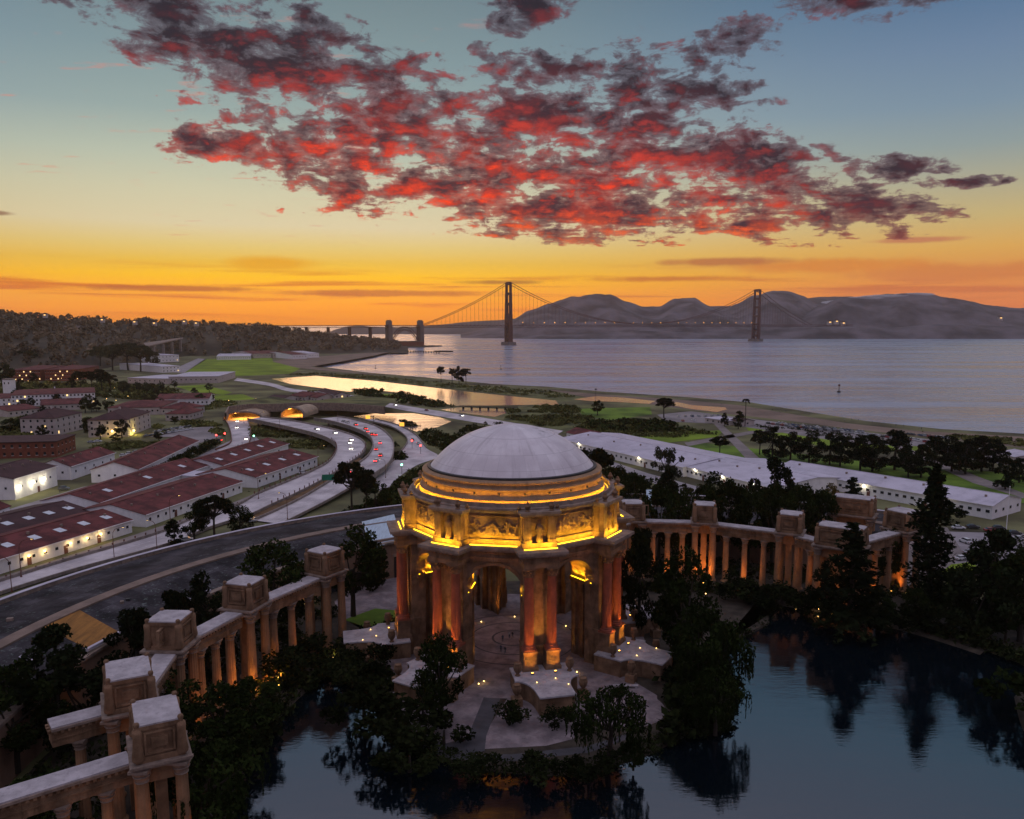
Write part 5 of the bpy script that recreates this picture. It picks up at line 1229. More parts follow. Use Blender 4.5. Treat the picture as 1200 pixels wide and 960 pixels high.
t_, P, LL, WW, rz, n = building('long_shed', 'red roofed shed with white gable at the viaduct bend', (300.5, 572), (372, 546), (264, 558), 4.8, rise=3.2, nwin=(10, 2), ws=(1.2, 1.1), door=2, skyl=4, group='red roofed sheds')
t_, P, LL, WW, rz, n = building('long_shed', 'red roofed shed behind the white gabled one at the bend', (262, 557), (338, 530), (228, 549), 4.8, rise=3.0, nwin=(3, 2), ws=(1.2, 1.1), skyl=5, group='red roofed sheds')
t_, P, LL, WW, rz, n = building('shed', 'small pale flat roofed link between the long sheds', (262, 566), (244, 571), (246, 557), 4.2, 'flat', nwin=(2, 1), rmat='lav_roof')
# white warehouses beyond the street
t_, P, LL, WW, rz, n = building('warehouse', 'tall white warehouse with three bright wall lamps at the left edge', (18, 586), (67.5, 569), (-44, 580), 8.8, rise=3.0, nwin=(3, 4), ws=(0.9, 0.9), rmat='dull_roof', group='white warehouses', door=1)
for a in (2.5, 11.5, 19.5): wlamp(t_, P, a, -0.7, 5.2, WHITE, 620, m='whitelamp', sz=0.75)
t_, P, LL, WW, rz, n = building('warehouse', 'white warehouse with broad red roof and side stair', (84, 562.5), (135, 545), (58, 558), 6.4, rise=3.0, nwin=(5, 2), ws=(1.0, 1.0), group='white warehouses', door=1)
t_, P, LL, WW, rz, n = building('warehouse', 'white warehouse with clipped hedge along its side', (163, 565), (233, 529), (116, 562), 6.0, rise=3.4, nwin=(9, 3), ws=(1.0, 1.0), rmat='red_roof', group='white warehouses')
t_, P, LL, WW, rz, n = building('red_brick_building', 'flat roofed red brick building behind the white warehouses', (67, 536), (89, 527), (6, 527), 8.5, 'flat', wall='brick', rmat='dull_roof', rows=2, nwin=(5, 10), ws=(1.2, 1.6), cat='building')
t_, P, LL, WW, rz, n = building('shed', 'small white shed at the left edge beside the street', (12, 604), (-20, 616), (6, 598), 3.6, rise=1.6, nwin=(2, 1), ws=(0.9, 0.9))
# barracks and houses
def house(name, label, *a, **k): return building(name, label, *a, **k)
t_, P, LL, WW, rz, n = house('barracks', 'cream three storey barracks with dark hipped roof on the left', (66, 511), (97, 503), (36, 508.5), 11.5, 'hip', 4.5, 'cream', 'dull_roof', 3, (5, 5), (1.2, 1.7), group='barracks blocks', chim=1, lit=1)
t_, P, LL, WW, rz, n = house('barracks', 'cream three storey barracks with yellow lamp at its corner', (150, 512), (177, 501), (120, 507), 11.0, 'hip', 4.5, 'cream', 'dull_roof', 3, (5, 5), (1.2, 1.7), group='barracks blocks', chim=1, lit=1)
wlamp(t_, P, 8, -1.2, 3.0, (1.0, 0.8, 0.15), 2600, m='warmlamp', sz=0.8); wlamp(t_, P, -1.2, 9, 4.0, (1.0, 0.72, 0.2), 1100, face=1, m='warmlamp', sz=0.8)
for N, F, L, h, rise, wl, rm, rows, nw, lb, kind in (
    ((222, 493), (238, 488), (196, 492.5), 5, 3.5, 'cream', 'red_roof', 1, (4, 5), 'cream house with steep red hipped roof nearest the tunnel ramp', 'hip'),
    ((215, 487), (240, 483), (200, 484), 5, 4.0, 'cream', 'red_roof', 1, (5, 3), 'cream house with red roof behind the steep hipped one', 'hip'),
    ((112, 473), (14, 477), (112, 466), 10, 2.6, 'white', 'red_roof', 3, (22, 3), 'long white three storey block with rows of windows and red roof', 'hip'),
    ((14, 476), (-40, 478), (14, 470), 7, 2.4, 'white', 'red_roof', 2, (9, 2), 'white wing with red roof at the left edge', 'hip'),
    ((188, 486), (127, 487), (188, 478), 6, 3.4, 'cream', 'red_roof', 1, (10, 3), 'long house with broad red roof behind the barracks', 'hip'),
    ((245, 476), (183, 477.5), (245, 470), 6.5, 3.0, 'white', 'red_roof', 1, (12, 3), 'long white house with red roof and veranda by the lawn', 'gable'),
    ((95, 480), (48, 482), (95, 475), 5, 3.0, 'cream', 'red_roof', 1, (7, 2), 'low red roofed row between the white block and the barracks', 'gable'),
    ((48, 485), (10, 489), (48, 479), 4.6, 2.6, 'cream', 'red_roof', 1, (6, 2), 'low red roofed house among the hedges on the left', 'gable'),
    ((48, 446.5), (12, 447), (49, 441), 14, 3.5, 'brick', 'red_roof', 3, (14, 3), 'brick barracks with lit windows, left one of the brick pair', 'hip'),
    ((92, 446), (53, 446.5), (93, 441), 14, 3.5, 'brick', 'red_roof', 3, (14, 3), 'brick barracks with glowing roof dormer, right one of the brick pair', 'hip'),
    ((256, 449), (198, 449.5), (258, 443), 8, 0.4, 'cream', 'lav_roof', 1, (10, 2), 'long low grey flat roofed hall beside the airfield lawn', 'flat'),
    ((196, 450), (150, 449), (196, 445), 6, 0.4, 'cream', 'lav_roof', 1, (8, 2), 'low grey flat roofed hall left of the lawn', 'flat'),
    ((211, 436), (190, 437), (212, 430), 9, 3.0, 'white', 'lav_roof', 2, (5, 2), 'white house by the airfield road, nearer one', 'hip'),
    ((210, 424), (185, 425), (212, 420), 13, 3.0, 'white', 'lav_roof', 2, (6, 2), 'white two storey house at the head of the airfield road', 'hip'),
    ((294, 421.5), (254, 422), (295, 418), 7, 1.6, 'white', 'lav_roof', 1, (16, 2), 'long white hangar at the far side of the lawn', 'gable'),
    ((318, 419.5), (297, 420), (319, 416), 9, 4, 'cream', 'red_roof', 1, (6, 2), 'red roofed far house right of the long hangar', 'gable'),
    ((336, 419), (320, 419.5), (337, 415.5), 9, 4, 'cream', 'red_roof', 1, (5, 2), 'red roofed far house with white gable beside the beach', 'gable'),
    ((360, 420.5), (343, 421), (361, 416.5), 9, 4, 'white', 'red_roof', 1, (5, 2), 'white far house with red roof near the sandy point', 'gable'),
    ((374, 419), (362, 419.5), (375, 416), 9, 4, 'white', 'lav_roof', 1, (4, 2), 'pale far house nearest the wooded point', 'gable'),
    ((358, 471), (340, 469), (364, 466), 4.5, 3, 'cream', 'red_roof', 1, (5, 2), 'red roofed house left of the white one by the pond', 'gable'),
    ((372, 472), (358, 470), (378, 468), 4.5, 3, 'cream', 'red_roof', 1, (4, 2), 'red roofed house touching the white one by the pond', 'gable'),
    ((392, 471.5), (372, 466), (404, 469), 6.5, 2.4, 'cream', 'dull_roof', 2, (6, 3), 'white house with lit windows beside the marsh', 'gable'),
    ((330, 473), (310, 472), (334, 469), 4, 2.2, 'cream', 'dull_roof', 1, (4, 2), 'low brown roofed house above the tunnel', 'gable')):
    house('barracks' if wl == 'brick' else 'house', lb, N, F, L, h, kind, rise, wl, rm, rows, nw, (1.3, 1.5), lit=2 if wl == 'brick' or 'lit' in lb else (1 if rows > 1 else 0), chim=1 if kind == 'hip' and h > 6 else 0)
tw = thing('white_tower', 'slim white tower behind the long white block', 'tower', at(12, 466, GZ)); part('shaft', MB().box((0, 0, 9), (8, 8, 18)), M['white'], tw); part('cap', MB().box((0, 0, 18.3), (8.8, 8.8, 0.8)), M['ledge'], tw)
for s in (-2, 2): part('window', MB().box((s, -4.05, 14.5), (1.0, 0.14, 2.0)), M['glass'], tw)
# long white sheds right of the rotunda
SHW = [((800, 559), (655, 523), (850, 543), 4.6, 'long white shed with pale roof nearest the dome', 26, 2), ((906, 585), (803, 558), (962, 563), 4.6, 'middle white shed with pale roof behind the trees', 18, 3), ((1162, 609), (908, 562), (1184, 597), 5.2, 'long white shed with pale roof and end windows on the right', 30, 3)]
for N, F, L, h, lb, nw, lt in SHW:
    t_, P, LL, WW, rz, n = building('long_shed', lb, N, F, L, h, rise=2.4, nwin=(nw, 4), ws=(1.4, 1.1), rmat='lav_roof', group='pale roofed sheds', door=3, lit=0)
    for i in range(lt): wlamp(t_, P, LL * (i + 0.6) / lt, -0.6, 4.4, WHITE, 110, m='whitelamp', sz=0.5)
t_, P, LL, WW, rz, n = building('house', 'small red roofed building just behind the dome', (690, 521), (664, 515), (700, 516), 4.5, rise=2.5, nwin=(4, 2), rmat='red_roof')
t_, P, LL, WW, rz, n = building('pavilion', 'low beach pavilion with pale panelled roof at the right edge', (1188, 546), (1168, 540), (1225, 545), 4.5, rise=1.6, nwin=(3, 3), rmat='lav_roof', wall='cream')
t_, P, LL, WW, rz, n = building('beach_hut', 'small pale hut in the beach car park', (852, 499), (826, 495), (858, 496), 3.2, 'flat', nwin=(4, 1), rmat='lav_roof', wall='cream')
t_, P, LL, WW, rz, n = building('beach_hut', 'small dark kiosk beside the palm', (868, 500), (856, 498), (872, 497), 3.6, rise=1.4, nwin=(2, 1), rmat='dull_roof', wall='cream')
t_, P, LL, WW, rz, n = building('annex', 'flat white roofed annex behind the right colonnade', (1046, 650), (1010, 640), (1058, 640), 10, 'flat', nwin=(3, 2), rmat='lav_roof', wall='cream')
t_, P, LL, WW, rz, n = building('annex', 'lower flat roofed annex beside the first annex', (1010, 640), (985, 632), (1030, 626), 8, 'flat', nwin=(2, 2), rmat='lav_roof', wall='cream')
# lit hillside houses; left ridge ones stand for orange sky and lights between trees
M['hillwin'] = emit('hill_window_glow', (1.0, 0.55, 0.15), 2.2)
hill_spots = [(53, 368.5, 1850), (120, 374, 1900), (158, 376.5, 1950), (181, 378, 2000), (216, 376, 2000), (230, 378, 2050), (1030, 392.5, 4190), (1040, 393, 4185), (1056, 393.5, 4180), (972, 377, 4330), (980, 376, 4330), (988, 378, 4320), (1064, 364, 4780), (1074, 363, 4800), (1084, 364, 4800), (1172, 372, 4560), (1150, 389, 4200)]
for i, (a, b, D) in enumerate(hill_spots):
    p = far(a, b, D); s = D / 1900.0
    t_ = thing('hillside_house', 'tiny lit house on the ' + ('wooded ridge on the left, standing for orange sky between trees' if a < 400 else 'headland across the bay'), 'house', (p.x, p.y, p.z - 6 * s), 0, 'glowing houses standing for orange sky on the ridge' if a < 400 else 'lit houses across the bay')
    part('wall', MB().box((0, 0, 2 * s), (9 * s, 7 * s, 9 * s)), M['cream'], t_); part('roof', MB().prism([(-5 * s, -4 * s), (5 * s, -4 * s), (5 * s, 4 * s), (-5 * s, 4 * s)], 6.5 * s, 9.5 * s, 0.6), M['dull_roof'], t_)
    part('window', MB().box((0.4 * s, -3.55 * s, 4.6 * s), (4.2 * s, 0.3, 1.8 * s)), M['hillwin'], t_)
# the elevated freeway stub climbing the wooded hill
hv = thing('hill_viaduct', 'pale hillside viaduct rising out of the woods', 'viaduct'); a, b = far(168, 402, 1560), far(215, 395.5, 1750); c, d = far(172, 407, 1500), far(214, 397.5, 1690)
part('deck', MB().add([a, b, d, c], [(0, 1, 2, 3)]), M['ledge'], hv); part('parapet', MB().add([c, d, d + Vector((0, 0, 2)), c + Vector((0, 0, 2))], [(0, 1, 2, 3)]), M['ledge'], hv)
for k in range(4): e = c.lerp(d, (k + 0.5) / 4); part('support_column', MB().box((e.x, e.y + 8, e.z - 12), (4, 4, 23)), M['concrete'], hv)
p = far(88, 383, 1800); t_ = thing('hillside_hospital', 'pale flat roofed block high in the woods on the left', 'building', (p.x, p.y, p.z - 10)); part('wall', MB().box((0, 0, 5), (44, 14, 12)), M['cream'], t_); part('roof', MB().box((0, 0, 11.4), (46, 16, 0.8)), M['lav_roof'], t_)
for i in range(8): part('window', MB().box((-19 + i * 5.4, -7.05, 6), (2.4, 0.2, 5)), M['glass'], t_)

# ================================================================ trees
def leafmat(name, c, c2, sc=0.35, rand=0.25):
    m = mat(name, c, 0.95, 0.45, sc, c2=c2, spec=0.0, rand=rand); return m
M['leaf_dark'] = leafmat('dark_evergreen_foliage', (0.007, 0.011, 0.005), (0.018, 0.025, 0.010))
M['leaf_mid'] = leafmat('broadleaf_foliage', (0.010, 0.017, 0.005), (0.026, 0.038, 0.010))
M['leaf_pale'] = leafmat('eucalyptus_and_hazed_foliage', (0.040, 0.046, 0.026), (0.075, 0.080, 0.040))
M['leaf_scrub'] = leafmat('scrub_foliage', (0.06, 0.07, 0.022), (0.125, 0.13, 0.042), 0.1)
M['leaf_bank'] = leafmat('bank_shrub_foliage', (0.008, 0.012, 0.005), (0.020, 0.026, 0.009), 0.3)
M['leaf_lamplit'] = leafmat('lamplit_yellow_foliage', (0.10, 0.075, 0.012), (0.16, 0.11, 0.02))  # yellow lamp glow painted into the leaf colour
def leaf(mb, c, s, rg, droop=0.0, el=1.6):
    if droop: d = Vector((rg.uniform(-1, 1) * (1 - droop), rg.uniform(-1, 1) * (1 - droop), -droop + rg.uniform(-0.2, 0.3)))
    else: d = Vector((rg.uniform(-1, 1), rg.uniform(-1, 1), rg.uniform(-0.8, 0.8)))
    if d.length < 0.05: d = Vector((1, 0, 0))
    d.normalize(); e = d.cross(Vector((rg.uniform(-1, 1), rg.uniform(-1, 1), rg.uniform(-1, 1)))); e = e.normalized() if e.length > 0.01 else Vector((0, 0, 1))
    a = d * s * el / 2; b = e * s / 2; c = Vector(c); o = len(mb.v)
    mb.v.extend([tuple(c - a), tuple(c - b * 0.9), tuple(c + a), tuple(c + b * 0.9)]); mb.f.append([o, o + 1, o + 2, o + 3]); mb.mi.append(0); mb.sm.append(False)
def clump(mb, c, r, rz, n, s, rg, droop=0.0, el=1.6):
    for _ in range(n):
        while True:
            q = Vector((rg.uniform(-1, 1), rg.uniform(-1, 1), rg.uniform(-1, 1)))
            if 0.2 < q.length < 1: break
        q *= (0.55 + 0.45 * rg.random()) / max(q.length, 0.35) * q.length ** 0.3
        leaf(mb, (c[0] + q.x * r, c[1] + q.y * r, c[2] + q.z * rz), s * rg.uniform(0.6, 1.3), rg, droop, el)
def limbs(mb, tips, base=0.045, top=0.5, rg=None, lean=0.0):
    tr = [(0, 0, 0), (lean * 0.3, 0.01, top * 0.4), (lean, -0.01, top)]
    mb.tube(tr, base, 7, base * 0.6)
    for t in tips:
        f = rg.uniform(0.45, 0.95); p = Vector(tr[1]).lerp(Vector(tr[2]), f); t = Vector(t); m_ = p.lerp(t, 0.5) + Vector((0, 0, -0.03)); mb.tube([p, m_, t], base * 0.42, 5, base * 0.14)
def proto(kind, seed):
    rg = random.Random(seed); cr = MB(); tk = MB(); lm = M['leaf_dark']; u = rg.uniform
    if kind == 'umbrella':
        tips = []
        for i in range(26):
            a = u(0, 2 * PI); r = 0.42 * math.sqrt(rg.random()); z = 0.93 - 0.95 * r * r * 1.3 - u(0, 0.22); c = (r * math.cos(a), r * math.sin(a), z); tips.append(c)
            clump(cr, c, u(0.12, 0.20), u(0.045, 0.075), 190, 0.034, rg)
        limbs(tk, tips, 0.035, 0.6, rg, u(-0.06, 0.06))
    elif kind == 'cypress':
        tips = []
        for i in range(30):
            a = u(0, 2 * PI); z = u(0.14, 0.94); rr = 0.40 * math.sin(PI * min(0.98, (z + 0.12) / 1.08)) ** 0.8; r = rr * math.sqrt(rg.random()); c = (r * math.cos(a), r * math.sin(a), z); tips.append(c)
            clump(cr, c, u(0.09, 0.16), u(0.06, 0.11), 165, 0.032, rg)
        limbs(tk, tips[::2], 0.03, 0.7, rg)
    elif kind == 'round':
        lm = M['leaf_mid']; tips = []
        for i in range(26):
            a = u(0, 2 * PI); ph = u(-0.9, 1.0); r = 0.36 * math.sqrt(max(0, 1 - ph * ph)) * u(0.5, 1.0); c = (r * math.cos(a), r * math.sin(a), 0.58 + 0.34 * ph); tips.append(c)
            clump(cr, c, u(0.09, 0.16), u(0.08, 0.13), 165, 0.030, rg)
        limbs(tk, tips[::2], 0.035, 0.5, rg)
    elif kind == 'conifer':
        for i in range(24):
            z = 0.10 + 0.88 * i / 24; R_ = 0.25 * (1 - z) ** 0.75 + 0.012
            for k in range(max(3, int(9 * (1 - z)) + 2)):
                a = u(0, 2 * PI); L = R_ * u(0.65, 1.15)
                for j in range(26):
                    t = rg.random() ** 0.6; leaf(cr, (L * t * math.cos(a) + u(-.02, .02), L * t * math.sin(a) + u(-.02, .02), z - 0.10 * L * t / 0.2 * 0.6 + u(-.018, .018)), 0.024, rg, 0.3, 1.9)
        tk.tube([(0, 0, 0), (0, 0, 0.97)], 0.022, 7, 0.004)
    elif kind == 'column':
        for i in range(44):
            z = 0.05 + 0.93 * i / 44; R_ = (0.085 if z > 0.12 else 0.06) * min(1.0, (1.02 - z) * 2.6) * u(0.75, 1.2)
            for k in range(3):
                a = u(0, 2 * PI); clump(cr, (R_ * 0.6 * math.cos(a), R_ * 0.6 * math.sin(a), z), R_ * 0.75, 0.03, 34, 0.016, rg, 0.0, 2.0)
        tk.tube([(0, 0, 0), (0, 0, 0.9)], 0.016, 7, 0.004)
    elif kind == 'willow':
        lm = M['leaf_mid']; tips = []
        for i in range(24):
            a = u(0, 2 * PI); ph = u(-0.2, 1.0); r = 0.48 * math.sqrt(max(0, 1 - ph * ph * 0.9)) * u(0.4, 1.0); c = (r * math.cos(a), r * math.sin(a), 0.56 + 0.34 * ph); tips.append(c)
            clump(cr, c, u(0.10, 0.16), u(0.07, 0.11), 100, 0.028, rg, 0.4)
            for s in range(7):
                x, y = c[0] + u(-.12, .12), c[1] + u(-.12, .12); L = u(0.15, 0.5) * (c[2])
                for j in range(18): leaf(cr, (x + u(-.012, .012), y + u(-.012, .012), c[2] - L * j / 18), 0.018, rg, 0.8, 2.6)
        limbs(tk, tips[::2], 0.04, 0.5, rg, u(-0.05, 0.05))
    elif kind == 'loose':
        lm = M['leaf_pale']; tips = []
        for i in range(19):
            a = u(0, 2 * PI); z = u(0.38, 0.95); r = u(0.05, 0.34) * (1.15 - abs(z - 0.65)); c = (r * math.cos(a), r * math.sin(a), z); tips.append(c)
            clump(cr, c, u(0.07, 0.12), u(0.05, 0.08), 110, 0.024, rg, 0.35, 2.0)
        limbs(tk, tips, 0.022, 0.65, rg, u(-0.04, 0.04))
    elif kind == 'shrub':
        lm = M['leaf_bank']
        for i in range(11):
            a = u(0, 2 * PI); r = 0.62 * math.sqrt(rg.random()); clump(cr, (r * math.cos(a), r * math.sin(a), u(0.3, 0.72)), u(0.22, 0.34), u(0.18, 0.3), 110, 0.075, rg)
        tk.tube([(0, 0, 0), (0.02, 0, 0.5)], 0.05, 5, 0.02)
    elif kind == 'palm':
        for i in range(26):
            a = 2 * PI * i / 26 + u(-.1, .1); up = u(-0.2, 0.9)
            for j in range(16):
                t = j / 15; leaf(cr, (0.13 * t * math.cos(a) * (1.1 - 0.3 * up), 0.13 * t * math.sin(a) * (1.1 - 0.3 * up), 0.93 + 0.11 * up * t - 0.10 * t * t), 0.022, rg, 0.5, 2.0)
        tk.tube([(0, 0, 0), (0.01, 0, 0.5), (0, 0, 0.93)], 0.014, 7, 0.011)
    return tk.mesh('trunk', M['bark']), cr.mesh('crown', lm)
PROT = {}
SEEDS = {'umbrella': (11, 12, 13), 'cypress': (21, 22, 23), 'round': (31, 32, 33), 'conifer': (41, 42), 'column': (51,), 'willow': (61, 62), 'loose': (71, 72), 'shrub': (81, 82, 83), 'palm': (91,)}
for k_, s_ in SEEDS.items(): PROT[k_] = [proto(k_, s) for s in s_]
NAME = {'umbrella': 'cypress_tree', 'cypress': 'cypress_tree', 'round': 'broadleaf_tree', 'conifer': 'conifer_tree', 'column': 'slender_cypress', 'willow': 'willow_tree', 'loose': 'eucalyptus_tree', 'shrub': 'shrub', 'palm': 'palm_tree'}
_cnt = 0
def tree(kind, p, h, w=1.0, label=None, group=None, crown=None):
    """h: height in metres, w: width factor"""
    global _cnt; _cnt += 1
    tk, cr = PROT[kind][_cnt % len(PROT[kind])]
    t_ = thing(NAME[kind], label, 'shrub' if kind == 'shrub' else 'tree', p, _cnt * 2.399, group); t_.scale = (h * w, h * w, h)
    share('stem' if kind == 'shrub' else 'trunk', tk, t_); c = share('foliage' if kind == 'shrub' else 'crown', cr, t_)
    if crown: c.material_slots[0].link = 'OBJECT'; c.material_slots[0].material = M[crown]
    return t_
def tp(kind, bx, by, ty, w, label, z=PZ, group=None, crown=None):
    """tree whose foot is seen at bx,by and whose tip is seen at height ty"""
    p = at(bx, by, z); h = far(bx, ty, p.y).z - z
    return tree(kind, p, h, w, label, group, crown)
# near trees round the lagoon
tp('cypress', 72, 872, 734, 1.0, 'dark conical tree at the far left behind the near boxes')
tp('round', 20, 905, 778, 1.0, 'dark leafy tree cut by the left edge of the picture')
tp('round', 52, 985, 905, 1.3, 'leafy crown in front of the nearest entablature')
tp('round', 15, 990, 930, 1.3, 'dark bush in the lower left corner')
tp('willow', 238, 985, 868, 1.2, 'dark willow standing in front of the nearest box')
tp('round', 262, 905, 800, 1.15, 'dark tree on the bank below the third box')
tp('round', 205, 880, 775, 1.0, 'dark tree squeezed between the two big boxes and the colonnade')
tp('round', 298, 860, 795, 1.2, 'low dark tree on the left bank beside the columns')
tp('cypress', 245, 790, 668, 0.7, 'pointed dark tree behind the entablature between third and middle box')
tp('cypress', 208, 800, 690, 0.7, 'pointed dark tree directly behind the third box')
tp('cypress', 164, 820, 712, 0.8, 'pointed dark tree behind the ruined near end')
tp('round', 322, 755, 634, 0.9, 'broad dark tree behind the colonnade between middle and first box')
tp('round', 414, 722, 612, 0.85, 'dark tree between the first box and the rotunda')
tp('cypress', 441, 690, 640, 0.9, 'small dark tree by the hall wall left of the rotunda')
tp('round', 517, 852, 743, 0.68, 'leafy tree lit from below before the left front pair of columns')
tp('round', 496, 842, 785, 0.85, 'low leafy tree beside the lit leafy tree')
tp('willow', 712, 900, 803, 0.98, 'drooping willow on the island right of the paved bay')
tp('round', 742, 903, 866, 1.1, 'dark low tree at the island water edge under the willow')
tp('round', 802, 785, 642, 0.7, 'tall dark tree right of the rotunda before the colonnade')
tp('cypress', 748, 745, 615, 0.5, 'narrow dark tree hard against the right flank of the rotunda')
tp('round', 818, 815, 706, 0.75, 'dark leafy tree below the tall one right of the rotunda')
tp('willow', 838, 828, 722, 0.8, 'dark willow right of the rotunda trailing over the water')
tp('willow', 838, 862, 785, 0.9, 'willow at the tip of the island over the lagoon')
tp('round', 816, 858, 795, 0.85, 'dark leafy tree behind the island tip willow')
tp('round', 806, 770, 668, 0.7, 'dark tree in front of the slim colonnade box')
tp('conifer', 995, 738, 608, 1.5, 'big dark conifer in front of the wide colonnade box')
tp('cypress', 968, 726, 655, 0.7, 'dark tree at the left foot of the big conifer')
tp('round', 1030, 735, 690, 1.0, 'dark round tree between big conifer and tall slender cypress')
tp('column', 1086, 720, 541, 1.35, 'tall slender dark cypress at the end of the right colonnade')
tp('round', 1070, 732, 690, 1.0, 'dark bush like tree at the foot of the tall slender cypress')
tp('cypress', 1158, 745, 618, 0.9, 'spreading dark tree before the parked cars on the right')
tp('round', 1195, 752, 640, 0.9, 'dark tree cut by the right edge of the picture')
tp('round', 1128, 738, 662, 0.9, 'rounded dark tree on the right bank beside the small lawn')
tp('round', 1178, 752, 700, 1.0, 'low dark tree on the right bank by the water')
land('bank_ground', [tuple(at(a, b, PZ)[:2]) for a, b in ((1200, 850), (1192, 815), (1215, 780), (1330, 780), (1330, 900), (1220, 880))], PZ - 0.05, M['soil'])
tp('shrub', 1206, 838, 782, 1.3, 'green bush leaning in at the right edge of the lagoon', crown='leaf_mid')
for i, (a, b, ty, w, lb) in enumerate((
    (436, 790, 752, 1.0, 'round bush before the long low planter left of the rotunda'), (462, 870, 815, 1.3, 'dark bush on the island edge below the leafy tree'), (428, 850, 800, 1.3, 'dark bush overhanging the water on the island left side'), (520, 872, 838, 1.4, 'glossy bush bed before the hidden planter'),
    (597, 850, 820, 1.0, 'small round bush at the foot of the front planter, left'), (650, 852, 828, 1.2, 'small round bush at the foot of the front planter, right'), (405, 800, 768, 1.3, 'dark bush on the bank left of the low planter'), (350, 770, 738, 1.4, 'dark bush before the columns of the first left row'),
    (330, 800, 762, 1.3, 'dark bush on the left bank by the glowing shrub'), (480, 905, 868, 1.4, 'dark bush on the round bank of the island'), (560, 912, 884, 1.4, 'low bush on the bank at the front of the island'), (630, 915, 886, 1.4, 'low bush on the front bank right of the dark path'),
    (690, 912, 880, 1.3, 'low bush on the front bank under the willow'), (880, 706, 676, 1.2, 'dark bush before the turn of the right colonnade'), (915, 713, 683, 1.3, 'dark bush on the bank below the lit corner box'), (862, 701, 672, 1.2, 'dark bush before the second right row of columns'),
    (945, 716, 686, 1.2, 'dark bush left of the big conifer on the bank'), (1100, 738, 704, 1.3, 'dark bush right of the slender cypress by the water'), (1055, 737, 704, 1.2, 'dark bush on the bank right of the big conifer'), (1140, 748, 712, 1.2, 'dark bush on the far right bank'), (900, 716, 696, 1.1, 'low dark bush at the waterline below the right colonnade'), (1015, 738, 708, 1.2, 'low dark bush at the waterline under the big conifer'))):
    tp('shrub', a, b, ty, w, lb)
# trees beyond the hall
for k_, a, b, ty, w, lb in (('umbrella', 694, 590, 516, 0.62, 'flat topped cypress just right of the dome'), ('round', 722, 610, 545, 0.8, 'dark tree below the flat topped cypress'), ('round', 745, 618, 552, 0.7, 'dark round tree behind the first right box'), ('cypress', 782, 625, 550, 0.8, 'dark upright tree rising behind the hall roof'),
    ('loose', 782, 592, 515, 0.62, 'loose pale crowned tree before the white sheds'), ('round', 765, 622, 578, 1.0, 'dark leafy tree at the foot of the upright one'), ('round', 840, 615, 552, 0.9, 'round dark tree before the middle white shed'), ('round', 862, 630, 570, 1.0, 'broad dark tree behind the second right row of columns'),
    ('round', 893, 632, 572, 1.0, 'broad dark tree behind the lit corner box, left'), ('cypress', 906, 625, 535, 0.75, 'ragged dark conifer before the long white shed'), ('round', 935, 632, 570, 1.0, 'broad dark tree behind the lit corner box, right'), ('conifer', 995, 615, 557, 1.6, 'small open conifer above the wide box'),
    ('round', 962, 625, 572, 0.9, 'dark tree left of the small open conifer'), ('round', 820, 622, 580, 1.0, 'low dark tree behind the slim box'), ('shrub', 1112, 610, 590, 1.2, 'round bush against the long white shed'), ('round', 970, 600, 565, 0.8, 'yellow lit leafy tree by the shed lamp')):
    tp(k_, a, b, ty, w, lb, GZ, crown='leaf_lamplit' if 'yellow' in lb else None)
for i, (a, ty) in enumerate(((772, 566), (798, 572), (822, 566), (850, 560), (876, 568), (904, 565), (936, 566), (962, 572), (756, 580), (1040, 618))):
    tp('round', a, 664 if a < 1000 else 690, ty, 0.62, 'tall dark tree behind the right colonnade, ' + ('left of the slim box', 'above the left of the slim box', 'right behind the slim box', 'over the middle of the second row', 'over the right of the second row', 'behind the lit corner box', 'left of the wide rear box', 'touching the wide rear box', 'nearest the rotunda', 'beyond the last box')[i])
row = [(948, 544, 507), (972, 545, 508), (984, 547, 510), (1008, 552, 510), (1022, 553, 509), (1048, 551, 503), (1064, 560, 522), (1079, 560, 520), (1095, 552, 510), (1115, 553, 509), (1131, 556, 514), (1150, 553, 510), (1163, 552, 512), (1178, 574, 538), (1194, 566, 536), (926, 540, 504), (905, 538, 500)]
where = ['first from the left end', 'second from the left end', 'third from the left end', 'left of the middle', 'just left of the tallest', 'tallest one in the middle', 'standing forward right of the tallest', 'standing forward beside another', 'right of the middle', 'above the diagonal path', 'just right of the diagonal path', 'second from the right end', 'rightmost of the back row', 'low spreading one on the lawn by the path', 'at the right edge of the lawn', 'nearest the white shed roof', 'at the near corner by the path']
for (a, b, ty), wh in zip(row, where): tp('cypress', a, b, ty, 1.05, f'dark cypress in the park row, {wh}', GZ, 'cypress row in the park')
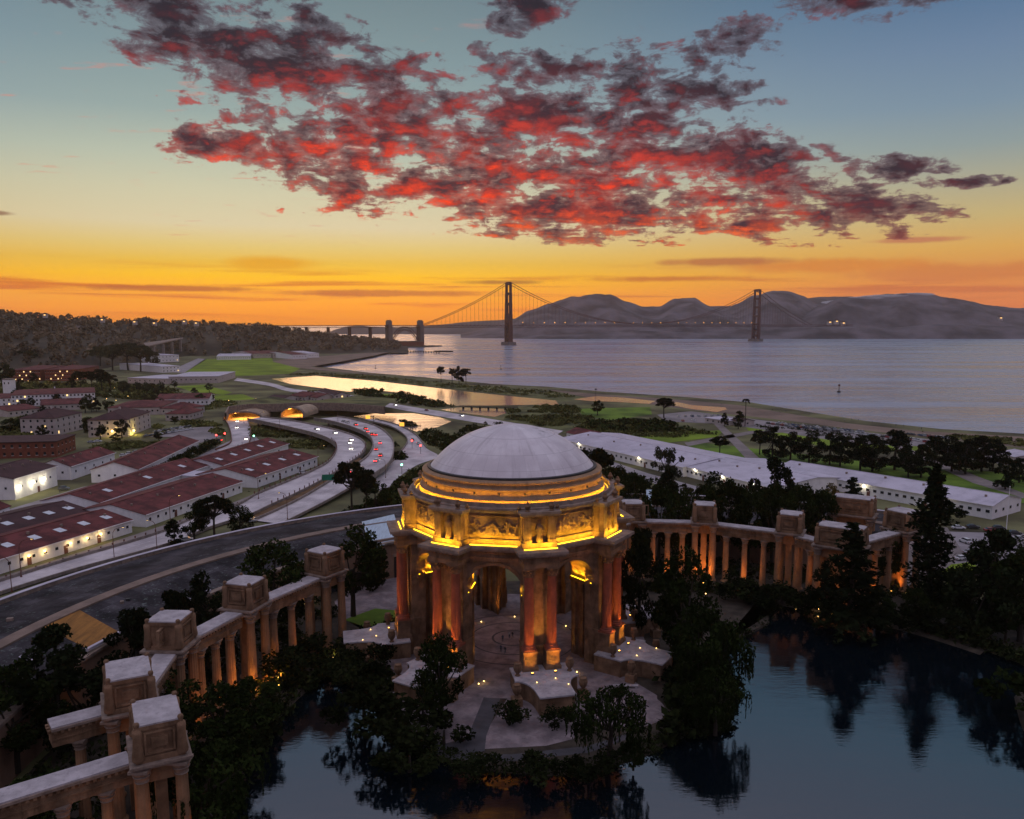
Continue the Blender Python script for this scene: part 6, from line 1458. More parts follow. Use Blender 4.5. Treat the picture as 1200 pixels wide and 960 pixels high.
for k_, a, b, ty, w, lb in (('umbrella', 843, 534, 509, 0.9, 'wind bent cypress on the lawn left of the path'), ('umbrella', 890, 533, 502, 0.75, 'wind bent cypress on the lawn right of the path'), ('umbrella', 778, 490, 463, 0.85, 'big dark cypress beside the beach ponds'), ('round', 700, 487, 469, 1.1, 'rounded dark tree on the dune lawn'),
    ('palm', 873, 500, 466, 1.0, 'tall lone palm by the beach car park'), ('palm', 698, 467, 455, 1.0, 'small palm at the beach pond'), ('cypress', 865, 503, 481, 0.8, 'dark cypress beside the tall palm'), ('cypress', 849, 500, 483, 0.7, 'small dark cypress near the kiosk'),
    ('umbrella', 517, 448.5, 426.5, 0.45, 'thin wind swept tree on the spit, left of the group'), ('umbrella', 530, 449, 430, 0.6, 'dark tree on the spit, second of the group'), ('cypress', 538, 450, 428, 0.7, 'dark tree in the middle of the spit group'), ('umbrella', 546, 450, 429, 0.6, 'dark spreading tree at the right of the spit group'),
    ('umbrella', 413, 604, 535, 0.62, 'tall wind bent cypress before the viaduct'), ('umbrella', 430, 604, 545, 0.5, 'leaning cypress beside the tall one before the viaduct'), ('round', 440, 605, 562, 1.0, 'dark rounded tree under the cypresses by the hall roof'), ('umbrella', 252, 634, 576, 0.78, 'big dark cypress before the long sheds'), ('round', 282, 632, 592, 1.0, 'dark leafy tree right of the big cypress'), ('round', 228, 636, 590, 0.9, 'dark leafy tree left of the big cypress'), ('cypress', 205, 640, 608, 0.9, 'small dark tree by the curved street lamp')):
    tp(k_, a, b, ty, w, lb, GZ)
# town trees
town = [('round', 105, 512, 488, 1.0, 'dark tree between the two cream barracks'), ('round', 118, 515, 497, 1.2, 'bushy tree left of the lamp lit barracks'), ('round', 143, 514, 491, 0.9, 'dark tree before the lamp lit barracks front'), ('cypress', 50, 514, 497, 1.0, 'dark tree before the left cream barracks'), ('round', 30, 505, 487, 1.4, 'bushy dark tree among the hedges left'),
        ('round', 12, 508, 490, 1.4, 'bushy green tree at the left edge beside the hedges'), ('round', 45, 500, 483, 1.3, 'leafy tree behind the left barracks'), ('cypress', 113, 482, 466, 0.9, 'dark tree at the end of the long white block'), ('round', 100, 484, 467, 1.2, 'pale leafy tree at the end of the long white block'), ('round', 205, 497, 488, 1.5, 'low tree by the steep roofed cream house'),
        ('umbrella', 95, 456, 432, 0.75, 'big dark cypress left of the road hub'), ('umbrella', 108, 458, 433, 0.7, 'big dark cypress in the middle of the town trees'), ('umbrella', 120, 460, 430, 0.75, 'tallest dark cypress among the town trees'), ('umbrella', 130, 460, 436, 0.7, 'dark cypress right of the tallest town tree'), ('cypress', 84, 458, 442, 0.9, 'dark tree before the right brick barracks'),
        ('round', 145, 462, 446, 1.2, 'hazy tree right of the town cypresses'), ('round', 160, 460, 447, 1.2, 'hazy tree before the grey flat hall'), ('round', 172, 462, 449, 1.1, 'hazy tree at the end of the grey flat hall'), ('cypress', 40, 450, 436, 0.9, 'dark tree between the brick barracks'), ('round', 3, 452, 425, 1.2, 'dark tree at the left edge before the brick barracks'),
        ('round', 24, 430, 411, 1.3, 'dark hillside tree left of the bright meadow'), ('round', 38, 431, 410, 1.3, 'dark hillside tree behind the brick barracks'), ('round', 55, 430, 414, 1.2, 'dark hillside tree above the barracks gap'), ('umbrella', 118, 432, 403, 0.9, 'large hazy cypress on the slope right of the meadow'), ('umbrella', 132, 434, 402, 0.9, 'large hazy cypress before the wooded slope'),
        ('umbrella', 150, 434, 397, 0.8, 'hazy cypress below the hillside viaduct'), ('umbrella', 165, 436, 402, 0.9, 'hazy cypress right below the hillside viaduct'), ('round', 180, 432, 411, 1.1, 'hazy tree above the airfield road'), ('round', 22, 470, 455, 1.2, 'leafy tree by the white tower'), ('round', 42, 470, 456, 1.2, 'leafy tree behind the long white block'),
        ('round', 75, 505, 494, 1.3, 'bush like tree before the left barracks side'), ('round', 186, 517, 505, 1.2, 'small tree before the barracks car park'), ('round', 136, 520, 508, 1.3, 'small tree by the lamp lit barracks corner')]
for k_, a, b, ty, w, lb in town: tp(k_, a, b, ty, w, lb, GZ, 'trees of the town side', 'leaf_pale' if 'hazy' in lb else None)  # haze on these trees is painted in by a paler foliage colour
rgt = random.Random(404)
for i in range(46):
    a, b = rgt.uniform(2, 250), rgt.uniform(452, 486)
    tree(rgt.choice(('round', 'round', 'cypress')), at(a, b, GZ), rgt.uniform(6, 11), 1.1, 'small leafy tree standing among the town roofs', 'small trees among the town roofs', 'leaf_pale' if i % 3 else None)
hd = [(174 + i * 7.2, 560 - i * 3.4) for i in range(11)]
for i, (a, b) in enumerate(hd): tp('shrub', a, b, b - 11 - (i % 3), 1.3, 'clipped green shrub in the hedge along the white warehouse', GZ, 'hedge shrubs along the warehouse', 'leaf_mid')

# uncountable greenery
def pip(x, y, poly):
    c = False; n = len(poly)
    for i in range(n):
        x1, y1 = poly[i]; x2, y2 = poly[(i + 1) % n]
        if (y1 > y) != (y2 > y) and x < (x2 - x1) * (y - y1) / (y2 - y1) + x1: c = not c
    return c
def scrub(name, pxs, n, hmin, hmax, m, seed, z=GZ, per=16, label='low scrub growing over the flats', wide=1.5):
    rg = random.Random(seed); poly = [tuple(at(a, b, z)[:2]) for a, b in pxs]; mb = MB()
    x0, x1 = min(p[0] for p in poly), max(p[0] for p in poly); y0, y1 = min(p[1] for p in poly), max(p[1] for p in poly); k = 0; tries = 0
    while k < n and tries < n * 30:
        tries += 1; x, y = rg.uniform(x0, x1), rg.uniform(y0, y1)
        if not pip(x, y, poly) or mnoise.noise(Vector((x * 0.035, y * 0.035, seed))) < -0.15: continue
        h = rg.uniform(hmin, hmax); r = h * rg.uniform(0.7, wide); clump(mb, (x, y, z + h * 0.4), r, h * 0.6, per, h * 0.5, rg); k += 1
    o = mb.build(name, m, None, False); o['kind'] = 'stuff'; o['label'] = label; return o
S_ = M['leaf_scrub']; B_k = M['leaf_bank']
scrub('dune_scrub', [(592, 490), (596, 481), (640, 476), (672, 476), (690, 488), (740, 493), (800, 502), (850, 512), (780, 513), (700, 510), (650, 503)], 1500, 0.8, 2.6, S_, 1, label='green dune scrub between the ponds and the sheds')
scrub('dune_scrub', [(690, 496), (760, 494), (820, 502), (800, 506), (740, 508), (690, 503)], 320, 2.0, 4.0, M['leaf_mid'], 2, label='taller dark bushes in the dune scrub')
scrub('dune_scrub', [(330, 440), (370, 437), (440, 441), (500, 447), (560, 452), (640, 458), (680, 466), (640, 466), (580, 461), (500, 452), (440, 445), (370, 440)], 900, 0.8, 2.2, S_, 3, label='grey green scrub along the sand spit')
scrub('dune_scrub', [(414, 458), (440, 458), (470, 461), (492, 467), (530, 477), (500, 478), (460, 471), (420, 463)], 350, 1.5, 4.0, M['leaf_mid'], 4, label='bushes between shore road and marsh')
scrub('dune_scrub', [(330, 473), (345, 461), (380, 458), (410, 465), (440, 470), (430, 476), (380, 474)], 300, 0.8, 2.4, S_, 5, label='scrub round the red roofed houses by the pond')
scrub('dune_scrub', [(200, 466), (260, 470), (330, 474), (420, 473), (430, 477), (350, 473), (290, 475), (250, 484), (200, 482)], 600, 0.8, 2.4, S_, 6, label='scrub above the tunnel and behind the ramp')
scrub('ramp_scrub', [(294, 500), (320, 499), (350, 505), (376, 512), (386, 520), (378, 528), (350, 526), (310, 520), (292, 512)], 520, 0.8, 2.2, S_, 7, label='green bushes between the ramp and the viaduct')
scrub('ramp_scrub', [(468, 492), (505, 503), (530, 512), (548, 500), (590, 496), (560, 510), (520, 530), (500, 520), (480, 506)], 420, 0.8, 2.4, M['leaf_mid'], 8, label='bushes beside the exit ramp and pond')
scrub('ramp_scrub', [(395, 606), (440, 585), (462, 570), (480, 555), (500, 545), (510, 553), (480, 590), (462, 598), (420, 606)], 420, 0.9, 2.4, M['leaf_mid'], 9, label='bushes between carriageway and hall roof')
scrub('ramp_scrub', [(462, 520), (476, 535), (472, 548), (456, 545), (452, 530)], 160, 0.8, 2.0, M['leaf_mid'], 10, label='dark planting between the two viaducts')
scrub('town_scrub', [(180, 500), (215, 494), (250, 496), (262, 500), (262, 512), (225, 500), (200, 506), (184, 512)], 420, 0.8, 2.4, S_, 11, label='bushes round the barracks car park')
scrub('town_scrub', [(96, 522), (150, 520), (186, 519), (205, 525), (160, 528), (110, 528)], 320, 0.9, 2.6, S_, 12, label='bushes along the street below the barracks')
scrub('town_scrub', [(0, 492), (30, 488), (52, 490), (40, 512), (30, 526), (0, 522)], 420, 1.2, 3.6, S_, 13, label='hedges among the houses at the left edge')
scrub('town_scrub', [(0, 452), (60, 450), (140, 452), (190, 454), (230, 466), (180, 470), (120, 466), (60, 466), (0, 466)], 760, 1.5, 5.5, S_, 14, label='hazy planting among the town roofs')
scrub('town_scrub', [(250, 560), (300, 576), (285, 588), (180, 624), (172, 620), (240, 592)], 1, 0.3, 0.5, B_k, 15)
scrub('park_scrub', [(880, 497), (960, 506), (1040, 515), (1100, 520), (1100, 524), (1000, 517), (900, 505)], 200, 0.8, 1.8, B_k, 16, label='low hedge along the beach car park')
scrub('park_scrub', [(1080, 506), (1140, 511), (1200, 516), (1300, 524), (1300, 530), (1200, 524), (1120, 516)], 350, 0.8, 2.0, S_, 17, label='scrub on the foreshore at the right')
scrub('park_scrub', [(640, 566), (720, 590), (830, 610), (960, 632), (950, 600), (840, 580), (740, 560), (690, 548)], 520, 1.0, 3.0, B_k, 18, label='dark bushes between hall and white sheds')
# leafy banks of the lagoon
def bank(name, r0, r1, d0, d1, n, hmin, hmax, seed, label):
    rg = random.Random(seed); mb = MB()
    for k in range(n):
        p = arc(rg.uniform(r0, r1), rg.uniform(d0, d1)); h = rg.uniform(hmin, hmax); clump(mb, (p.x, p.y, PZ + h * 0.35), h * rg.uniform(0.6, 1.1), h * 0.6, 26, h * 0.28, rg)
    o = mb.build(name, B_k, None, False); o['kind'] = 'stuff'; o['label'] = label
bank('bank_shrubs', 77.5, 86, -128, -46, 420, 1.0, 3.0, 21, 'dark planting on the bank below the left colonnade')
bank('bank_shrubs', 80.5, 86, -20, 66, 420, 1.0, 2.8, 22, 'dark planting on the bank below the right colonnade')
bank('bank_shrubs', 97, 112, -110, -50, 220, 1.0, 3.0, 23, 'dark planting between the left colonnade and the hall')
bank('bank_shrubs', 98, 113, -14, 60, 320, 1.0, 3.2, 24, 'dark planting between the right colonnade and the hall')
bank('bank_shrubs', 100, 190, 44, 75, 520, 1.0, 3.2, 25, 'dark planting on the right shore')
rg = random.Random(31); mb = MB(); e_ = [at(a, b, PZ) for a, b in isl_px]
for k in range(620):
    i = rg.randrange(len(e_) - 1); p = e_[i].lerp(e_[i + 1], rg.random()); c = Vector((5, 178, PZ)); p = p.lerp(c, rg.uniform(-0.03, 0.05)); h = rg.uniform(0.5, 1.5); clump(mb, (p.x, p.y, PZ - 0.2 + h * 0.3), h, h * 0.6, 22, h * 0.3, rg)
o = mb.build('bank_shrubs', B_k, None, False); o['kind'] = 'stuff'; o['label'] = 'dark planting along the island water edge'
scrub('island_shrubs', [(782, 800), (794, 765), (840, 770), (858, 800), (850, 848), (800, 862), (778, 872), (788, 845)], 170, 1.0, 2.8, B_k, 32, PZ, 26, 'dark undergrowth on the right half of the island')
scrub('island_shrubs', [(395, 792), (440, 780), (470, 800), (458, 812), (455, 830)], 80, 0.8, 2.0, B_k, 33, PZ, 26, 'dark undergrowth on the left side of the island')
# woods on the far hills
def woods(name, src, n, hmin, hmax, m, seed, label, lo=0.0, per=34):
    rg = random.Random(seed); me = src.data; mb = MB(); fs = [p for p in me.polygons]
    for k in range(n):
        p = fs[rg.randrange(len(fs))]; a = [me.vertices[i].co for i in p.vertices]; s, t = rg.random(), rg.random(); c = (a[0].lerp(a[1], s)).lerp(a[3].lerp(a[2], s), t)
        if c.z < lo: continue
        h = rg.uniform(hmin, hmax); clump(mb, (c.x, c.y, c.z + h * 0.5), h * rg.uniform(0.35, 0.6), h * 0.45, per, h * 0.26, rg)
    o = mb.build(name, m, None, False); o['kind'] = 'stuff'; o['label'] = label
woods('hill_woods', bpy.data.objects['wooded_hill'], 4200, 7, 18, leafmat('hazed_woods_foliage', (0.15, 0.115, 0.078), (0.23, 0.18, 0.12), 0.02), 41, 'hazy woods covering the hill on the left', 6, 30)  # foliage lightened: the warm haze is painted into its colour

# ================================================================ vehicles
def paint(name, c, rough=0.3): return mat(name, c, rough, 0.05, 1.0, spec=0.5)
PAINT = {'white': paint('white_car_paint', (0.62, 0.62, 0.63)), 'silver': paint('silver_car_paint', (0.32, 0.33, 0.35)), 'dark': paint('black_car_paint', (0.025, 0.025, 0.03)), 'grey': paint('grey_car_paint', (0.12, 0.125, 0.13)), 'red': paint('red_car_paint', (0.25, 0.02, 0.02)), 'blue': paint('blue_car_paint', (0.03, 0.06, 0.14))}
M['tyre'] = mat('tyre_rubber', (0.015, 0.015, 0.015), 0.9, 0.1, 2.0); M['rim'] = mat('wheel_rim', (0.3, 0.3, 0.31), 0.4, 0.1, 2.0, metal=0.7)
M['headon'] = emit('headlight_on', (1.0, 0.95, 0.82), 9); M['tailon'] = emit('taillight_on', (1.0, 0.03, 0.02), 4.5); M['lens_off'] = mat('lamp_lens', (0.45, 0.43, 0.42), 0.2, 0.05, 1.0, spec=0.6); M['tail_off'] = mat('red_lamp_lens', (0.22, 0.015, 0.012), 0.25, 0.05, 1.0, spec=0.6)
def car_body(suv=False):
    mb = MB(); W = 0.9; h = 0.16 if suv else 0
    sec = [(-2.25, 0.45, 0.78, 0.92), (-2.1, 0.28, 0.95 + h, 0.98), (-1.2, 0.25, 1.0 + h, 1.0), (0.0, 0.25, 1.0 + h, 1.0), (1.0, 0.25, 0.96 + h, 1.0), (1.95, 0.28, 0.80 + h, 0.96), (2.25, 0.42, 0.62 + h, 0.86)]
    vs = []
    for x, z0, z1, k in sec:
        w = W * k; vs += [(x, -w, z0 + .1), (x, -w * 1.0, z1 - 0.12), (x, -w * 0.9, z1), (x, w * 0.9, z1), (x, w, z1 - 0.12), (x, w, z0 + .1), (x, w * .8, z0), (x, -w * .8, z0)]
    fs = [(i * 8 + j, i * 8 + (j + 1) % 8, (i + 1) * 8 + (j + 1) % 8, (i + 1) * 8 + j) for i in range(len(sec) - 1) for j in range(8)] + [tuple(range(8)), tuple(range(8 * (len(sec) - 1), 8 * len(sec)))]
    mb.add(vs, fs); t = 1.44 + (0.26 if suv else 0); b = 0.97 + h; xr = -2.0 if suv else -1.75
    mb.add([(xr + 0.55, -0.62, t - .03), (0.35, -0.62, t - .03), (0.35, 0.62, t - .03), (xr + 0.55, 0.62, t - .03), (xr + 0.62, -0.55, t + .03), (0.25, -0.55, t + .03), (0.25, 0.55, t + .03), (xr + 0.62, 0.55, t + .03)], [(3, 2, 1, 0), (4, 5, 6, 7), (0, 1, 5, 4), (1, 2, 6, 5), (2, 3, 7, 6), (3, 0, 4, 7)])
    gl = MB().add([(xr, -0.82, b), (1.1, -0.82, b), (1.1, 0.82, b), (xr, 0.82, b), (xr + 0.55, -0.63, t - .03), (0.38, -0.63, t - .03), (0.38, 0.63, t - .03), (xr + 0.55, 0.63, t - .03)], [(3, 2, 1, 0), (4, 5, 6, 7), (0, 1, 5, 4), (1, 2, 6, 5), (2, 3, 7, 6), (3, 0, 4, 7)])
    return mb, gl
def cyl_y(c, r, w, seg=14):
    mb = MB(); vs = []
    for s in (-1, 1):
        for i in range(seg): a = 2 * PI * i / seg; vs.append((c[0] + r * math.cos(a), c[1] + s * w / 2, c[2] + r * math.sin(a)))
    return mb.add(vs, [(i, (i + 1) % seg, seg + (i + 1) % seg, seg + i) for i in range(seg)] + [tuple(range(seg)), tuple(range(seg, 2 * seg))])
CARME = {}
for suv in (0, 1):
    b, g_ = car_body(suv); CARME['body', suv] = b.mesh('body', PAINT['white']); CARME['glass', suv] = g_.mesh('windows', M['glass'])
CARME['tyre'] = cyl_y((0, 0, 0), 0.34, 0.24).mesh('tyre', M['tyre']); CARME['rim'] = cyl_y((0, 0, 0), 0.2, 0.26, 10).mesh('rim', M['rim'])
lm = MB().box((0, 0, 0), (0.14, 0.42, 0.18))
for k, m in (('headon', 'headon'), ('tailon', 'tailon'), ('headoff', 'lens_off'), ('tailoff', 'tail_off')): CARME[k] = lm.mesh('lamp', M[m])
def car(p, rz, colr, label, group=None, suv=0, head=False, tail=False, full=True, name='car'):
    t_ = thing(name, label, 'car', p, rz, group)
    b = share('body', CARME['body', suv], t_); b.material_slots[0].link = 'OBJECT'; b.material_slots[0].material = PAINT[colr]
    share('windows', CARME['glass', suv], t_)
    if full:
        for x in (-1.38, 1.38):
            for y in (-0.82, 0.82): w_ = share('wheel', CARME['tyre'], t_, (x, y, 0.34)); share('rim', CARME['rim'], w_)
        for y in (-0.6, 0.6):
            o = share('headlight', CARME['headon' if head else 'headoff'], t_, (2.2, y, 0.66)); o = share('taillight', CARME['tailon' if tail else 'tailoff'], t_, (-2.2, y, 0.74))
            if head or tail:
                if head: share_scale = 1.8
        if head:
            for ch in KIDS[t_]:
                if ch.name.startswith('headlight'): ch.scale = (1.5, 1.5, 1.8)
        if tail:
            for ch in KIDS[t_]:
                if ch.name.startswith('taillight'): ch.scale = (1.5, 1.4, 1.8)
    return t_
def on_road(u, v, zs, a, b, back=False):
    """point on the road centre band nearest to the pixel, with its heading"""
    best = None; q = q6(u, v)
    for i in range(len(a) - 1):
        for f in (0.2, 0.36, 0.5, 0.64, 0.8):
            p = a[i].lerp(b[i], f)
            # compare on the ground plane from the photo pixel at this height
            g_ = at(q[0], q[1], p.z); d = (g_ - p).length
            if best is None or d < best[0]: best = (d, p, (a[i + 1].lerp(b[i + 1], f) - p))
    d = best[2]; return best[1] + Vector((0, 0, 0.02)), math.atan2(d.y, d.x) + (PI if back else 0)
inb = [(652, 262, 'white', 'before the bend'), (692, 287, 'white', 'first of three at the bend'), (706, 299, 'grey', 'second of three at the bend'), (706, 320, 'white', 'third of three at the bend'), (560, 246, 'silver', 'near the tunnel end')]
for u, v, c, w in inb:
    p, rz = on_road(u, v, 0, Ba, Bb); car(p, rz, c, f'{c} car with headlights on coming in on the viaduct, {w}', 'cars coming in on the viaduct', head=True)
outb = [(690, 220, 'white', 'third from the tunnel'), (676, 216, 'silver', 'nearest the tunnel'), (722, 229, 'grey', 'by the amber sign'), (768, 243, 'red', 'upper of a pair at the bend top'), (765, 256, 'white', 'lower of a pair at the bend top'), (784, 269, 'dark', 'left of two abreast'), (808, 267, 'grey', 'right of two abreast'), (804, 301, 'white', 'in the middle of the bend'), (804, 323, 'red', 'behind the one in the middle of the bend'), (818, 347, 'dark', 'on the outer lane of the bend'), (797, 373, 'white', 'leaving the bend'),
        (745, 402, 'silver', 'partly behind the tall cypress'), (722, 412, 'white', 'left behind the tall cypress'), (738, 420, 'dark', 'last behind the tall cypress')]
for u, v, c, w in outb:
    p, rz = on_road(u, v, 0, Ca, Cb, True); car(p, rz, c, f'{c} outbound car on the viaduct, {w}', 'cars going out on the viaduct', tail=(len(w) % 3 != 0), suv=len(w) % 2)
for u, v, c, w, bk in ((252, 216, 'white', 'at the tunnel mouth', False), (243, 240, 'grey', 'halfway down the ramp', False), (286, 285, 'white', 'at the ramp foot', False)):
    p, rz = on_road(u, v, 0, Aa, Ab, bk); car(p, rz, c, f'{c} car with lights on the tunnel ramp, {w}', 'cars on the tunnel ramp', head=True, tail=True)
for u, v, c, w in ((945, 288, 'dark', 'before the red signal'), (958, 302, 'white', 'waiting at the red signal')):
    p, rz = on_road(u, v, 0, Da, Db, False); car(p, rz, c, f'{c} car on the exit ramp, {w}', 'cars on the exit ramp', tail=True)
for u, v, c, w in ((870, 150, 'white', 'left of the footbridge'), (1004, 172, 'red', 'near the pond outlet'), (800, 132, 'silver', 'nearest the red roofed houses'), (1120, 192, 'white', 'nearest the dome')):
    p, rz = on_road(u, v, 0, Ea, Eb); car(p, rz, c, f'{c} car driving on the shore road, {w}', 'cars on the shore road', head=(c == 'white'))
for a, b, rz, c, s, lb in ((185, 513, 10, 'red', 0, 'red car waiting left of the ramp foot'), (256, 517, 170, 'dark', 1, 'dark car with red tail lights at the crossing'), (355, 555, 35, 'white', 0, 'white car parked at the shed corner by the viaduct'), (295, 610, 20, 'white', 0, 'white car passing behind the hall roof edge'), (75, 574, 8, 'grey', 1, 'grey pickup parked under the bright warehouse lamps'), (124, 571, 12, 'dark', 0, 'black car parked alone in the yard'),
        (76, 592, 30, 'white', 0, 'white car behind the dark roofed shed'), (219, 634, 20, 'white', 0, 'white car half hidden by the hall parapet'), (294, 612, 22, 'silver', 0, 'silver car at the right of the big cypress'), (115, 518, 5, 'white', 0, 'white car on the street below the barracks'), (107, 519, 5, 'silver', 0, 'silver car on the street below the barracks'),
        (152, 533, 30, 'white', 1, 'white van parked behind the hedged warehouse'), (160, 531, 30, 'silver', 1, 'silver van parked behind the hedged warehouse'), (145, 535, 30, 'white', 1, 'white truck at the end of the van row'), (232, 640, 20, 'grey', 0, 'grey car on the carriageway by the parapet'),
        (1123, 620, -8, 'white', 0, 'white car at the left of the row beside the flagpole'), (1140, 619, -8, 'dark', 0, 'dark car second in the row beside the flagpole'), (1161, 623, -8, 'red', 0, 'dark red car in the row left of the flagpole'), (1171, 621, -8, 'dark', 1, 'dark car behind the dark red one'), (1189, 626, -8, 'dark', 0, 'dark car right of the flagpole'),
        (1127, 656, 15, 'white', 0, 'white car parked near the small lawn'), (1137, 649, 15, 'silver', 0, 'silver car behind the white one near the lawn'), (1167, 648, 15, 'white', 1, 'white car half hidden by the spreading tree'), (1196, 633, -8, 'white', 0, 'white car at the right edge of the forecourt'), (1131, 636, 100, 'white', 1, 'white van by the low wall of the forecourt'), (1105, 530, 0, 'white', 0, 'white car on the park road beyond the cypress row')):
    car(at(a, b, 4.68), R(rz), c, lb, suv=s, tail='tail' in lb)
# barracks car park and beach car park (small in the picture: body and windows only)
rg = random.Random(5); CO = ['white', 'white', 'silver', 'dark', 'grey', 'dark', 'red', 'blue', 'silver']
for r_, (x0, y0, x1, y1, n) in enumerate(((172, 512, 224, 503.5, 13), (182, 507, 222, 500.5, 9))):
    for i in range(n):
        f = i / (n - 1); c = rg.choice(CO[:6]); car(at(x0 + (x1 - x0) * f, y0 + (y1 - y0) * f, 4.68), R(75 + rg.uniform(-4, 4)), c, f'small {c} car parked before the barracks', 'cars in the barracks car park', rg.randrange(2), full=False)
rows_ = [(908, 496.5, 1010, 507, 26), (925, 500, 1075, 517, 30), (900, 497, 960, 504, 12), (1060, 509, 1110, 514.5, 12), (1066, 516, 1108, 522, 8), (780, 489, 842, 488, 9), (800, 494, 850, 491, 5), (1116, 526, 1200, 534, 12)]
for (x0, y0, x1, y1, n) in rows_:
    for i in range(n):
        if rg.random() < 0.16: continue
        f = i / (n - 1); c = rg.choice(CO); car(at(x0 + (x1 - x0) * f, y0 + (y1 - y0) * f, 4.7), R(100 + rg.uniform(-8, 8)), c, f'tiny {c} car in the beach car park', 'cars in the beach car park', rg.randrange(2), full=False)

# ================================================================ people
M['cloth_dark'] = mat('dark_clothing', (0.03, 0.03, 0.04), 0.9, 0.2, 4.0); M['cloth_blue'] = mat('faded_denim', (0.05, 0.07, 0.11), 0.9, 0.2, 4.0); M['cloth_pale'] = mat('pale_jacket', (0.35, 0.33, 0.31), 0.9, 0.2, 4.0); M['skin'] = mat('skin', (0.36, 0.2, 0.13), 0.6, 0.1, 4.0)
def person_mesh(stride, arm, top_m, leg_m):
    me = bpy.data.meshes.new('body'); s = stride
    J = {'pel': ((0, 0, .93), .125), 'bel': ((0, .01, 1.1), .12), 'che': ((0, .01, 1.32), .15), 'nek': ((0, .0, 1.49), .06), 'hd1': ((0, -.01, 1.58), .085), 'hd2': ((0, -.02, 1.69), .085)}
    for k, d in (('l', -1), ('r', 1)):
        J['hip' + k] = ((d * .09, 0, .88), .095); J['kne' + k] = ((d * .1, -d * s * .16, .50), .06); J['ank' + k] = ((d * .1, -d * s * .24 + (.06 if s else 0), .09), .042); J['toe' + k] = ((d * .11, -d * s * .24 - .12, .04), .036)
        J['sho' + k] = ((d * .19, 0, 1.42), .058); J['elb' + k] = ((d * .24, d * s * .1, 1.15), .045); J['wri' + k] = ((d * .23, d * s * .16 - arm * .2, .92 + arm * .2), .034); J['han' + k] = ((d * .23, d * s * .18 - arm * .26, .83 + arm * .2), .036)
    ks = list(J); ix = {k: i for i, k in enumerate(ks)}
    ed = [('pel', 'bel'), ('bel', 'che'), ('che', 'nek'), ('nek', 'hd1'), ('hd1', 'hd2')]
    for k in 'lr': ed += [('pel', 'hip' + k), ('hip' + k, 'kne' + k), ('kne' + k, 'ank' + k), ('ank' + k, 'toe' + k), ('che', 'sho' + k), ('sho' + k, 'elb' + k), ('elb' + k, 'wri' + k), ('wri' + k, 'han' + k)]
    me.from_pydata([J[k][0] for k in ks], [(ix[a], ix[b]) for a, b in ed], [])
    o = bpy.data.objects.new('tmp_body', me); col.objects.link(o); md = o.modifiers.new('s', 'SKIN'); o.modifiers.new('u', 'SUBSURF').levels = 1
    for i, k in enumerate(ks): v = me.skin_vertices[0].data[i]; v.radius = (J[k][1],) * 2; v.use_root = (k == 'pel')
    dg = bpy.context.evaluated_depsgraph_get(); dg.update(); r = bpy.data.meshes.new_from_object(o.evaluated_get(dg)); bpy.data.objects.remove(o)
    r.materials.clear()
    for m in (top_m, leg_m, M['skin'], M['cloth_dark']): r.materials.append(m)
    for p in r.polygons:
        z = p.center.z; x = abs(p.center.x); p.use_smooth = True
        p.material_index = 3 if z < 0.08 or z > 1.66 or (z > 1.56 and p.center.y > 0.02) else 2 if z > 1.5 or (x > .19 and z < 0.92 + arm * .2) else 1 if z < 0.95 else 0
    return r
PM = [person_mesh(1, 0, M['cloth_dark'], M['cloth_blue']), person_mesh(0, 1, M['cloth_pale'], M['cloth_dark']), person_mesh(0, 0, M['cloth_blue'], M['cloth_dark'])]
def person(p, rz, k, label, group=None, sc=1.0):
    o = bpy.data.objects.new('person', PM[k]); col.objects.link(o); o.location = p; o.rotation_euler = (0, 0, rz); o.scale = (sc,) * 3; tag(o, label, 'person', group); return o
for a, b, rz, k, lb in ((597, 748, 40, 1, 'person in a pale jacket standing on the rotunda floor'), (600.5, 748, -60, 0, 'person in dark clothes walking beside the pale jacket'), (592, 766, 120, 0, 'person in dark clothes walking nearer the front arch'), (589, 752, 10, 2, 'person in blue standing left of the pair on the rotunda floor'), (587, 764, -20, 2, 'person in blue standing beside the one near the front arch')):
    person(at(a, b, PZ + 0.01), R(rz), k, lb)
rg = random.Random(9)
bp = [(905, 481.5), (914, 484), (921, 482.5), (948, 487), (998, 492.5), (1006, 493.5), (1022, 496), (1030, 496.5), (1050, 499.5), (1059, 500), (1077, 503), (1080, 503.5), (1044, 501), (990, 494), (770, 466), (845, 474.5), (885, 480)]
for i, (a, b) in enumerate(bp): person(at(a, b, 4.54), rg.uniform(0, 6.28), i % 3, 'tiny dark figure on the beach by the water', 'people on the beach')
for i, (a, b) in enumerate(((311, 522), (306, 527), (279, 524), (70, 578), (284, 521))): person(at(a, b, 4.7), rg.uniform(0, 6.28), i % 3, ['person waiting at the kerb of the crossing', 'person walking at the shed end by the crossing', 'person standing at the ramp foot', 'person crossing the yard before the bright warehouse', 'person at the ramp foot beside the signal'][i])

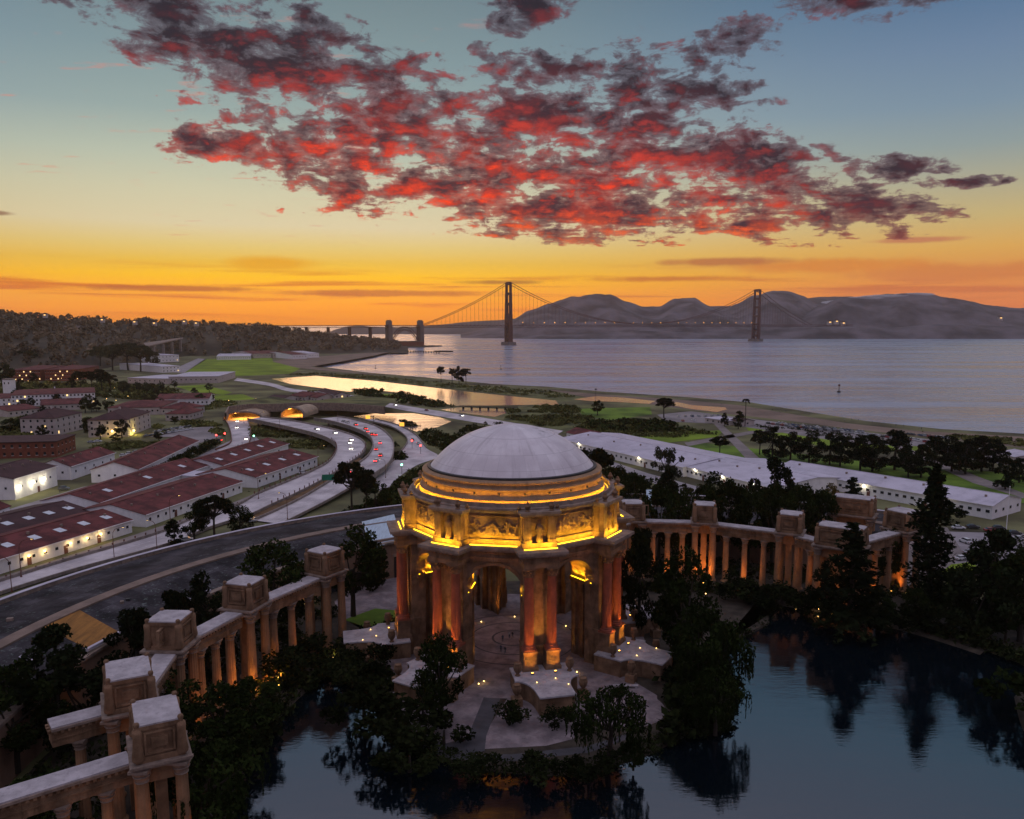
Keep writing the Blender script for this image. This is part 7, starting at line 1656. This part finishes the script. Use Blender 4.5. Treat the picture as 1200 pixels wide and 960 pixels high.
# ================================================================ small lamps
g_me = MB().ball((0, 0, 0.3), 0.15, 1).mesh('globe', M['warmlamp']); st_me = MB().lathe([(0.12, 0), (0.06, 0.05), (0.05, 0.2)], (0, 0, 0), 8).mesh('stem', M['metal'])
def glow(p, label, sc=1.0, e=0, c=(1.0, 0.66, 0.25), group='small garden lamps'):
    t_ = thing('garden_lamp', label, 'lamp', p, 0, group); t_.scale = (sc,) * 3; share('globe', g_me, t_); share('stem', st_me, t_)
    if e: lamp('POINT', Vector(p) + Vector((0, 0, 0.9)), e, c, size=0.2)
for a, b, lb, sc, e in ((567, 800, 'small lamp at the foot of the front planter beside the dark path', 1, 30), (561, 803, 'second small lamp beside the dark path', 1, 0), (676, 789, 'small lamp at the right foot of the front planter', 1, 20), (564, 730, 'small lamp on the rotunda floor left of the middle', 1, 10), (603, 724, 'small lamp on the rotunda floor at the rear', 1, 10), (663, 735, 'small lamp on the rotunda floor by the right pier', 1, 10),
        (390, 772, 'small lamp on the bank path left of the rotunda', 1.2, 120), (434, 661, 'wall lamp by the hall portal left of the rotunda', 1.3, 200), (753, 666, 'lamp under the first right row of columns', 1.4, 300), (356, 707, 'lamp under the first left row of columns', 1.4, 250), (30, 892, 'lamp among the dark trees at the far left', 1.4, 60),
        (849, 689, 'small lamp on the bank before the second right row', 1.3, 40), (827, 687, 'small lamp under the slim box tree', 1.3, 80), (827, 697, 'lowest small lamp under the slim box tree', 1.0, 0), (739, 688, 'amber lamp in the trees right of the rotunda', 1.5, 120), (766, 688, 'small white lamp in the trees right of the rotunda', 1.0, 0), (730, 712, 'small lamp at the rear right planter', 1.2, 60),
        (959, 716, 'amber lamp at the waterline left of the big conifer', 1.4, 100), (933, 708, 'small lamp on the bank below the corner box', 0.9, 0), (887, 694, 'small white lamp on the bank by the corner box', 0.9, 0), (1061, 696, 'small white lamp at the right bank', 1.0, 0), (1033, 708, 'dim small lamp on the bank right of the conifer', 0.8, 0), (1014, 686, 'red glow lamp behind the big conifer', 1.2, 60)):
    glow(at(a, b, PZ + 0.02), lb, sc, e)
for th, nm in ((58, 'right'), (13, 'front'), (-77, 'left')):
    for i, (t, r) in enumerate(((-2.5, 32), (1.5, 31), (3.2, 34))): glow(rot_pt(th, r, t, 8.78), f'little lamp {("near the left edge", "in the middle", "near the front edge")[i]} of the {nm} planter top', 0.75, 3, group='little lamps on the planters')
for a, b, e, lb in ((327, 797, 700, 'amber lamp inside the shrubs on the left bank, upper'), (299, 812, 700, 'amber lamp inside the shrubs on the left bank, middle'), (270, 838, 200, 'amber lamp inside the shrubs on the left bank, lower'), (532, 778, 900, 'amber lamp inside the leafy tree before the rotunda'), (524, 790, 500, 'orange lamp below the leafy tree before the rotunda')):
    glow(at(a, b, PZ + 1.0), lb, 1.6, e, (1.0, 0.4, 0.05))
for i, (a, b) in enumerate(((48, 470), (64, 473), (84, 471), (125, 468), (134, 455), (136, 470), (117, 452), (98, 469), (175, 462), (72, 444), (88, 436), (33, 447), (150, 465), (205, 470), (160, 456), (268, 470), (300, 468), (285, 473), (390, 472), (232, 472), (212, 468))):
    glow(at(a, b, GZ + 3), 'tiny warm street light among the town roofs', 1.7, 0, group='tiny street lights of the town')
p = at(83, 437, GZ + 14); lamp('POINT', p + Vector((0, -6, 6)), 14000, (1.0, 0.42, 0.05), size=2.0)
